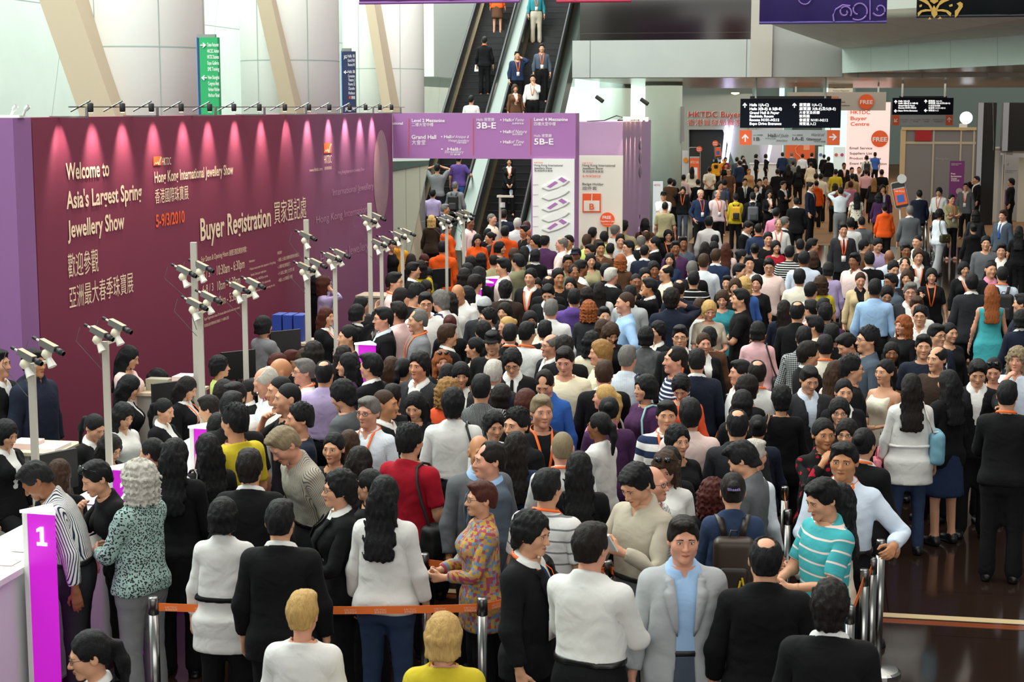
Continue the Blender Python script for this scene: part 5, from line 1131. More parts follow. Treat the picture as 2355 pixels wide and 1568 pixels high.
for k, (x0, x1) in enumerate(((1671, 1662), (1684, 1671))):
    t = tag(obj('light_tube', *tube([on_b(x0, 289, bk_ + 1.8), on_b(x1, 376, bk_ + 1.8)], .085, 8), mat('lit tube', 'd9d4ff', .5, emit=5.)), ['slanting glowing light tube, nearer the dark booth opening', 'slanting glowing light tube, nearer the staffed counter'][k], 'light', 'glowing tubes on the white booth')
t = tag(obj('light_tube', *tube([on_b(1772, 334, bk_ + 1.8), on_b(1764, 372, bk_ + 1.8)], .085, 8), mat('lit tube', 'd9d4ff', .5, emit=5.)), 'short glowing light tube right of the booth logo', 'light', 'glowing tubes on the white booth')
wp = empty('booth_wall', on_b(1735, 350, bk_ + 2.4), 'white booth back wall with the black and orange logo', 'booth'); wp.location.z = 0
pn = adopt(wp, slab('wall_panel', 1690, 285, 1800, None, bk_ + 2.7, .1, mat('white booth panel', 'd9d9de', .5))).children[0]
put_b('lettering', 'HK', 1703, 345, 1719, bk_ + 2.7, 10, M_ink, pn, .0, .15); put_b('lettering', 'TDC', 1719.5, 345, 1743, bk_ + 2.7, 10, M_orange, pn, .0, .15); put_b('lettering', '香港貿發局', 1703, 351.5, 1743, bk_ + 2.7, 5.5, M_ink, pn, 0)
ct = empty('reception_counter', on_b(1760, 400, bk_ - .5), 'white reception counter with two staff under the booth logo', 'counter'); ct.location.z = 0
p, q = ab(on_b(1722, 376, bk_ - .3)), ab(on_b(1805, 376, bk_ - .3)); adopt(ct, box('counter_body', (p[0], bk_ - .3, 0), (q[0], bk_ + .4, p[2] - .05), mat('white counter', 'dfe1e2', .35)), box('counter_top', (p[0] - .05, bk_ - .38, p[2] - .05), (q[0] + .05, bk_ + .45, p[2]), M_white)); ct.location = tuple(G((p[0] + q[0])/2, bk_))
op = empty('orange_panel', on_b(1838, 360, 62.), 'orange partition panel with line drawing behind the far queue', 'partition'); op.location.z = 0
pn = adopt(op, slab('panel', 1806, 330, 1873, None, 62., .1, mat('orange panel', 'e0602c', .5))).children[0]; poly_b('poster', [(1848, 345), (1862, 345), (1862, 333), (1848, 333)], 62., mat('pale orange print', 'f4a27e', .5), pn)
V, F = tube([on_b(x, y, 61.97) for x, y in ((1838, 333), (1829, 341), (1831, 352), (1842, 362), (1838, 370))], .025, 5); adopt(pn, obj('line_drawing', V, F, mat('pale orange print', 'f4a27e', .5)))
for k, (px0, px1, y0, hue) in enumerate(((1917, 1929, 338, 'd66b4a'), (1930, 1943, 338, 'c84a86'), (1882, 1893, 337, '6a78b8'))):
    e = empty('poster_stand', on_b((px0 + px1)/2, y0, 60.), ['narrow pale poster with an orange ring, left of the pink banner', 'narrow pale poster with a magenta oval beside the pink banner', 'narrow pale poster on a dark stand by the orange partition'][k], 'poster', 'narrow posters at the back'); e.location.z = 0
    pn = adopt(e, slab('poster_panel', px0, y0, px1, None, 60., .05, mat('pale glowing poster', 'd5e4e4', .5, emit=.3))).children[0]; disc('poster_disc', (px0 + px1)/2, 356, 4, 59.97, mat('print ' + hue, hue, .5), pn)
# grey partition booth, its red panel, the press banner
bg = 40.
gb = empty('partition_booth', on_b(2160, 400, bg), 'grey fabric partition booth with a red panel', 'booth'); gb.location.z = 0
M_part = mat('grey partition fabric', '7f8084', .85)
adopt(gb, slab('partition_wall', 2080, 298, 2252, None, bg, .1, M_part), slab('red_panel', 2105, 299, 2142, 324, bg - .06, .05, mat('red panel', 'a31420', .5)), slab('end_post', 2072, 298, 2082, None, bg - .05, .15, mat('gilt post', 'c9b489', .4)), slab('cornice', 2074, 293, 2252, 299, bg - .08, .2, mat('gilt post', 'c9b489', .4)))
for x in (2146, 2209, 2239): adopt(gb, slab('joint_post', x, 299, x + 2, None, bg - .03, .04, mat('aluminium trim', 'b9b39e', .4)))
adopt(gb, slab('joint_rail', 2082, 326, 2250, 331, bg - .02, .04, mat('aluminium trim', 'b9b39e', .4))); put_b('lettering', 'Designer', 2152, 367, 2181, bg, 5, mat('pale grey lettering', 'a9a9a6', .6), gb.children[0], 0)
gl = tag(obj('globe_lamp', *lathe([(.02, -.5)] + [(.5*math.sin(t), -.5*math.cos(t)) for t in np.linspace(.2, 2.95, 12)], (0, 0), 24), mat('glowing globe', 'eef4ff', .4, emit=3.), smooth=True), 'round white glowing globe lamp above the grey partition', 'lamp'); gl.location = tuple(on_b(2222, 271, bg + .1)); gl.scale = (.5, .5, .5)
adopt(gl, *[]); st = tag(slab('lamp_plinth', 2208, 285, 2224, 300, bg - .06, .4, M_white), 'small white plinth under the round globe lamp', 'plinth')
pbn = empty('roll_up_banner', on_b(2200, 460, 38.), 'purple roll-up banner reading Press Registration Counter', 'banner'); pbn.location.z = 0
pn = adopt(pbn, slab('banner_cloth', 2185, 370, 2217, None, 38., .04, mat('press purple', '74307c', .55)), box('banner_foot', (ab(on_b(2184, 460, 38.))[0], 37.9, 0), (ab(on_b(2218, 460, 38.))[0], 38.2, .05), M_chrome)).children[0]
for s_, y in (('Press', 401), ('Registration', 407), ('Counter', 412)): put_b('lettering', s_, 2187, y, 2187 + 2*len(s_), 38., 4, M_wlet, pn, .02)
put_b('lettering', '新聞登記處', 2187, 417, 2206, 38., 4, M_wlet, pn, 0); put_b('lettering', 'Hong Kong International', 2188, 377, 2211, 38., 2, M_wlet, pn, 0); put_b('lettering', 'Jewellery Show', 2188, 380, 2204, 38., 2, M_wlet, pn, 0); disc('globe_print', 2206, 440, 8, 37.98, mat('silver print', 'a8a2a8', .4), pn)
for k, (x0, x1, y0, y1, b) in enumerate(((2253, 2291, 236, None, 29.), (2309, 2372, 236, 347, 30.))):
    c = empty('tower', on_b((x0 + x1)/2, y0, b), ['black panelled tower with steel edge left of the white booth', 'black panelled box above the white booth at the right edge'][k], 'tower', 'black towers at the right'); c.location.z = 0
    adopt(c, slab('tower_panel', x0, y0, x1, y1, b, .8, M_black), slab('steel_edge', x0 - 2 if k == 0 else x0, y0, x0 + 8, y1, b - .04, .05, mat('silver edge', '9a9a9e', .3, metal=.6)))
V, F = tube([on_b(2283, 237, 28.99), on_b(2285, 330, 28.985), on_b(2284, 345, 28.99)], .012); tag(obj('hanging_chain', V, F, M_chrome), 'thin pale chain hanging in front of the black tower', 'chain')
bwb = 31.
wb = empty('white_booth', on_b(2340, 500, bwb), 'white framed booth with notice panel at the right edge of the hall', 'booth'); wb.location.z = 0
pn = adopt(wb, slab('notice_panel', 2312, 349, 2372, None, bwb + .5, .08, mat('pale booth panel', 'c9cdd2', .5)), slab('frame_post', 2288, 350, 2296, None, bwb - .2, .15, M_wpaint), slab('frame_post', 2302, 352, 2307, None, bwb + .3, .1, M_wpaint), slab('side_panel', 2296, 356, 2304, None, bwb, .06, mat('pale booth panel', 'c9cdd2', .5)), slab('frame_beam', 2284, 346, 2372, 352, bwb - .2, .15, M_wpaint), slab('door_panel', 2344, 362, 2372, None, bwb - .1, .06, mat('ivory booth door', 'd8d4c6', .5))).children[0]
put_b('lettering', 'S', 2316, 380, 2320, bwb + .5, 5, M_ink, pn, -.01, .3); put_b('lettering', 'Hong Kong International', 2312, 393, 2338, bwb + .5, 2.2, M_ink, pn, 0); put_b('lettering', 'Jewellery Show', 2312, 397, 2330, bwb + .5, 2.2, M_ink, pn, 0)
for k, px in enumerate((2322, 2292)):
    V, F = lathe([(.05, -.12), (.07, .08)], (0, 0), 10); p = on_b(px, [352, 342][k], bwb - .4); tag(obj('clip_lamp', [p + np.array((v[2]*1.2, v[1], v[0])) for v in V], F, M_wpaint), ['pale clip-on lamp on the white booth beam', 'silver lamp cluster at the corner of the white booth beam'][k], 'lamp')
ls = empty('leaning_board', on_b(2322, 500, 28.), 'slim purple edged notice board leaning by the white booth', 'sign'); ls.location.z = 0
adopt(ls, slab('board', 2315, 437, 2320, None, 28., .5, mat('magenta edge', '8a4a90', .5)), slab('face', 2320, 440, 2326, None, 28.05, .4, mat('pale booth panel', 'c9cdd2', .5)))
# telephone-shaped boards
def phone(px0, y0, px1, y1, b, lab, tilt=0, title='', dpx=None, dlab='', pole=None, name='phone_board'):
    e = empty(name, on_b((px0 + px1)/2, y1, b), lab, 'sign', 'telephone shaped boards'); w = px1 - px0; h = y1 - y0; c0, s0 = math.cos(tilt), math.sin(tilt); cx, cy = (px0 + px1)/2, (y0 + y1)/2
    T = lambda x, y: (cx + (x - cx)*c0 - (y - cy)*s0, cy + (x - cx)*s0 + (y - cy)*c0)
    def rr(x0, y0, x1, y1, r): return [T(*p) for p in [(x0 + r - r*math.sin(a), y1 - r + r*math.cos(a)) for a in (1.57, .8, 0)] + [(x1 - r + r*math.sin(a), y1 - r + r*math.cos(a)) for a in (0, .8, 1.57)] + [(x1 - r + r*math.cos(a), y0 + r - r*math.sin(a)) for a in (0, .8, 1.57)] + [(x0 + r - r*math.sin(a), y0 + r - r*math.cos(a)) for a in (0, .8, 1.57)]]
    poly_b('rim', rr(px0, y0, px1, y1, w*.14), b, mat('silver rim', 'b5b5b4', .3), e, .06, 0); poly_b('case', rr(px0 + w*.04, y0 + w*.05, px1 - w*.04, y1 - w*.04, w*.12), b, mat('black case', '262626', .3), e, .07, 0)
    poly_b('screen', [T(px0 + w*.1, y1 - h*.12), T(px1 - w*.08, y1 - h*.12), T(px1 - w*.08, y0 + h*.27), T(px0 + w*.1, y0 + h*.27)], b, M_orange, e, .078, 0); sc = e.children[-1]
    poly_b('screen_bar', [T(px0 + w*.1, y0 + h*.27), T(px1 - w*.08, y0 + h*.27), T(px1 - w*.08, y0 + h*.23), T(px0 + w*.1, y0 + h*.23)], b, M_gsign, e, .078, 0)
    if title: put_b('lettering', title, px0 + w*.15, y0 + h*.40, px1 - w*.15, b - .08, max(h*.06, 2.5), mat('pale print', 'f6dcc8', .5), sc, .03)
    poly_b('screen_card', [T(px0 + w*.25, y1 - h*.22), T(px1 - w*.25, y1 - h*.22), T(px1 - w*.25, y0 + h*.5), T(px0 + w*.25, y0 + h*.5)], b, M_wlet if name != 'hand_placard' else mat('blue print', '3c66b4', .5), e, .084, 0)
    if dpx:
        d = disc('disc', dpx[0], dpx[1], dpx[2], b - .10, mat('white disc', 'c9c9c6', .5) if dlab == '' else M_orange, e)
        if dlab: put_b('lettering', dlab.split()[0], dpx[0] - dpx[2]*.65, dpx[1] - 1, dpx[0] + dpx[2]*.55, b - .14, dpx[2]*.42, M_wlet, d, .02); put_b('lettering', dlab.split()[-1], dpx[0] - dpx[2]*.65, dpx[1] + dpx[2]*.5, dpx[0] + dpx[2]*.6, b - .14, dpx[2]*.42, M_wlet, d, .02)
    if pole: V, F = tube([on_b(cx, y1 - 2, b) + UX*.0, on_b(pole[0], pole[1], b)], .022); adopt(e, obj('pole', V, F, M_wpaint))
    return e
ph = phone(1433, 450, 1488, 585, 1.5, 'big telephone shaped board with orange Free Coffee disc by the lilac booth', title='HKTDC FAIRS', dpx=(1482, 456, 15), dlab='Free Coffee'); ph.location.z = 0
ph = phone(1584, 338, 1611, 432, 46., 'telephone shaped board with orange screen beside the dark booth opening', title='HKTDC FAIRS', dpx=(1608, 343, 7), dlab='Free Gift')
phone(1643, 331, 1659, 363, 51.5, 'small telephone placard held up by the woman in yellow', tilt=-.08, title='', dpx=(1645, 330, 7), dlab='Free Gift', pole=(1652, 385), name='hand_placard')
phone(2053, 417, 2086, 478, 13., 'tilted telephone placard with white round top held up in the crowd', tilt=-.2, title='HKTDC', dpx=(2074, 411, 11), pole=(2072, 540), name='hand_placard')
e = empty('poster_stand', on_b(1576, 390, 46.5), 'pale poster with orange oval left of the telephone shaped board', 'poster'); e.location.z = 0
pn = adopt(e, slab('poster_panel', 1569, 346, 1585, None, 46.5, .05, mat('pale poster', 'c9ccd2', .5))).children[0]; disc('poster_disc', 1577, 368, 6, 46.47, mat('amber print', 'e0962c', .5), pn)
e = empty('menu_board', on_b(1511, 430, 18.), 'pale board with red heading on the counter behind the guard', 'sign'); e.location.z = 0
pn = adopt(e, slab('board', 1502, 417, 1524, None, 18., .05, mat('pale poster', 'c9ccd2', .5))).children[0]; put_b('lettering', 'HKTDC', 1504, 427, 1519, 18., 4, mat('red raised lettering', 'c2371c', .5), pn, .01)
e = empty('poster_stand', on_b(1556, 400, 31.), 'narrow white lit notice stand in front of the far column', 'poster'); e.location.z = 0
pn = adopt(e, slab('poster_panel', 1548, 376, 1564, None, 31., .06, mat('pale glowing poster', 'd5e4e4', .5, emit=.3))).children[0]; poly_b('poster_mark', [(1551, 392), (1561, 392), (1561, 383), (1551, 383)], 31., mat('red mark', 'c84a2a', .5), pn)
sg = empty('column_sign', on_b(1564, 290, 27.), 'narrow blue edged sign at the side of the far column', 'sign'); adopt(sg, slab('sign_side', 1558, 245, 1563, 327, 27., .12, mat('blue sign edge', '5d8fd0', .45)), slab('sign_panel', 1563, 245, 1573, 326, 27.01, .12, mat('silver sign', 'a9adb2', .35)))
sg = empty('poster_stand', on_b(1505, 300, 27.), 'pale green business lounge poster on the far column', 'poster'); pn = adopt(sg, slab('poster_panel', 1497, 277, 1518, 318, 27., .05, mat('sage poster', '8fb0ae', .5))).children[0]; put_b('lettering', 'Business', 1498, 288, 1512, 27., 4, M_wlet, pn, 0); put_b('lettering', 'VISA', 1506, 314, 1517, 27., 4, mat('blue print', '3c66b4', .5), pn, .03)
tag(slab('blue_sign', 1508, 337, 1529, 346, 27.1, .06, mat('blue print', '3c66b4', .5)), 'small blue two-tone sign by the far column', 'sign')
for k, (px, py) in enumerate(((1371, 222), (1474, 228))):
    p = on_b(px, py, 24.); V, F = tube([p, p + np.array((.22, -.1, -.16))], .07, 8); tag(obj('ceiling_camera', V, F, M_ink), ['grey camera hanging in the bright gap left of the far columns', 'grey camera hanging between the two far columns'][k], 'camera')
l_ = tag(obj('ceiling_lamp', *lathe([(.01, -.06), (.12, -.03), (.12, .0)], (0, 0), 14), mat('warm lamp', 'ffd7a0', .5, emit=8.)), 'small round warm lamp glowing above the red letters', 'lamp'); l_.location = tuple(on_b(1691, 213, 21.5))
# ---------------------------------------------------------------- registration counters, lit number pillars, camera posts, belts
CA = ab(at_z(85, 1180, 1.41))[0] - .05           # the counters run along the wall, fronts in the plane a = CA
cb = [ab(at_z(x, y, 1.41))[1] for x, y in ((85, 1180), (275, 1080), (460, 985), (610, 905), (720, 845), (815, 792), (868, 758), (950, 722), (1000, 692), (1053, 664), (1083, 650), (1110, 640), (1136, 627))]
for k in range(5):
    b0, b1 = cb[0] - 1.1 + k*2.75, cb[0] - 1.1 + k*2.75 + 2.72
    e = empty('registration_counter', G(CA - .35, (b0 + b1)/2), ['white registration counter at the foot of the number 1 pillar', 'second white registration counter, below the leopard cardigan woman', 'white registration counter under the number 4 pillar', 'white registration counter beyond the pillar 4, in front of the waving staff', 'white registration counter near the number 10 pillar', 'farthest white registration counter, near the number 13 pillar'][k], 'counter', 'white registration counters')
    adopt(e, box('counter_body', (CA - .56, b0, 0), (CA - .11, b1, 1.0), mat('white counter', 'dfe1e2', .35)), box('counter_top', (CA - .60, b0, 1.0), (CA - .07, b1, 1.04), M_white), box('kick_plate', (CA - .12, b0 + .02, 0), (CA - .09, b1 - .02, .1), M_chrome))
M_mag = mat('glowing magenta panel', 'c416c8', .4, emit=.5)
for k, (b, num) in enumerate(zip(cb, range(1, 14))):
    w, z0, z1 = .205, .02, 1.41
    e = empty('number_sign', G(CA + .06, b), 'magenta glowing counter pillar showing the number %d' % num if num in (1, 4, 10, 13) else ['', 'magenta glowing pillar top between the bent woman and the grey-haired woman', 'magenta glowing pillar beside the open white booklet', '', 'magenta pillar hidden in the staff side queue, fifth along the counters', 'magenta pillar showing a thin strip, sixth along the counters', 'magenta pillar beside the man in black suit and glasses', 'magenta pillar just beyond the man in black suit', 'ninth magenta pillar along the counters', '', 'eleventh magenta pillar along the counters', 'twelfth magenta pillar along the counters', ''][k] or 'magenta pillar', 'number pillar', 'lit number pillars on the counters')
    A, B, C = (CA - .02, b), (CA - .02 + w, b - .02), (CA + .06, b + .17)
    def prism(name, q, zz0, zz1, m):
        V = [G(a, bb, z) for z in (zz0, zz1) for a, bb in q]; n = len(q); return obj(name, V, [tuple(range(n)), tuple(range(n, 2*n))[::-1]] + [(i, i + n, (i + 1) % n + n, (i + 1) % n) for i in range(n)], m)
    adopt(e, prism('lit_panel', (A, B, C), z0, z1, M_mag), prism('white_edge', ((A[0] - .045, A[1] + .02), (A[0], A[1] - .004), (A[0] + .004, A[1] + .004), (C[0] - .03, C[1])), z0, z1 + .002, M_white), prism('cap', ((A[0] - .045, A[1] - .012), (B[0] + .01, B[1] - .012), (C[0], C[1] + .03)), z1, z1 + .02, mat('lit white cap', 'f2eef6', .4, emit=.5)))
    d = G(*B) - G(*A); d /= np.linalg.norm(d); nn = np.array((d[1], -d[0], 0)); sn = str(num)
    f = .26 if len(sn) == 1 else .52; p0 = G(*A) + d*w*(.5 - f/2) + np.array((0, 0, 1.20)); p1 = p0 + d*w*f
    if num == 1:
        pg = [(-.035, 0), (.040, 0), (.040, .022), (.018, .022), (.018, .125), (-.006, .125), (-.034, .108), (-.034, .088), (-.010, .098), (-.010, .022), (-.035, .022)]; q0 = G(*A) + d*w*.5 + np.array((0, 0, 1.20))
        adopt(e.children[0], obj('number', [q0 + d*u + (0, 0, v) + nn*.006 for u, v in pg], [(0, 1, 2, 3, 9, 10), (3, 4, 5, 8, 9), (5, 6, 7, 8)], mat('lit number', 'ffffff', .5, emit=2.5)))
    else: letter('number', sn, p0, p1, .125, nn, mat('lit number', 'ffffff', .5, emit=2.5), e.children[0], .05, out=.006, kids=True)
# CCTV cameras in pairs on slim grey posts behind the counters; the three taller posts by the wall
M_post = mat('grey post', 'b7b3a8', .4); M_mount = mat('cream camera mount', 'e2dcc4', .5); M_camb = mat('grey camera body', '6c6a68', .45)
def cam_at(root, c, yaw, n):
    K = .78; c = np.array(c); d = np.array((math.sin(yaw)*.93, -math.cos(yaw)*.93, -.33)); d /= np.linalg.norm(d); r_ = np.cross(d, (0, 0, 1)); r_ /= np.linalg.norm(r_); u = np.cross(r_, d)
    def brick(name, o0, o1, w, h, m):
        V = [c + K*(d*o + r_*x + u*y) for o in (o0, o1) for x, y in ((-w, -h), (w, -h), (w, h), (-w, h))]
        return obj(name, V, [(3, 2, 1, 0), (4, 5, 6, 7)] + [(i, (i + 1) % 4, (i + 1) % 4 + 4, i + 4) for i in range(4)], m)
    cb_ = brick('camera_body', -.10, .09, .031, .030, M_camb)
    ty = lambda p, q, r0, m, nm: obj(nm, *tube([c + d*p*K, c + d*q*K], r0*K, 10), m, None, True)
    ln = obj('lens', *merge([tube([c + K*x*d for x in (.09, .125, .126, .165, .168, .19)], [K*x for x in (.022, .024, .03, .03, .024, .024)], 12)]), M_black, None, True)
    co = ty(-.10, -.155, .011, M_mount, 'connector'); en = ty(-.155, -.20, .016, M_black, 'cable_plug')
    top = brick('camera_lid', -.10, .088, .0315, .001, mat('pale camera lid', '9a8a66', .4)); 
    for v in top.data.vertices: v.co += __import__('mathutils').Vector(u*.0245)
    pl = obj('ball_joint', *tube([c - K*x*u for x in (.03, .06, .10, .13)], [.016, .035, .039, .016], 12), M_mount, None, True)
    cn = obj('shade_cone', *tube([c - K*(u*.10 - d*.02), c - K*(u*.17 - d*.10)], [.018, .034], 12), mat('white cone', 'efece2', .5), None, True)
    e_ = adopt(root, cb_); [adopt(cb_, k) for k in (ln, co, en, top)]; adopt(root, pl, cn)
def post(px, ytop, Y, zb, label, cams, tall=False, r_=.024):
    p = at_y(px, ytop, Y); e = empty('camera_post', (p[0], p[1], zb), label, 'camera post', 'posts carrying cameras along the counters')
    V = [np.array((p[0] + x*r_, p[1] + y*r_, z)) for z in (zb, p[2]) for x, y in ((-1, -1), (1, -1), (1, 1), (-1, 1))]
    adopt(e, obj('post_tube', V, [(3, 2, 1, 0), (4, 5, 6, 7)] + [(i, (i + 1) % 4, (i + 1) % 4 + 4, i + 4) for i in range(4)], M_post), *( [] if zb > .2 else [obj('post_foot', *lathe([(.14, .0), (.14, .012)], (p[0], p[1]), 20), M_post)]))
    for cx, cy in cams:
        q = at_y(cx, cy, Y - .03); cam_at(e, q, math.radians(62), 0)
        V, F = tube([q - (0, 0, .11), np.array((p[0], p[1], q[2] - .15))], .016); adopt(e, obj('bracket_arm', V, F, M_mount))
        V, F = tube([q + np.array((-.17, .08, .03)), q + np.array((-.2, .06, -.08)), np.array((p[0] - .03, p[1] - .02, q[2] - .3))], .003, 5); adopt(e, obj('signal_wire', V, F, M_ink))
    return e
def Yline(px, z, y): return at_z(px, y, z)[1]
for px, yt, cams, lab in ((72, 838, ((62, 818), (112, 795)), 'camera post with two cameras nearest the counter pillar 1'), (242, 788, ((228, 764), (270, 748)), 'second camera post, standing before the Chinese lettering'), (460, 722, ((448, 697), (480, 682)), 'camera post standing close in front of the tall left post'), (562, 680, ((548, 660), (583, 650)), 'camera post in front of the opening hours text'),
    (708, 632, ((700, 613), (727, 604)), 'camera post standing by the phoning woman in lilac'), (770, 604, ((762, 590), (782, 582)), 'camera post just right of the phoning woman in lilac'), (877, 570, ((868, 558), (888, 551)), 'camera post in front of the pearl print'), (925, 548, ((915, 540), (936, 533)), 'camera post before the amber jacketed staff'), (1027, 512, ((1018, 506), (1034, 500)), 'camera post before the orange jacketed staff, left of two'), (1066, 502, ((1058, 495), (1075, 489)), 'camera post before the man in pink shirt, right of two')):
    Y = Yline(px, 2.16, yt); post(px, yt - 3, Y, 0., lab, cams)
for px, yt, cams, lab in ((445, 557, ((424, 622), (463, 611)), 'tall grey post by the left end of the opening hours text'), (704, 505, ((704, 541),), 'tall grey post left of the faint mauve lettering'), (850, 467, ((845, 503), (866, 497)), 'tall grey post beside the pearl print')):
    Y = at_z(px, yt, 2.75)[1]; post(px, yt, Y, 0., lab, cams, True, .028)
e = post(1150, 448, 33.0, 0., 'white post with a small webcam on a side arm before the right escalator', ()); p = at_y(1150, 449, 33.); adopt(e, box('side_arm', (ab(p)[0] - .06, ab(p)[1] - .03, p[2] - .04), (ab(p)[0] + .27, ab(p)[1] + .03, p[2]), M_mount), obj('webcam', *tube([p + np.array((.22, 0, 0)), p + np.array((.22, 0, .05)), p + np.array((.22, -.02, .10))], [.02, .035, .03], 10), mat('pale blue webcam', 'b5c8cf', .4)), obj('junction_box', *tube([p - np.array((-.05, .03, .14)), p - np.array((-.05, .03, .24))], .05, 8), M_wpaint))
# desks, boxes and papers behind the counters
M_desk = mat('grey desk unit', '9b948c', .6)
def desk(px, py, z, w, d, lab):
    p = at_z(px, py, z); a, b, _ = ab(p); e = empty('back_desk', (p[0], p[1], 0), lab, 'desk', 'grey desk units behind the counters')
    adopt(e, box('desk_body', (a - w/2, b - d/2, 0), (a + w/2, b + d/2, z - .03), M_desk), box('desk_top', (a - w/2 - .02, b - d/2 - .02, z - .03), (a + w/2 + .02, b + d/2 + .02, z), mat('tan desk top', 'c9b79c', .5))); return a, b
D1 = desk(86, 1026, 1.10, .55, .5, 'grey desk with paper stacks behind the nearest camera post'); D2 = desk(392, 895, 1.12, .6, .5, 'grey desk with a tissue box behind the long haired staff'); D3 = desk(672, 782, 1.1, .6, .5, 'grey desk with blue box files by the wall'); D4 = desk(866, 676, 1.10, .5, .5, 'grey desk at the foot of the tall post beside the pearl print')
def item(name, lo, hi, m, lab, cat, grp=None): return tag(box(name, lo, hi, m), lab, cat, grp)
item('tissue_box', (D2[0] - .22, D2[1] - .12, 1.12), (D2[0] + .02, D2[1] + .02, 1.24), mat('olive grey box', 'a3a08c', .6), 'olive grey tissue box on the desk behind the staff', 'box')
item('paper_stack', (D2[0] + .06, D2[1] - .1, 1.12), (D2[0] + .26, D2[1] + .14, 1.27), mat('pinkish paper', 'e8cdc8', .7), 'pinkish paper stack beside the tissue box', 'paper stack', 'paper stacks')
item('paper_stack', (D1[0] - .2, D1[1] - .15, 1.10), (D1[0] + .02, D1[1] + .1, 1.15), mat('pinkish paper', 'e8cdc8', .7), 'low pinkish paper stack on the desk by the nearest camera post', 'paper stack', 'paper stacks')
item('paper_stack', (D1[0] + .05, D1[1] - .2, 1.10), (D1[0] + .26, D1[1] + .12, 1.125), M_wlet, 'thin white leaflet pile on the desk by the nearest camera post', 'paper stack', 'paper stacks')
for k in range(3): item('file_box', (D3[0] - .22 + k*.14, D3[1] - .12, 1.10), (D3[0] - .10 + k*.14, D3[1] + .16, 1.43), mat('blue card', '24419c', .55), ['blue box file at the left on the wall desk', 'blue box file in the middle on the wall desk', 'blue box file at the right on the wall desk'][k], 'box file', 'blue box files')
def screen(px, py, z, yaw, lab, m=M_black):
    p = at_z(px, py, z); c, s = math.cos(yaw), math.sin(yaw); X = np.array((c, s, 0)); Yv = np.array((-s, c, 0)); e = empty('monitor', p, lab, 'monitor', 'monitors behind the counters')
    V = [p + X*x + Yv*y + np.array((0, 0, z_)) for x in (-.21, .21) for y in (-.02, .02) for z_ in (-.15, .16)]
    adopt(e, obj('screen_case', V, [(0, 1, 3, 2), (4, 6, 7, 5), (0, 4, 5, 1), (2, 3, 7, 6), (0, 2, 6, 4), (1, 5, 7, 3)], m), obj('stand', *tube([p - (0, 0, .15), p - (0, 0, .34)], [.03, .08], 8), M_black))
for px, py, z, yw, lab in ((125, 1085, 1.15, .9, 'dark monitor on the desk beside the nearest camera post'), (395, 915, 1.2, .7, 'dark monitor in front of the long haired staff'), (548, 840, 1.2, .7, 'black monitor by the curly haired person in lime'), (656, 790, 1.2, .7, 'black monitor before the blue box files'), (1012, 640, 1.2, .7, 'dark monitor beside the orange jacketed staff'), (1003, 622, 1.2, .7, 'blue backed monitor beside the bespectacled seated staff')): screen(px, py, z, yw, lab)
rng = random.Random(4)
for k in range(9):       # leaflets lying on the near counter top
    b = cb[0] - .9 + k*.33; a = CA - .22 - .22*rng.random(); item('leaflet', (a - .1, b - .07, 1.04 + .001*k), (a + .1, b + .07, 1.043 + .001*k), [mat('pinkish paper', 'e8cdc8', .7), M_wlet, mat('lilac paper', 'c9a8c9', .7)][k % 3], ['pinkish leaflet on the counter top behind the pillar 1', 'white leaflet on the counter top behind the pillar 1', 'lilac leaflet on the counter top behind the pillar 1', 'pinkish leaflet by the striped man on the counter', 'white leaflet by the striped man on the counter', 'lilac leaflet under the bent woman in black', 'pinkish leaflet beside the bent woman in black', 'white leaflet beyond the bent woman in black', 'lilac leaflet at the pillar 2'][k], 'leaflet', 'leaflets on the counters')
# belt posts: position of the top seen in the photo, post 0.98 m high
posts = {}
def bpost(key, px, py, lab, h=.98):
    p = at_z(px, py, h); posts[key] = p; e = empty('belt_post', (p[0], p[1], 0), lab, 'barrier post', 'steel belt posts')
    adopt(e, obj('tube', *lathe([(.032, .02), (.032, h - .11)], p, 20), M_chrome, None, True), obj('base', *lathe([(.17, 0), (.17, .018), (.15, .03), (.03, .045)], p, 28), M_chrome), obj('belt_head', *lathe([(.0335, h - .11), (.0335, h - .012), (.028, h)], p, 20), mat('satin steel', '8a8a8a', .3, metal=1.), None, True))
for k, px, py, lab in (('a', 352, 1372, 'belt post nearest the grey-haired woman in leopard cardigan'), ('b', 1109, 1374, 'belt post between the blonde in yellow and the geometric cardigan'), ('c', 976, 1272, 'belt post between the white hooded woman and the red-haired woman'), ('d', 1397, 1288, 'belt post between the white shirted man and the reading man'), ('e', 1955, 1392, 'belt post right behind the dark haired person in black suit, nearest'), ('f', 1988, 1308, 'belt post by the hand of the big man in pale blue'), ('g', 2007, 1282, 'second post behind the big man in pale blue'), ('h', 2026, 1240, 'belt post with shiny round base on the open floor'),
    ('i', 1812, 1172, 'belt post behind the denim woman and her backpack'), ('k', 1805, 1118, 'belt post beside the red floral blouse'), ('l', 1675, 905, 'belt post in the middle of the queue with its orange belt'), ('m', 1688, 862, 'belt post left of the man in white shirt with bald crown'), ('n', 1776, 742, 'belt post behind the woman with black bob in pale dress'), ('o', 1640, 1010, 'belt post behind the pinkish shirt man')): bpost(k, px, py, lab)
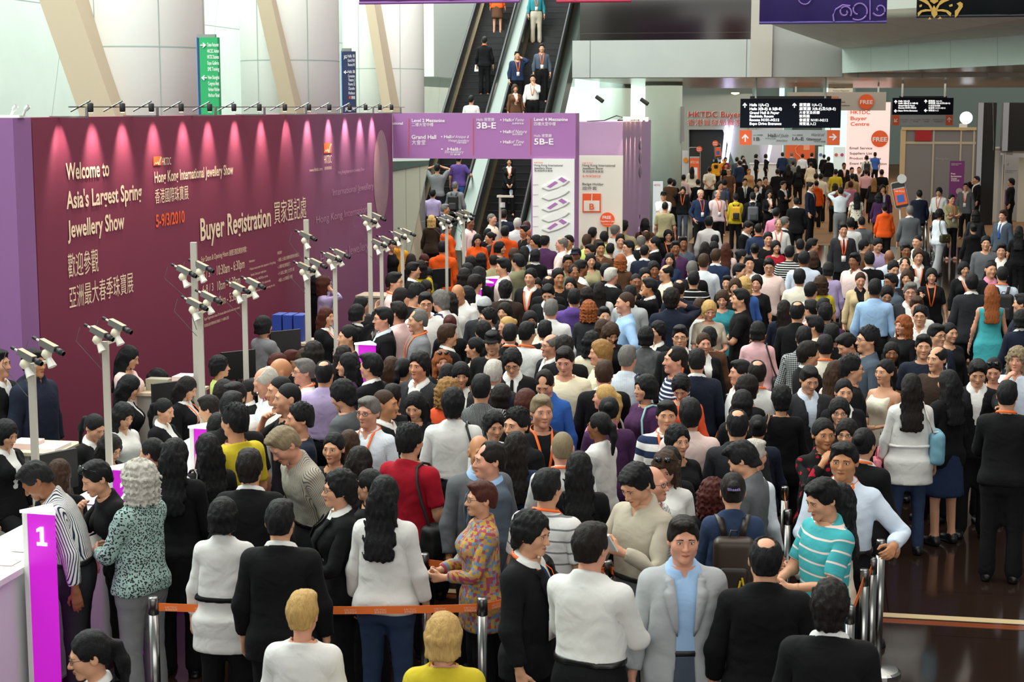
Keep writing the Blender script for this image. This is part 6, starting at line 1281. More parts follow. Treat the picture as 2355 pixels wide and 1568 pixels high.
def belt(k0, k1, lab, logos=0, sag=.02):
    p, q = posts[k0], posts[k1]; n = 13; V = []; d = (q - p)/np.linalg.norm(q - p); nn = np.array((d[1], -d[0], 0.))
    if nn[1] > 0: nn = -nn
    for i in range(n):
        t = i/(n - 1); c = p + (q - p)*t - np.array((0, 0, .065 + sag*4*t*(1 - t)))
        V += [c - (0, 0, .025), c + (0, 0, .025), c + (0, 0, .025) - nn*.003, c - (0, 0, .025) - nn*.003]
    F = [(i*4 + j, i*4 + (j + 1) % 4, i*4 + 4 + (j + 1) % 4, i*4 + 4 + j) for i in range(n - 1) for j in range(4)]
    o = tag(obj('barrier_belt', V, F, mat('orange belt', 'f0742a', .55)), lab, 'barrier belt', 'orange barrier belts')
    for i in range(logos):
        t = (i + .6)/logos; c = p + (q - p)*t - np.array((0, 0, .09 + sag*4*t*(1 - t))); 
        for s_, dz, h, w in (('HKTDC', .022, .012, .075), ('香港貿發局', .004, .014, .075)): letter('printed_logo', s_, c - d*w/2 + (0, 0, dz), c + d*w/2 + (0, 0, dz), h, nn, mat('pale belt print', 'f6cdb0', .5), o, .0, out=.004)
belt('a', 'b', 'orange printed belt stretched across the front of the queue', 11); belt('d', 'e', 'orange printed belt behind the grey-suited man', 9); belt('c', 'd', 'orange belt behind the man in black suit and lanyard', 0, .03); belt('e', 'f', 'orange belt running up to the hand of the big man in pale blue', 0); belt('l', 'm', 'orange belt slanting up through the middle of the queue', 3); belt('m', 'n', 'orange belt beside the man in black polo in mid queue', 4); belt('o', 'l', 'orange belt running along the navy striped man', 0); belt('i', 'k', 'orange belt beside the red floral blouse', 0); belt('f', 'g', 'short orange belt behind the big man in pale blue', 0); belt('b', 'd', 'orange belt behind the white shirted man, front line', 6)

for k, (px, py) in enumerate(((2122, 520), (2131, 508), (2141, 520), (2150, 505))): bpost('s%d' % k, px, py, ['steel post nearest the back of the grey-haired suit, in the steel cluster', 'steel post second in the cluster by the grey-haired suit', 'steel post third in the cluster by the white bloused woman', 'steel post last in the cluster beside the white bloused woman'][k], .95)
# ---------------------------------------------------------------- the people: head top as the photo shows it | facing | look | label
ROWS = """
198.7 1448.1|-75|fa pt.k suit.k gl n:12|woman in glasses with black ponytail at the foot of the number 1 pillar
1019.4 1409.4|176|fe bob.y knit.yellow|woman with blond bob in bright yellow top seen from behind
1910.3 1335|165|ma md.b suit.k|person with dark brown hair in black suit at the lower right, back turned
693.7 1358.2|172|fe sh.y knit.white|woman with short blond hair in white top, cut off by the bottom edge
1761.8 1232.5|172|ma cr.k shirtout.black w:1.08|man with bald crown in black jacket seen from behind, nearest the camera
1356.1 1200.7|150|me sh.b shirt.white A:hold w:1.06 h:1.80|big man in white shirt seen from behind, talking to the young man in black suit
1571.9 1183.8|2|me sh.b open.lgrey inn:sky b:trousers.slate A:down h:1.78|man in light grey suit and open blue shirt facing the camera
1224.5 1174.6|62|ma md.k suit.k lan tie:ink n:8|smiling young man in black suit with orange lanyard and blue tie
642.1 1148.5|176|ma sh.k suit.k|man in black suit with white collar, from behind, at the belt
511.8 1143.7|174|fa bob.k tunic.white b:trousers.k sash|woman with black bob in long white belted shirt, from behind
1884.9 1100.7|-68|ma sd.k polo.turq/ht/pinkw A:hold n:18 b:trousers.mgrey h:1.74|man in turquoise striped polo reading papers
883.4 1092.3|165|fa lg.k knit.white b:jeans.denim h:1.71|woman with long black hair tied low over a white hooded jacket
1449.7 1070.5|-48|ma sd.k shirt.stone n:30 A:read b:trousers.mgrey h:1.80|man in pale shirt and grey trousers reading a booklet
1256.1 1076.6|150|ma sh.k polo.white/ht/grey lanb w:1.05|man in white polo with thin grey stripes, orange lanyard at his nape
1686.4 1085.1|176|fa bn.b shirtout.denim h:1.68|woman with jewelled hair clip in crumpled denim shirt carrying a brown backpack
1932 1108.7|-105|fa lg.k knit.ivory A:hold h:1.60|long black haired woman in ivory top behind the turquoise polo
1111.2 1104.2|-75|fa sh.r tunic.beige/geo A:hold b:trousers.k gl|woman with short red-brown hair in multicoloured geometric cardigan
783.8 1079.7|-72|fa md.k suit.k gl A:hold h:1.68|person with chin-length black hair in black suit holding out a paper
319.9 1057.8|-118|fe cu.w knit.aqua/leo/char b:trousers.grey A:hold w:1.05 h:1.71|woman with curly grey hair in leopard print cardigan
1497.5 1068.2|62|me bl.w shirt.grey/c/white gl h:1.66|bald old man with glasses in small check shirt behind the reading man
57.2 1066.3|-82|mi sh.k shirt.white/v/ink l:24 n:22 b:trousers.char h:1.74|man in white and navy striped shirt leaning on the counter by the number 1 pillar
1640.6 1100.8|165|fe cu.d blouse.k h:1.53|woman with curly red hair beside the jewelled hair clip woman
572.4 1033.1|176|ma sd.b suit.k|man with dark brown hair and black suit behind the white belted shirt
852.6 1076.9|-120|fa bn.k blouse.k h:1.59|woman with dark hair tied up, half hidden by the white hooded jacket
1942.8 1014.5|-22|mt sh.k shirt.pale L:rail R:hold w:1.12 lanb h:1.76|burly man in pale blue shirt leaning his hand on a belt post
1130.4 1012.4|-70|me rc.b suit.slate inn:sky h:1.77|man with receding brown hair in slate suit, in profile
208.8 1059.5|-60|fa sh.k polo.k l:20 R:chin n:8 sun h:1.67|woman in black with sunglasses on her hair bending, fist at her mouth
1331.9 1036.8|178|fa lg.k blouse.k h:1.68|woman with very long straight black hair and black top in the queue's middle
1691.6 1015.2|-118|ma sd.k shirt.mgrey n:30 lean:0 h:1.73|man in dark grey shirt with bowed head behind the denim woman
401 1006.1|172|fa lg.k coat.k h:1.72|woman with long black hair and long black coat behind the brown bag
825.9 1025|160|fa lg.b blouse.k h:1.66|woman with dark wavy hair under the striped shirt and lanyard
1528.9 1039|-15|fe wv.n shirtout.white sun n:18 h:1.63|brown-haired woman with sunglasses on her head and white shirt
1102.3 996.9|18|mt bl.k open.mgrey inn:sky lan h:1.72|bald man in grey blazer with lanyard and badge behind the slate suit
1294 989.9|178|me bz.s shirt.white lanb|man with shaved fair head in white shirt seen from behind
134.7 1054.5|172|fa lg.n blouse.k h:1.52|woman with dark brown straight hair between the two leaning customers
631.4 987.1|-60|me sh.s shirt.stone/vt/mgrey l:22 n:22 w:1.08 h:1.82|fair-haired man in striped shirt bending over the counter
1730.4 1008.7|120|me sh.w shirt.ice gl h:1.64|white-haired old man in glasses and pale shirt behind the bowed man
477.5 994.8|-150|fa lg.k blouse.k h:1.67|woman with long black hair and shiny black shoulder bag
939.5 974.5|148|ma sp.k polo.red b:trousers.black w:1.06|man in red polo with a black bag strap on his shoulder
1540.9 1025|15|fi lg.b blouse.k h:1.56|woman with long dark hair half hidden behind the sunglasses woman
1186.5 991.3|170|fa lg.b blouse.ink h:1.67|woman with long dark brown hair behind the slate suit man
1987.1 982.7|145|fa bn.k suit.k lanb h:1.68|woman with low black ponytail and cream tie, back turned
352 1005.5|-112|fa bn.k short.pinkw lanb b:jeans.denim h:1.57|woman in white short sleeves with orange lanyard and big brown bag
768.4 992.7|-18|fa pt.k blouse.k|young woman with black ponytail and ear studs, facing the camera
541.8 927.4|-130|ma sp.k tee.yellow h:1.82|young man with bristly hair in yellow tee
1557.8 975.9|22|fa md.k blouse.k tilt:0 h:1.63|woman with short black hair in black top before the navy striped shirt
1190.7 936.6|-40|ma sp.k polo.k h:1.76|man with short spiky hair in black, left of the black polo with orange lanyard
1894 959.7|8|ft bn.k shirtout.k/flo/red R:chin w:1.05 h:1.67|woman in black blouse with red flowers raising two fingers
1696.7 939.4|172|ma cr.k shirtout.char h:1.74|man with thinning grey crown below the black wavy bob
802.6 987.1|172|fa lg.n blouse.k h:1.55|woman with straight chestnut hair behind the ponytail and ear studs woman
531.1 899|178|ma sh.k polo.k h:1.84|dark head in black top between the lime top and the yellow tee
1587.8 915.6|172|ma sd.k shirt.pinkw h:1.76|man in pale pink shirt seen from behind, beside the navy striped shirt
1244.9 905.7|14|me sh.s polo.k lanb h:1.79|fair-haired man in black polo with orange lanyard, mouth open
1948.9 962.2|-22|fa bob.b blouse.k gl h:1.59|woman in red-rimmed glasses behind the red flower blouse
692.6 925.4|-72|ma sp.k tee.navy h:1.72|young man in navy tee in profile, head raised
1136 945|18|fa md.k knit.white n:5 h:1.62|woman with short black hair and white top frowning at the camera
502 948.9|172|fa bob.k blouse.rose h:1.60|woman with black bob in pale pink top next to the yellow tee
1381.8 946.4|-125|fi pt.k shirtout.white b:jeans.navy gl|dark woman with curly black ponytail in white shirt and navy jeans
849.7 909.9|-22|me sh.g shirt.pale/vt/white lanb gl y:-8|grey-haired man in glasses, striped shirt and orange lanyard
1533.9 918.4|-3|ma sh.k shirtout.white/hw/ink lanb w:1.06 h:1.67|man in broad white and navy striped shirt with orange lanyard
1042 891.4|176|ma md.k shirt.white h:1.76|man with shaggy black hair and dark strap over a white shirt, from behind
664.5 877.7|-70|ma bz.k tee.k R:chin h:1.80|man with cropped hair in black tee, hand near his chin
1743 953.2|172|fa bn.k blouse.navy h:1.53|woman with bare nape in navy top and bag straps
882 893.1|75|mt bz.n suit.k h:1.72|shaved headed man in black suit right behind the striped shirt and lanyard
540.3 876.9|-30|ma sh.k shirt.white lanb h:1.76|man in white shirt turning round beside pillar 4, dark strap on his back
18.4 965.7|62|fa bob.k suit.k n:18 sit:56|staff woman with black bob at the left edge, below the clasped hands|s
1931 913.8|-8|fa bob.k blouse.k gl|woman in orange-rimmed glasses with black bob
261.7 1000.9|60|fa wv.b blouse.k gl n:25 h:1.51 sit:63|staff woman in glasses with wavy dark hair leaning low over papers|s
645.9 861.6|-62|ma bz.k polo.white h:1.79|shaved man in white behind the man with the hand at his chin
1400.6 911.1|176|fa bn.k blouse.plum w:1.1|woman with black bun and broad plum coloured back
2317.5 874.2|160|ma sh.k knit.k lanb b:trousers.black A:hold h:1.74|man in black sweater with orange collar ribbon standing on the open floor
1209.3 893.7|165|fa bob.r blouse.k h:1.67|reddish black bob left of the bright blue shirt
477.5 907.5|-105|fa sh.b polo.green n:12 h:1.60|person with short brown hair in green behind the white booklet
779.6 873.5|-112|ma md.k tee.mgrey n:20|man with shaggy hair in grey tee with a red edged strap
952.2 901.5|-15|fa lg.k blouse.k n:18 h:1.64|woman with long black hair bowing, in the shade of the red polo man
1707.7 896.2|172|fa bob.k blouse.k h:1.63|black wavy bob below the dark brown bob
1106 859.2|175|ma sh.k shirt.k/vt/lgrey h:1.75|man in black and white pinstriped shirt seen from behind
225 953.5|62|fa pt.k suit.k n:25 h:1.57 sit:54|staff woman with black ponytail and white collar bending over the nearest desk|s
600 843.3|-70|me bd.w shirt.ice n:22 h:1.82|white-haired man in pale shirt bowing over pillar 4
1797.7 884.7|176|fa md.k blouse.k h:1.62|woman with curly black crop and tan bag strap, back turned
900.3 881.9|168|me sh.b tee.k h:1.63|man with short brown hair in black tee, from behind
1393.6 881.9|-112|fe pt.y polo.pink|woman with blond ponytail in pink polo
1153.2 882.2|174|fa bob.b blouse.k h:1.60|very dark brown bob right of the pinstriped back
287.8 927.4|52|fa wv.k shirt.white n:20 h:1.54 sit:44|staff woman in white shirt with loose black hair among the seated row|s
1941.2 869.1|0|fa bn.k suit.k h:1.63|young woman with black hair tied up facing the camera
645.9 820.3|-78|mt bl.k shirt.white h:1.82|bald man in white right of the white-haired man at pillar 4
1719.1 860.5|125|fa bob.b blouse.k h:1.65|dark brown bob in front of the slick-haired profile
2096.8 857.7|175|fa lg.b tunic.white/t b:jeans.denim sash h:1.66|woman with long dark hair in loose white blouse and jeans, from behind
1487 860.5|-62|fa bob.k knit.plum h:1.65|woman with black bob in plum sweater, mouth open
1029.5 869.4|150|fe cu.l blouse.coral|woman with frizzy light brown curls and orange leather jacket
1249.7 852.9|-15|ma rc.b shirtout.royal n:28 h:1.71|man in bright blue shirt looking down
379.6 915.2|72|fa pt.k suit.k n:12 h:1.51 sit:44|staff woman with a yellow hair band and black ponytail|s
-9.2 801|75|ma sh.k suit.k A:low h:1.84|person in black with clasped hands, cut off by the left edge
1864.7 841.1|10|ma sh.k suit.char inn:pale n:18 h:1.70|man in charcoal suit and open pale shirt looking down
73.5 800.4|62|mt sh.k hood.navy A:down h:1.84|man in dark blue hooded jacket standing at the end of the plum wall
1564.8 865.6|-15|fa md.k blouse.coral n:32 h:1.62|woman with curly black hair bowing her head, coral collar
745.1 827.3|172|ma cr.k shirt.lilac|man with thinning crown right of the grey-haired man in profile
1389.3 827.3|176|me sh.n suit.k|brown-haired man in dark suit from behind, below the sandy-haired man
2183.6 848.7|-152|fa lg.k blouse.k b:skirt.ink h:1.64|long black haired woman in black with dark blue skirt
1134.1 826.1|172|me sh.w suit.char|white-haired man in charcoal suit seen from behind
1742.1 826.1|172|me cr.b shirt.white lanb h:1.72|man with bald crown in white shirt and orange collar ribbon
1956.5 815.6|92|ma sp.k polo.k gl|man in red glasses with bristly hair, facing right
2249.9 827|-12|ma sd.k suit.k n:18 L:point h:1.70|young man in black suit pointing with his hand
965.7 808.2|-30|mx md.k suit.char h:1.76|young man with swept black hair, charcoal suit and white collar
702.5 823.4|-75|ma sh.g shirt.white lanb gl h:1.68|grey-haired man in glasses and white shirt with lanyard in profile
1557.1 794.2|-82|me rc.b polo.ink/hn/ice h:1.80|man with large nose in navy striped polo, in profile
856 810.8|-115|ma sd.k suit.k|man in black suit and white collar turned away left, by the chestnut hair
1298.2 796.7|-12|me sh.b tee.cream n:16 h:1.80|smiling man in cream V-neck looking down
437.8 866.2|75|fa lg.b suit.k n:24 lanb h:1.51|staff woman with long brown hair and lanyard writing near the tissue box|s
306.1 861.6|98|fa lg.k suit.k n:22 sit:40|staff woman with very long black hair bowing, in front of the white blazer|s
1706.4 826.1|-82|me sh.k shirt.white h:1.65|man with slick hair in profile left of the bald crown
2038.2 824.5|-52|fa pt.k tank.ivory A:hold h:1.65|woman in sleeveless ivory top with black straps and necklace
1060.1 832.4|5|fa bf.k suit.k n:8 h:1.62|woman with black fringe looking down right of the straight black hair
1923.4 827|122|fa lg.n blouse.pinkw|woman with brown ponytail and turquoise hair band
926.2 822.2|155|fa pt.k suit.k lanb h:1.63|woman with black ponytail and orange ribbon behind the chestnut hair
1603.1 800.6|174|ma sh.k suit.navy h:1.72|dark cropped head and navy jacket right of the navy striped polo
1177.4 804.4|-5|ma md.k suit.k tie:black gl n:25|young man with long fringe and glasses in black suit looking down
2285.6 823.2|-18|fe bn.k tank.brown sun n:18 h:1.63|woman in brown tank top with sunglasses on her head
1442.3 792.9|155|me sh.g shirt.white/vt/sky h:1.74|grey-haired man in finely striped shirt with dark blue strap
2158.1 793.9|-52|ma bd.k polo.dkbrown R:read|balding man in dark brown shirt holding a rolled paper
802.4 809.5|-82|fa lg.k blouse.plum h:1.65|woman with long black hair in profile below the staff with red-brown hair
2341.7 797.7|-32|me cu.s shirt.pale R:chin h:1.67|man with grey curls and beard at the right edge
1857 783.7|102|ma sd.b suit.k|young man with brown tousled hair in dark jacket, facing right
899.4 818.4|176|fa lg.n blouse.k h:1.58|long chestnut hair left of the swept hair young man
1383.7 781.4|-82|me md.l shirt.cream|sandy-haired man in profile
720.8 784|168|fa wv.b blouse.k h:1.72|dark brown wavy hair below the smiling staff woman
1016.7 804.4|10|fe wv.o blouse.k sun h:1.60|auburn woman with sunglasses on her head beside the charcoal suit
1999.9 749.2|-82|ma sp.k shirt.slate gl h:1.84|tall young man in glasses and slate shirt in profile
502 817.2|112|fa md.k tee.lime h:1.53|person with short curly black hair in lime green top by the wall|s
1298.2 771.2|172|ma md.b suit.k|brown shaggy hair in black suit behind the smiling cream shirt man
2124.9 767.1|-12|ma sh.k polo.navy|man in navy polo facing the camera
1897.9 768.4|176|ma sh.k shirt.ivory lanb h:1.72|man in ivory shirt with orange ribbon from behind
303.1 794.3|82|fa lg.k blouse.pinkw n:20|staff woman in white blazer with long dark hair by the second camera post|s
789.7 794.2|172|fa wv.b blouse.k h:1.59|dark brown hair hiding the woman in plum
1132.8 758.5|-8|ma cap.black polo.k n:8|man in black cap with pale brim
1268.9 766.1|-62|me bd.g suit.k gl h:1.69|balding man in glasses bowing between two black suits
1938.7 767.1|-72|ma sh.k shirt.mgrey n:28 h:1.71|man in grey shirt bowing beside the ivory shirt
2050.9 784.9|-8|fi lg.k tank.k h:1.59|dark woman with long black hair and bare shoulders
371.9 849.4|80|fa wv.k blouse.k n:25 sit:79|staff person seated low behind the tissue box|s
1849.4 749.2|168|ma sh.k shirtout.k/c/lgrey|man in dark check shirt above the tousled brown hair
1564.8 745.7|-8|ma sh.k suit.k gl lanb h:1.74|man in metal glasses and dark suit facing the camera
1094.5 773.8|-105|fa bn.k blouse.stone h:1.60|woman with black hair tied back, left of the black cap man
802.4 745.7|-72|fa bn.k blouse.k h:1.72|woman with black hair tied back and earring, below the raised hand
2153 742.9|28|ma sh.k suit.navy gl|man in glasses and navy suit looking right
1210.6 738.1|150|ma sh.k tee.white lanb h:1.74|man in white tee with orange ribbon at his nape
1618.4 763.6|10|fe bn.n open.k inn:white|woman with ginger updo in black jacket and white top
1026.9 744.4|110|ma sd.n suit.k h:1.69|brown-haired person in black suit looking right, below the dark red hair
1360.7 761|160|fa wv.k blouse.cream|long black hair over cream sleeve left of the sandy-haired man
1172.3 743.2|172|ma sh.k suit.k lanb h:1.66|man in black suit with orange ribbon at his nape, right of the black cap
1631.1 750.8|172|fa bob.k blouse.brown|small dark head behind the ginger updo
1485.7 749.5|176|fa bob.k shirtout.char/mar/grey|woman with heavy black bob in grey lace top from behind
1874.9 723.7|-112|ma sh.k shirt.cream|man in cream collar turned left behind the dark check shirt
963.2 708.7|-70|ma rc.g polo.grey lanb h:1.80|elderly man with grey receding hair and orange lanyard
1252.7 735.5|172|ma sh.k suit.k h:1.67|man in plain black suit, back turned, left of the bald man in glasses
884.1 704.9|-76|me sh.k suit.k inn:pale gl h:1.79|man in black suit and glasses in profile beside the magenta pillar
2183.6 740.3|22|fa bn.k blouse.k|woman with hair tied back behind the navy suit
1409.2 744.4|18|fa wv.n blouse.k n:28|woman with wavy brown hair looking down at papers
1743.4 738.1|168|fa bob.k tunic.rose|woman with smooth black bob in long pale dress from behind
1513.8 738.1|-52|fa md.k suit.k|woman with short black hair and black jacket left of the metal glasses man
917.2 692.1|-125|me sh.b shirt.pinkw/v/rose h:1.80|man in pink and white striped shirt behind the black suit and glasses
1384.9 733|174|fa bob.n blouse.k h:1.58|brown bob in front of the peeking woman
604.6 725.4|135|fa bob.k knit.grey A:hold|staff woman with black bob in grey sweater beside the blue box files|s
1834.1 691.3|160|ma cr.k shirt.k h:1.78|man with bald patch in black shirt, from behind
2079 723.7|-55|fe wv.o polo.k h:1.61|ginger woman with sunglasses on her head in black blouse sun
1034.6 722.8|172|fe bn.d blouse.k h:1.62|woman with dark red hair pinned up behind the white shirt strap
1125.2 707.4|-80|ma sp.k suit.k gl h:1.68|man with bristly hair and glasses in black beside the grey hat
1899.1 696.9|172|ma sp.k shirt.plum h:1.72|broad black head just below, over a plum collar
2117.2 702|-20|ma sp.k shirt.white gl h:1.68|young man in glasses and white shirt behind the ginger woman
978.5 670.5|8|ma sh.k polo.white gl n:5 h:1.84|man in glasses facing the camera between the elderly man and the grey wavy hair
1441.1 669.2|-82|me bz.n shirt.sky L:hip h:1.84|tall shaven man in light blue shirt, hand on hip
2349.4 711.5|174|fa bob.k suit.navy|dark bob and navy jacket cut by the right edge, above the curly bearded man
1266.8 687|172|me sh.g shirt.white w:1.05 h:1.72|grey-haired man in white shirt seen from behind, broad back
1113.7 681.9|172|ma beanie.lgrey knit.char|person in grey knitted hat
748.9 704.9|58|fa lg.r suit.k lan h:1.59|smiling staff woman with long red-brown hair, black suit and lanyard|s
2109.6 679.8|-5|me sh.n shirt.white n:10|sandy-haired man below the grey-haired bearded man
1011.6 666.6|-125|me md.g shirt.white l:12 h:1.79|man with wavy grey hair bending in white shirt with dark strap
1544.4 661.5|170|me md.b shirtout.navy R:phone w:1.08 h:1.82|large man with frizzy dark hair in navy shirt phoning, from behind
1632.4 690.9|4|fe bob.y tee.stone A:hold n:15 h:1.66|fair-haired woman in sage tee looking down
2354.5 674|-120|ma sh.k suit.navy|dark head at the right edge beside the turquoise dress
1706.4 662.8|-92|ma sh.k polo.k A:hold h:1.78|man in black polo in profile holding papers
820.3 699|120|fa bob.k suit.k R:wave h:1.58|staff person in black suit raising an open hand|s
963.2 651.3|112|ma sp.k tee.k n:18 h:1.84|spiky-haired young man bowing in black tee by the pink shirts
1354.3 690.9|172|fe cu.o blouse.char|woman with golden ginger curls in charcoal coat
1034.6 671.7|176|fa wv.b knit.white h:1.71|dark wavy hair between the bald crown and the wavy grey hair
1803.5 688.8|176|fa lg.b blouse.navy|woman with long brown hair by the belt, right of the pale dress
1608.2 684.5|165|fe sh.n blouse.white|short mousy hair and white top left of the sage tee woman
1320.4 662.8|176|ma sh.k hood.purple h:1.72|person with cropped hair in purple fleece from behind
1047.3 655.2|-30|mt bl.k shirt.white n:32 h:1.80|bald crown bowing right beside the number 10 pillar
1448.7 655.2|155|me sh.k suit.lgrey|dark-haired man in pale grey suit behind the tall light blue shirt
2094.3 648|-12|me sd.g suit.char gl h:1.76|grey-haired bearded man in dark glasses and open collar
2012.7 640.3|162|mi sh.k shirt.sky h:1.80|big dark man in sky blue shirt from behind
1074.1 657.7|-72|fa bob.k blouse.rose/flo/gold h:1.69|woman with black bob in pale floral blouse right of the number 10
1259.6 653.9|-10|ma sh.k suit.k n:25|young man in black suit looking down right of the fringe woman
1661.7 666.6|-12|fe bob.n blouse.teal n:10|woman with light brown bob in teal print top
1162.1 643.7|172|ma md.k suit.dkbrown h:1.74|shaggy black hair and dark brown jacket in front of the fringe woman
2280.5 653.1|176|fe lg.o dress.turq h:1.68|woman with long ginger hair in turquoise dress
904.5 624.5|80|ma sh.k shirt.pinkw gl lanb h:1.84|man in glasses and pale pink shirt at the tall post by the pearl print
1562.2 641.1|174|me cr.b polo.navy|man with thinning dark crown in navy, mid crowd
1090.7 629.6|145|ma sh.b shirt.white h:1.80|man in white collar seen from behind above the floral blouse
1495.9 638.6|-95|mt sh.k suit.k L:phone h:1.72|man in dark suit with phone right of the dark bald man
2235.9 628.1|176|ma sd.k suit.char h:1.76|man in dark grey suit walking away left of the turquoise dress
1261.2 632.2|172|ma cr.b blouse.k|balding brown crown left of the young cropped man
1378.6 647.5|175|fa lg.b blouse.white|long straight dark brown hair over a white top
2050.9 627.6|-62|mi sh.k shirt.slate|dark man with moustache right of the sky blue shirt
1462.8 627.1|5|mi bz.k suit.k|dark bald man in black jacket facing the camera
1691.1 639.1|-10|fa bob.n blouse.k h:1.64|brown fringe between the short black hair and the fair curls
1282.9 616.9|20|mt sp.k tee.k h:1.76|young man with cropped hair left of the dark high forehead man
1595.4 622|172|ma sh.k polo.k/ht/white|man in black top with white shoulder stripes
1839.2 617.3|166|ma sd.k shirt.ivory h:1.74|black-haired man in ivory shirt right below the stout pale blue back
1712.8 636|174|fe cu.y knit.blue h:1.62|woman with fair curls and blue sleeves
1220.8 616.9|-22|ma sp.k suit.k lanb|smiling young man in black with orange lanyard left of the fringe woman
743.8 634|98|fa wv.r shirtout.lilac L:head R:phone|staff woman in lilac shirt holding her head while phoning|s
1404.1 614.3|125|me sh.w suit.k|white-haired man in black jacket in mid crowd
1887.7 633.9|172|fa cu.n tee.yellow|person with brown curls and yellow collar
2306 612.2|172|ma sh.k shirt.pale lanb|man in pale blue shirt with black backpack above the turquoise dress
1740.8 632.2|-18|fe md.b tee.k h:1.60|woman with short dark hair in black, chin raised
1099.3 611.4|174|fa lg.k suit.k h:1.71|dark hair at the foot of the orange staff's post
728.5 630.2|150|fa wv.k suit.k h:1.59|dark-haired staff half hidden behind the phoning woman in lilac|s
1534.2 606.7|-82|ma bd.k polo.cream gl|balding man in cream polo in profile
1979.5 625|-4|fe bn.n suit.beige inn:k n:10|woman in beige suit with cropped dark hair
2086.6 619.9|-20|fa wv.n blouse.k h:1.62|light brown hair tied up above the grey-haired bearded man
1159.6 592.7|-80|ma sd.k shirt.pinkw h:1.80|man in pinkish white shirt beside the number 13 pillar
947.9 601.6|95|ma sh.k suit.k|man in black suit below the amber jacket, facing right|s
2278 599.5|8|ma bz.k suit.k inn:pink|man with cropped hair and pink collar
1591.6 599|172|me sh.g suit.k|grey head behind the white shoulder stripes
2142.8 616.1|-10|fa bob.k tee.k lanb R:point|woman in black V-neck with lanyard gesturing
1618.4 582.4|168|me sh.n shirt.ice h:1.80|brown-haired man in bluish white shirt from behind
1192.8 582.4|-135|ma sh.k hood.olive h:1.80|man in olive green jacket with a bag strap
1768.9 592.7|-10|ma sh.k short.pinkw n:15 gl|man in glasses with tilted head and backpack strap
1905.5 602|172|fa bob.k blouse.lilac h:1.63|black bob over a lilac top
2216.7 600.8|8|fa bob.k suit.k lanb|woman with black bob and orange lanyard near the open floor
1849.4 576.5|176|mi sh.k shirt.pale w:1.12 h:1.77|stout man in pale blue shirt from behind
1966.7 580.4|-42|mi sd.k shirt.pinkw|dark young man in pale pink shirt
1999.9 579.1|176|ma sp.k suit.k h:1.71|bristly black head right of the pink shirted dark man
1358.2 581.2|10|fa lg.k blouse.khaki h:1.67|young woman with long hair in khaki right of the navy cap
2112.1 571.4|-5|ma md.n suit.k lanb|young man with long brown fringe, suit and lanyard
1646.4 571|160|me sh.n suit.ink|man with cropped brown hair in navy suit from behind
1427 585|176|fe cu.o blouse.brown|woman with bushy orange curls
1816.2 563.8|162|ma sh.k polo.k/hn/white|man in black and white banded sweater
1540.6 579.9|-10|fa lg.k blouse.ink|woman with long black hair above the balding cream polo man
1482.5 560.6|160|ma bz.b suit.navy|cropped man in navy beneath the bald grey crown
2303.5 558.7|-18|ma sd.k suit.k|heavy-browed man in black beneath the leaning suit
1231.3 571.4|176|fa bob.k suit.k|woman in black with a black bob in front of the purple lit panel
1380.4 553.7|10|mt sh.k shirt.brown|bearded young man in brown above the navy cap
1017.8 553.1|172|ma sh.k hood.orange|orange jacketed staff from behind with white back lettering|s
1553.7 552.6|0|mi sh.k shirt.plum|dark man looking up below the woman in glasses
1446.9 551.4|-70|ma sh.k shirt.white gl|young man in glasses in profile above the orange curls
1987.1 548.5|102|ma rc.k shirt.brown|man with thinning hair in brown, facing right
1293.3 542.7|-92|me bd.g shirt.pinkw A:hold h:1.76|balding man in pale pink check in profile
1253.1 537|162|ma bd.k shirt.plum h:1.78|dark balding crown under the bald pink head
1736.2 558.8|172|fa bn.k blouse.k|dark hair under the denim shirt
1506.6 542.2|-105|me rc.k suit.k h:1.73|man with thinning hair left of the woman in glasses
1569.8 542.2|10|mi sh.k shirt.slate|dark man right of the woman in glasses
2267.8 542.1|-12|ma sp.k knit.mgrey|man in grey cardigan with white collar and shoulder bag
1669.6 557.2|172|fa lg.r blouse.pinkw|long auburn hair right of the neat black head
2110.9 539.5|-42|ma bz.k suit.k|young man with shaven sides looking left, in front of the steel posts
1784.3 552.3|10|fa bob.k blouse.red|woman with black hair and red collar
894.9 548.5|62|fa bn.k tee.k b:skirt.k|woman in black short-sleeved dress standing before the pearl print|s
1098.1 537|10|fa lg.k hood.orange n:10|staff woman with long black hair in orange jacket facing us|s
1161.2 518.6|176|ma sh.k hood.orange h:1.75|orange jacketed staff right of the webcam post|s
1939.9 512.8|-4|ma sh.k suit.char lan tie:dkred h:1.76|man in charcoal suit with badge and dark red tie
1744.3 512.4|176|ma bz.b shirt.denim lanb|man in blue denim shirt with orange collar ribbon
2344.3 519.1|160|fa lg.k tee.k|dark-haired woman in black tee at the right edge, below the booth
1630.6 496.3|172|ma sh.k shirt.white h:1.78|man in bright white shirt with his back to us, at the carpet's edge
1790.7 501.3|-6|ma rc.g shirt.white lanb|elderly man in white shirt with orange lanyard facing the camera
1956.5 500|176|ma sp.k shirt.white lanb|man in white shirt with black strap behind the badge man
1287.5 492.2|172|me md.b shirt.pinkw lanb h:1.80|big man in pale pink shirt covering the floor map
2239.7 512.8|176|fa bn.k hood.k|woman in black track jacket with white sleeve stripe, from behind
1026.9 511.7|122|fa sh.k hood.orange|orange jacketed staff in profile behind the camera post|s
1078.6 498|58|mi sh.k shirt.pinkw|dark man in pale pink shirt by the escalator foot
1982 496.2|176|ma bz.k polo.mgrey lanb|man in grey polo from behind with orange collar ribbon
2308.6 482.1|-50|me sd.n suit.slate tie:royal|fair young man in grey suit with blue tie at the white booth
992.5 494.5|176|fe wv.y suit.dkbrown|woman with wavy blond hair in dark brown jacket
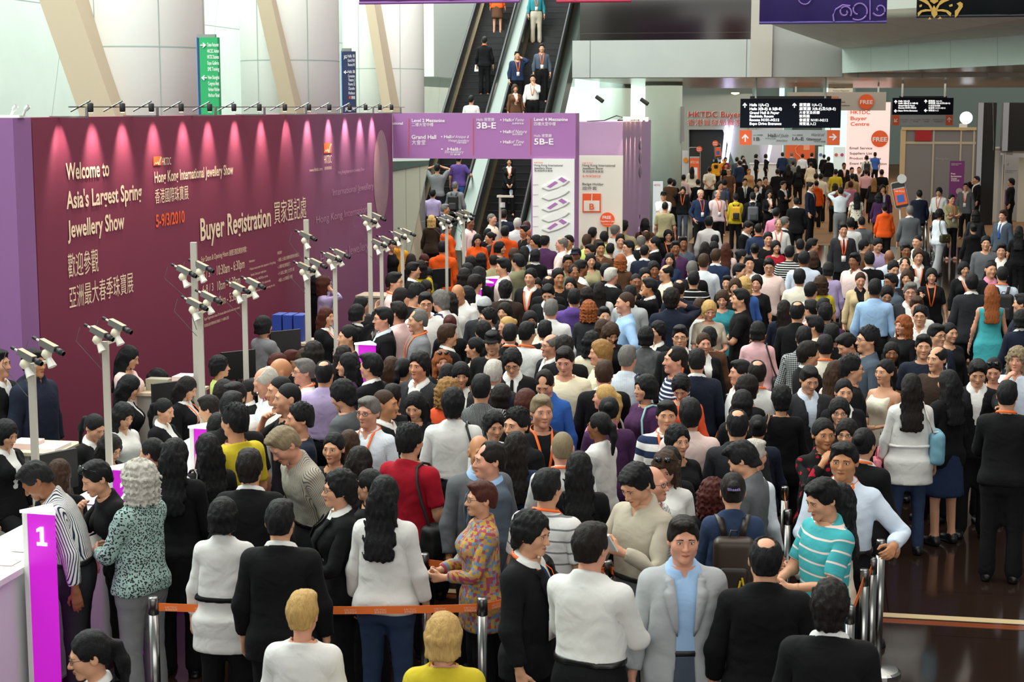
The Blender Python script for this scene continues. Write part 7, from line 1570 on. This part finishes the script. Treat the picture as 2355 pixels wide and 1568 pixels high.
2093 471.9|176|me sh.g suit.mgrey h:1.76|grey-haired man in grey suit next to the placard
2244.8 482.1|172|fa wv.b blouse.char|woman with dark curls in charcoal beside the track jacket
1022.3 468.1|88|mt sh.g suit.slate|grey-haired man in slate suit at the foot of the escalator
2160.6 479.6|118|fa bob.b blouse.ice b:wide.lgrey s:13|woman in white blouse and pale trousers carrying an olive bag
1529.6 463|166|me bz.k tee.khaki|man in olive brown tee from behind, in front of the guard
2035.6 468.1|172|fa bn.k hood.orange|staff woman in orange jacket with dark hair, right half of the hall|s
1831.5 452.8|176|ma bz.k suit.k|man with cropped hair in black suit from behind in the far hall
2188.7 446.4|14|ma sh.k polo.khaki lan A:cross b:trousers.k|man in khaki polo with crossed arms and lanyard
1731.6 441.2|176|ma sh.k suit.k|person in black with a grey backpack
1611.1 434.3|18|me bd.w shirtout.ink lan A:pocket gl h:1.78|white-haired old man in navy shirt with lanyard
2114.7 436.2|176|ma sh.b suit.navy|man in navy suit from behind, facing the grey partition
1650.1 435.9|20|me bd.g short.rose/c/white lan w:1.06|old man in pale plaid short-sleeved shirt with badge
1692.6 444.7|176|fa sh.k hood.yellow|person in yellow and cream jacket with a yellow backpack
2022.9 442.6|162|fa wv.k blouse.plum|woman with black wavy hair in dark purple top
1970.6 441.3|176|fa lg.k short.ivory/flo/mgrey|woman with long black hair in grey floral blouse
2159.3 431.1|-32|ma md.k shirt.white lanb n:20|man in white shirt looking down left of the crossed arms
1933.6 429.8|176|ma sh.k shirt.ice A:camera b:trousers.grey|man in white shirt with both hands raised to photograph
1769 436.2|10|fa wv.k suit.k lanb A:hold|woman in black holding a white paper, far hall
1863.4 418.4|58|ma sh.k suit.navy tie:plum h:1.82|tall man in dark suit with hands behind, laughing
2221.8 419.6|-22|ma sh.k suit.mgrey lan|man in grey suit with lanyard right of the crossed arms
1570.9 428.6|-10|fa bob.k hood.k lanb R:phone b:jeans.slate|woman in jeans with her hand at her face and a lanyard
1800.9 415.8|38|ma sh.k suit.k A:cross gl|man in glasses with folded arms in black suit
1920.8 420.9|172|fa wv.n tee.dkgreen|woman with light brown hair in green with red backpack
1667.3 411.4|172|ma sh.k knit.brown|person in brown with a blue backpack
2326.4 409.4|-95|ma md.k knit.k|person in black with arms folded in front of the white booth
1713.3 409.1|0|ma sh.b suit.k tie:grey|man in black suit and grey tie facing the camera, far hall
1878 414.5|172|fa bn.k hood.orange|orange collar behind the tall laughing man
2247.3 404.3|-82|ma sh.k suit.k R:phone|man in black suit phoning before the black tower
2010.1 408.2|172|fa lg.l blouse.char|woman with long fair brown hair in charcoal
1506.6 405.6|140|fa sh.b blouse.brown h:1.58|brown head near the warm stall lights
2275.4 391.6|0|ma sh.k suit.k lanb|person with lanyard standing in the dark gap by the tower
1992.2 387.8|176|ma sh.k shirt.rose|man in rose pink shirt from behind
1631.8 382.7|176|ma sh.k polo.ivory A:back|man in ivory shirt with his hands clasped behind him
1836.6 380.1|176|fa lg.k suit.k h:1.66|woman with long hair in black trouser suit walking off
1993.5 357.1|176|ma sp.k shirt.white|person with black backpack over a white shirt, before the pink banner
1005.1 376.3|174|ma sh.k tee.grey A:head b:trousers.char|man in grey tee with his hands behind his head on the left escalator|e
1054.5 353.8|172|ma sh.k tee.purple R:rail b:jeans.blue|man in purple tee and jeans on the left escalator|e
1046.5 416.5|165|ma bz.g knit.grey|man with cropped grey hair and black backpack on the left escalator|e
994.8 434.8|172|ma sh.k shirt.lilac|man in lilac shirt at the bottom of the left escalator|e
1170.4 360.7|5|fa wv.k suit.k lanb A:low|woman in black suit with lanyard on the right escalator|e
1143.4 -43.4|170|fe sh.o shirtout.orange b:skirt.brown|woman in orange top and brown skirt high on the left escalator|e
1114 83.7|172|ma sh.k shirtout.black lanb b:trousers.k|man in black shirt holding a paper on the left escalator|e
1083.4 218.9|165|ma sh.k tee.white|man in white tee just above the portal on the left escalator|e
1189.3 116.8|10|ma sh.k knit.ink lan L:phone|man in navy with badge phoning on the right escalator|e
1184.2 193.4|15|fa wv.n suit.brown lanb|woman in brown jacket on the right escalator|e
1233.2 -30.6|2|ma sh.k shirt.teal lan b:trousers.stone|man in teal shirt and beige trousers high on the right escalator|e
1245.9 100.3|2|ma sh.k shirt.slate lan|man in dark slate shirt with badge on the right escalator|e
1225.5 170.4|-5|ma sh.k shirt.white L:chin lanb b:trousers.black|man in white shirt with hand on his chest on the right escalator|e
"""
CROWD = """
1705.1 966.6|174|fa bob.k blouse.k h:1.56
514.3 872.3|176|fa bob.b blouse.stone h:1.66
1029.5 835|176|fa lg.k blouse.k h:1.54
571.8 871.4|-75|fa pt.k suit.k h:1.51 sit:54
1913.2 744.1|168|ma sp.k shirt.k h:1.71
638.3 811.1|110|fa wv.r blouse.k h:1.59 sit:63
701 800.4|120|fa bob.n suit.k h:1.54 sit:54
667.3 803.5|110|fa sh.r blouse.k h:1.51 sit:60
1111.1 737.3|-150|fa md.k blouse.k h:1.63
1167.2 726.6|-60|fe bn.y blouse.k h:1.63
1219.5 713.8|8|fi bob.k blouse.ivory h:1.63
1894 683.7|168|ma sh.k shirt.k
1389.3 703.6|8|fa sh.k blouse.k
1867.2 687.5|-140|ma sh.k polo.rose h:1.66
1160.9 694.7|-28|fa bob.b blouse.k
849.6 722.8|100|fa wv.k knit.white n:20 h:1.51 sit:44
922.3 660.3|82|fa lg.b blouse.pinkw h:1.72
1864.7 646.7|150|ma rc.k polo.pinkw
830.5 680.7|95|fa lg.k suit.k sit:44
1350.5 659|170|fa wv.b blouse.k
2040.7 658.2|-10|fa md.k blouse.k gl n:22
1312.2 636|-10|fa lg.k blouse.rose h:1.60
1483.2 615.6|10|ma sp.k polo.k gl
1067.8 615.6|178|fa wv.b blouse.k h:1.72
1233.6 637.3|2|fa bf.k shirt.white h:1.56
1319.9 608|12|mi rc.k shirt.brown
1673.2 632.2|-20|fa sh.k blouse.k h:1.57
1392.6 604.6|172|me sh.k polo.k
1699.5 604.2|60|ma sh.k shirt.dkgreen h:1.72
1104.7 613.1|165|fa lg.k suit.k R:wave h:1.66
1503.6 600.3|5|mi md.k shirt.navy
2056 599.5|10|ma sp.k shirt.sky n:10 h:1.72
1075.2 604|172|fa wv.k blouse.k h:1.68
1333.9 596.5|105|mi sh.k shirt.white
983.6 646.2|40|fa wv.b blouse.k n:28 sit:63
2081.5 590.6|-15|ma rc.k shirt.white
1723 586.3|0|ma sh.k shirt.white
1305.9 585|6|mi sh.k shirt.olive
967 597.8|-160|fa wv.b tee.yellow
2045.8 572.7|172|mi bl.n shirt.pale
1134.8 582.9|176|ma bz.b shirt.khaki h:1.65
984.8 615.6|18|fa bf.k blouse.k gl n:22 sit:60
1082 587.5|172|fa bob.k blouse.k h:1.60
1325 568.4|-10|mi cap.navy tee.k
945.3 582.4|178|fa lg.b blouse.k h:1.61
1106.1 581.1|165|fa wv.k blouse.k h:1.61
1358.5 560.6|-50|mt sh.b suit.k
1869.8 576.5|172|fa wv.n blouse.k
2084.1 558.7|-5|mi sh.k shirt.cream
1181.9 569.6|172|fa bob.n blouse.olive h:1.64
1706.4 572.1|92|fa bn.k tee.white
1840.5 547.2|172|ma bz.k polo.k h:1.76
1206 565|150|fa lg.k blouse.khaki
1375.8 545.7|172|me bd.n shirt.stone h:1.75
1867.2 547.2|95|ma sh.k suit.k
977.2 585|20|fa bob.r blouse.coral gl n:20 sit:54
2020.3 547.2|10|ma sp.k shirt.lilac n:15 h:1.72
1349.4 537.7|172|me sh.n polo.lime h:1.78
1403.3 558.3|172|fa sh.k blouse.k h:1.60
1309.3 539.7|-30|mt sh.k suit.k
1233.6 540.4|-70|mt md.k suit.k h:1.72
1148.6 554.2|70|fa bob.k blouse.k
1621.4 554.9|174|fa lg.b blouse.k h:1.60
1474.5 538.8|174|me bd.g suit.k
1426.3 537.7|5|ma sp.k shirt.lgrey h:1.71
1642.1 554.2|172|fa bob.k suit.k h:1.58
1766.5 533.2|0|ma sp.k tee.k
1389.5 530.8|172|ma sh.k hood.lime
1224.4 527.8|-62|me cu.o shirt.sky
1486 527.8|172|me bd.n shirt.tan
914.4 542|172|fa bn.k hood.amber
1644.4 539.3|172|fa sh.k blouse.k
1251.9 527.8|-32|me bl.w shirt.rose h:1.70
1362.4 521.6|162|ma sh.k shirt.khaki h:1.75
1414.8 512.4|150|me bd.g shirt.white lanb h:1.82
1308 510.1|60|me sh.n shirt.pinkw h:1.83
1434.3 505.5|160|ma sh.k polo.khaki h:1.84
1128 532.4|-72|fa bn.k polo.char
1208.3 516.8|-62|mt sh.k shirt.k
1536.5 527.3|4|fa bob.k tee.k gl lanb
1121.1 524.4|172|fa sh.k suit.k
1482.5 510.1|172|ma beanie.black polo.k
1724.7 507.8|58|ma sh.k suit.k n:22 gl
1189.9 500.3|172|me sh.w shirt.white
1483.7 500.9|172|fa lg.b shirtout.brown h:1.72
1803.5 497.4|115|ma sh.g suit.k
1350.1 519.3|172|fa bob.b blouse.purple h:1.51
1210.6 508.3|172|fa bob.r blouse.k
1460.7 484.8|-80|mi sh.k shirt.lilac h:1.82
1130.3 489.9|62|ma bz.g shirt.cream
1373 499.8|-30|mt sh.k suit.navy h:1.62
1331 510.1|166|fa bob.b blouse.ice h:1.51
1351.7 503.2|172|fa sh.k suit.k h:1.51
1157.8 480.7|176|me sh.b suit.navy
1785.6 477|160|ma sh.k shirt.pink
1526.1 438.9|-5|ma cap.black polo.white A:low b:trousers.black
2030.5 424.7|2|mt md.k suit.plum R:chin
1655.9 416|20|ma md.k tee.slate
1739.7 424|-20|fa bob.k suit.k
1746.6 410.2|5|ma sh.k suit.k
1541.1 409.1|150|ma sh.k suit.brown
1956.5 415.8|172|fa bob.r blouse.pink
1760.1 405.6|10|ma sh.k shirt.dkbrown
1549.1 412.5|176|fa bob.k suit.k h:1.63
1605.4 411.4|176|fa sh.k suit.k
1887.7 398.5|172|ma sh.k shirt.ivory
1960.4 398|176|ma sh.k shirt.tan
1876.9 398|150|ma sh.b shirt.beige h:1.72
1572.1 401|166|ma sh.k shirt.pinkw h:1.67
1527.3 405.6|172|fa lg.b suit.k h:1.60
2028 389|176|ma sh.k tee.k
1922.1 388.3|174|ma sh.k tee.yellow
1788.2 387.8|176|ma sh.k suit.k
1676.5 386.1|-20|ma cap.beige polo.brown
1959.1 383.9|5|ma sh.k suit.k
1975.7 382.7|-8|ma bz.k suit.k lanb
1722.4 387.3|10|fa sh.o knit.tan lanb
1591.6 382.7|176|fa lg.k blouse.ivory
1941.2 373.7|0|mi sh.k suit.k lanb
1813.2 377.6|176|fa lg.k suit.k
1700.6 368.9|-150|ma sh.k suit.ink
1669.6 374.6|5|fa sh.k tee.k
1864.7 372.4|176|fa bn.k suit.cream
1823.9 369.9|176|fa sh.k knit.grey
1694.9 360.9|160|ma sh.k suit.slate
1905.5 359.7|176|ma sh.k suit.k b:jeans.grey
1711 365.5|172|fa sh.k suit.k
1646.7 363.2|176|fa lg.k hood.amber R:wave
1668.5 360.9|10|fa bob.k polo.red
1845.6 353.3|176|ma sh.k shirt.ice
1708.2 357.4|20|fa bob.k suit.k
1867.2 350.8|160|ma sh.k suit.k
1799.6 350|172|ma sh.k suit.ink
1820.8 350|172|ma sh.g suit.mgrey
2012.7 350|176|ma sp.k polo.blue
1895.3 354.6|172|fa sh.k suit.k
1761.5 354|80|fa bob.k suit.k
1739 354|88|fa bob.k suit.k
"""
def esc_dist(x, y, h):       # riders stand on the steps: find where the sight line to the head meets head height above the slope
    for b in np.linspace(EB - 2, EB + 12, 700):
        q = hit(x, y, UX, b)
        if q[2] - h <= max(b - EB, 0)*SL + .10: return q[1], max(b - EB, 0)*SL + .10
for ln in ROWS.strip().split('\n'):
    f = ln.split('|'); x, y = map(float, f[0].split()); sp = f[2]; g = f[4] if len(f) > 4 else ''
    grp = {'s': 'staff of the fair', 'e': 'riders on the escalators'}.get(g, 'visitors in the hall')
    if g == 'e':
        h = 1.73 if sp[0] == 'm' else 1.61
        dd, zz = esc_dist(x, y, h); sp += ' dist:%.3f' % dd
    person(x, y, float(f[1]), sp, f[3], grp)
MERGE = []
for ln in CROWD.strip().split('\n'):
    f = ln.split('|'); x, y = map(float, f[0].split()); person(x, y, float(f[1]), f[2], '', merge=MERGE)
vs, qs, ms, mi, rs, n = [], [], [], [], [], 0
for V, Q, mts, m, R in MERGE:
    loc_ = []
    for t in mts:
        if t not in ms: ms.append(t)
        loc_.append(ms.index(t))
    vs.append(V); qs.append(Q + n); n += len(V); rs.append(R); mi.append(np.array(loc_, np.int32)[m] if m is not None else np.full(len(Q), loc_[0], np.int32))
cr = link(bpy.data.objects.new('crowd', mk_mesh('crowd', np.concatenate(vs), np.concatenate(qs), ms, np.concatenate(mi), np.concatenate(rs))))
tag(cr, 'the rest of the packed crowd, heads and backs between the nearer people', 'crowd', None, 'stuff')

del vs, qs, ms, mi, rs, MERGE; TC.clear(); FY.clear()
# ---------------------------------------------------------------- things carried: bags, backpacks, papers, phones
def who(s): return next(p for p in PEOPLE if p[4] is not None and s in p[4]['label'])
def worldify(pr, V, bone='chest'):
    x, y, loc, o, root, Tm, sc, yaw = pr; V = np.array(V, float)
    W = (Tm[BI[bone]][:3, :3] @ V.T).T + Tm[BI[bone]][:3, 3]
    return ((W*np.array((sc*o['w'], sc, sc))) @ rz(yaw).T) + loc
def solid(f, lo, hi, h): return surfnet(f, lo, hi, h)
def rbox(P, c, hs, r):
    q = np.abs(P - np.array(c)) - (np.array(hs) - r); return np.sqrt((np.maximum(q, 0)**2).sum(-1)) + np.minimum(q.max(-1), 0) - r
def carried(pr, name, lab, cat, grp, parts, bone='chest'):
    c = worldify(pr, [parts[0][1][0].mean(0)], bone)[0]; e = empty(name, c, lab, cat, grp)
    for nm, (V, Q), m in parts: adopt(e, link(bpy.data.objects.new(nm, mk_mesh(nm, worldify(pr, V, bone), Q, [m]))))
    return e
def backpack(s, lab, m, m2, sz=1.):
    pr = who(s); y0 = .215
    body = solid(lambda P: rbox(P, (0, y0, 1.17), (.145*sz, .075*sz, .205*sz), .05), (-.22, 0, .88), (.22, .36, 1.46), .016)
    pk = solid(lambda P: rbox(P, (0, y0 + .07*sz, 1.09), (.10*sz, .035, .095*sz), .025), (-.18, .1, .9), (.18, .40, 1.3), .014)
    st = [('strap', ribbon([(sg*.06, y0 - .055, 1.36), (sg*.085, .12, 1.455), (sg*.10, .02, 1.468), (sg*.115, -.10, 1.40), (sg*.13, -.135, 1.26), (sg*.155, -.06, 1.08), (sg*.13, y0 - .06, 1.0)], [(0, .4, 1), (0, .2, 1), (0, 0, 1), (0, -1, .5), (0, -1, 0), (sg, -.5, 0), (sg, .3, -.3)], .045, .006), m2) for sg in (1, -1)]
    return carried(pr, 'backpack', lab, 'backpack', 'backpacks', [('bag_body', body, m), ('front_pocket', pk, m2), ('top_handle', tube([(-.03, y0, 1.37), (-.02, y0, 1.41), (.02, y0, 1.41), (.03, y0, 1.37)], .007), m2)] + st)
def shoulderbag(s, lab, m, side, c=(.25, .04, .98), hs=(.06, .15, .11), strap=True, cat='bag', slouch=.0, ms=None):
    pr = who(s); c = np.array(c)*np.array((side, 1, 1))
    body = solid(lambda P: rbox(P*np.array((1, 1, 1)), c, hs, min(hs)*.75) + .004*vnoise(P, 30, 3), c - np.array(hs) - .05, c + np.array(hs) + .05, .013)
    L = [('bag_body', body, m)]
    if strap:
        t = np.array((side*.115, .012, 1.478)); a = c + np.array((0, -hs[1]*.7, hs[2])); b = c + np.array((0, hs[1]*.7, hs[2]))
        L.append(('strap', tube([a, (side*.195, -.150, 1.22), (side*.150, -.128, 1.36), t + (0, -.075, -.014), t + (0, 0, .006), t + (0, .075, -.014), (side*.150, .135, 1.36), (side*.195, .150, 1.22), b], .011, 6), ms or m))
    L.append(('clasp', tube([c + np.array((side*hs[0], -.02, .02)), c + np.array((side*hs[0], .02, .02))], .010, 6), M_gold))
    return carried(pr, 'shoulder_bag', lab, cat, 'bags on shoulders', L)
lea = lambda n, h: mat(n, h, .45)
bp = backpack('jewelled hair clip in crumpled', 'dark brown backpack with a yellow charm on the denim shirt', lea('brown hide', '33251c'), lea('dark brown hide', '251a14'), .95)
pr = who('jewelled hair clip in crumpled'); V, Q = merge([tube([(-.05, .335, 1.12), (-.06, .335, 1.07)], .008), tube([(-.04, .335, 1.10), (-.03, .335, 1.05)], .008)]); adopt(bp, link(bpy.data.objects.new('charm', mk_mesh('charm', worldify(pr, V), Q, [mat('yellow charm', 'e2c02a', .4)]))))
V, Q = merge([tube([(-.035 + .014*i, .158 - .004*abs(i - 2.5), 1.668), (-.03 + .014*i, .162 - .004*abs(i - 2.5), 1.682)], .008, 6) for i in range(6)])
c = link(bpy.data.objects.new('hair_clip', mk_mesh('hair_clip', skin(V, np.eye(len(BN), dtype=np.float32)[[BI['head']]*len(V)], pr[5]), Q, [mat('jewelled clip', 'b9a6dd', .15, metal=.5)])), pr[4]); c['label'] = 'jewelled lilac hair clip'
backpack('yellow and cream jacket', 'yellow and black backpack over the cream jacket', mat('yellow nylon', 'd8a21e', .6), mat('black nylon', '18181a', .6)); backpack('person in black with a grey backpack', 'grey backpack beside the yellow backpack', mat('grey nylon', '55575c', .6), mat('dark grey nylon', '3a3b40', .6))
backpack('pale blue shirt with black backpack', 'black backpack on the pale blue shirt above the turquoise dress', mat('black nylon', '18181a', .6), mat('black nylon', '18181a', .6)); backpack('black backpack over a white shirt', 'black backpack before the pink banner', mat('black nylon', '18181a', .6), mat('black nylon', '18181a', .6)); backpack('cropped grey hair and black backpack', 'black backpack riding the left escalator', mat('black nylon', '18181a', .6), mat('dark grey nylon', '3a3b40', .6))
backpack('green with red backpack', 'dark red and yellow backpack near the photographing man', mat('red nylon', '8c1424', .6), mat('yellow nylon', 'd8a21e', .6)); backpack('brown with a blue backpack', 'blue backpack in the far hall', mat('blue nylon', '2a4f86', .6), mat('blue nylon', '2a4f86', .6))
shoulderbag('big brown bag', 'big brown leather shoulder bag behind the leopard cardigan', lea('tan hide', '6b4a2c'), 1, (.27, .06, 1.0), (.075, .17, .13)); shoulderbag('carrying an olive bag', 'olive brown shoulder bag of the white bloused woman', lea('olive hide', '3f3a22'), -1, (.25, .02, 1.0), (.07, .16, .11))
shoulderbag('loose white blouse and jeans', 'pale blue patterned tote beside the long white blouse', mat('blue tote', '6fa3b8', .6), -1, (.25, .02, 1.06), (.07, .15, .16), ms=mat('pale strap', 'd8d4c8', .6)); shoulderbag('shiny black shoulder bag', 'shiny black studded bag beside the pale pink top', mat('patent black', '0c0c0e', .15), 1, (.24, .05, 1.12), (.07, .14, .13))
shoulderbag('red polo with a black bag', 'black bag hanging from the red polo shoulder', mat('black nylon', '18181a', .6), -1, (.24, .02, .92), (.07, .15, .13)); shoulderbag('shaggy black hair and dark strap', 'black leather bag hanging by the white shirt and dark strap', lea('black hide', '1a1816'), -1, (.25, -.02, .93), (.06, .15, .11))
shoulderbag('finely striped shirt with dark blue strap', 'dark blue shoulder bag on the finely striped shirt', mat('navy nylon', '1c2540', .6), -1); shoulderbag('blond ponytail in pink polo', 'pale grey shoulder bag on the pink polo', mat('pale grey hide', 'c5c2b6', .5), -1); shoulderbag('plum sweater, mouth open', 'bag with pale turquoise strap on the plum sweater', mat('turquoise strap', '8fc0c4', .5), 1); shoulderbag('smooth black bob in long pale dress', 'black bag at the side of the long pale dress', mat('black nylon', '18181a', .6), -1); shoulderbag('curly black crop and tan bag strap', 'bag with tan strap on the curly cropped woman', lea('tan hide', '6b4a2c'), 1); shoulderbag('man with wavy grey hair bending', 'dark blue strapped bag on the bending grey wavy haired man', mat('navy nylon', '1c2540', .6), 1)
shoulderbag('turquoise dress', 'white shoulder bag beside the turquoise dress', mat('white hide', 'dcd8d0', .4), -1, (.24, .04, 1.02))
pr = who('loose white blouse and jeans')
body = solid(lambda P: rbox(P, (.30, -.03, .74), (.045, .10, .20), .04) + .006*vnoise(P, 28, 2), (.2, -.2, .48), (.42, .14, 1.0), .013)
carried(pr, 'plastic_bag', 'pink plastic bag hanging from the hand of the white bloused woman in jeans', 'plastic bag', None, [('bag_body', body, mat('pink plastic', 'e0788a', .3)), ('handle', tube([(.30, -.10, .92), (.29, -.07, 1.0), (.28, -.03, 1.04), (.29, .01, 1.0), (.30, .04, .92)], .009), mat('pink plastic', 'e0788a', .3))], 'pelvis')
def sheet(s, lab, m, cat='leaflet', w=.15, h=.21, hand='mid', th=.004, name='leaflet', rot=35, off=(0, 0, 0)):
    pr = who(s); x, y, loc, o, root, Tm, sc, yaw = pr; hp = []
    for sd, sg in (('L', 1), ('R', -1)):
        e_, w_ = [p*np.array((sg, 1, 1)) for p in arm_rest('m' if 'haL' and False else 'm')][1:]; q = w_ + (w_ - e_)/np.linalg.norm(w_ - e_)*.10; hp.append((Tm[BI['ha' + sd]] @ np.append(q, 1))[:3])
    c = (hp[0] + hp[1])/2 if hand == 'mid' else hp[0] if hand == 'L' else hp[1]
    V = np.array([(a*w/2, b*th/2, d*h/2) for a in (-1, 1) for b in (-1, 1) for d in (-1, 1)]) @ rx(rot).T + c + np.array((0, -.02, .03)) + np.array(off)
    W = ((V*np.array((sc*o['w'], sc, sc))) @ rz(yaw).T) + loc
    return tag(obj(name, W, [(0, 1, 3, 2), (4, 6, 7, 5), (0, 4, 5, 1), (2, 3, 7, 6), (0, 2, 6, 4), (1, 5, 7, 3)], m), lab, cat, 'papers in hands')
M_pap = mat('white paper', 'e8e4e2', .6); M_pink = mat('pinkish paper', 'e8cdc8', .7); M_mgp = mat('magenta leaflet', 'c8357e', .5)
sheet('reading a booklet', 'white booklet in the hands of the reading man in pale shirt', M_pap, 'booklet', .20, .14, th=.012, name='booklet'); sheet('holding out a paper', 'white paper sheet held out by the person in black suit with glasses', M_pap, 'paper', .2, .28, name='paper'); sheet('turquoise striped polo', 'pale leaflet read by the man in turquoise polo', M_pap, w=.2, h=.1); sheet('long black haired woman in ivory', 'magenta leaflet above the turquoise polo man hands', M_mgp, w=.16, h=.2, off=(0, -.04, .12)); sheet('leopard print cardigan', 'white booklet in the hands of the leopard cardigan woman', M_pap, 'booklet', .2, .14, th=.012, name='booklet'); sheet('geometric cardigan', 'black wallet in the hands of the geometric cardigan woman', mat('black hide', '1a1816', .45), 'wallet', .17, .09, th=.02, name='wallet', rot=60)
sheet('short brown hair in green', 'open white booklet held up beside the magenta pillar', M_pap, 'booklet', .24, .2, th=.012, name='booklet', off=(0, -.1, .12)); sheet('black holding a white paper, far hall', 'white paper in the far hall, held by the woman in black', M_pap, 'paper', .2, .15, name='paper'); sheet('rolled paper', 'rolled white paper in the hand of the balding man in dark brown', M_pap, 'paper', .05, .26, th=.05, name='rolled_paper', rot=-10); sheet('sage tee looking down', 'dark red folder in front of the sage tee woman', mat('dark red card', '5a1c1c', .5), 'folder', .24, .2, name='folder', rot=70); sheet('black polo in profile holding', 'pale papers in the hands of the man in black polo in profile', M_pap, 'paper', .2, .26, name='paper', rot=70); sheet('holding a paper on the left escalator', 'folded white paper in the hand of the man in black shirt on the escalator', M_pap, 'paper', .12, .24, hand='L', name='paper'); sheet('sleeveless ivory top', 'dark grey folder held by the woman in sleeveless ivory top', mat('grey card', '55565a', .5), 'folder', .08, .42, name='folder', rot=4); sheet('balding man in pale pink check', 'leaflet in the hands of the balding man in pale pink check', M_pap)
sheet('grey sweater beside the blue box', 'open white booklet held by the staff woman in grey sweater', M_pap, 'booklet', .18, .16, th=.01, name='booklet')
sheet('curly red hair', 'purple folder beside the curly red haired woman', mat('purple card', '4c2470', .5), 'folder', .03, .34, name='folder', rot=5, off=(.1, -.1, .1))
for s_, l_ in (('man in navy with badge phoning', 'white phone at the ear of the man in navy on the escalator'), ('large man with frizzy', 'phone at the ear of the large frizzy haired man'), ('black suit phoning before', 'phone at the ear of the man in black before the tower')): sheet(s_, l_, mat('phone shell', '2a2a2e', .3), 'phone', .05, .11, 'L' if 'navy' in s_ else 'R', .015, 'phone', 10)
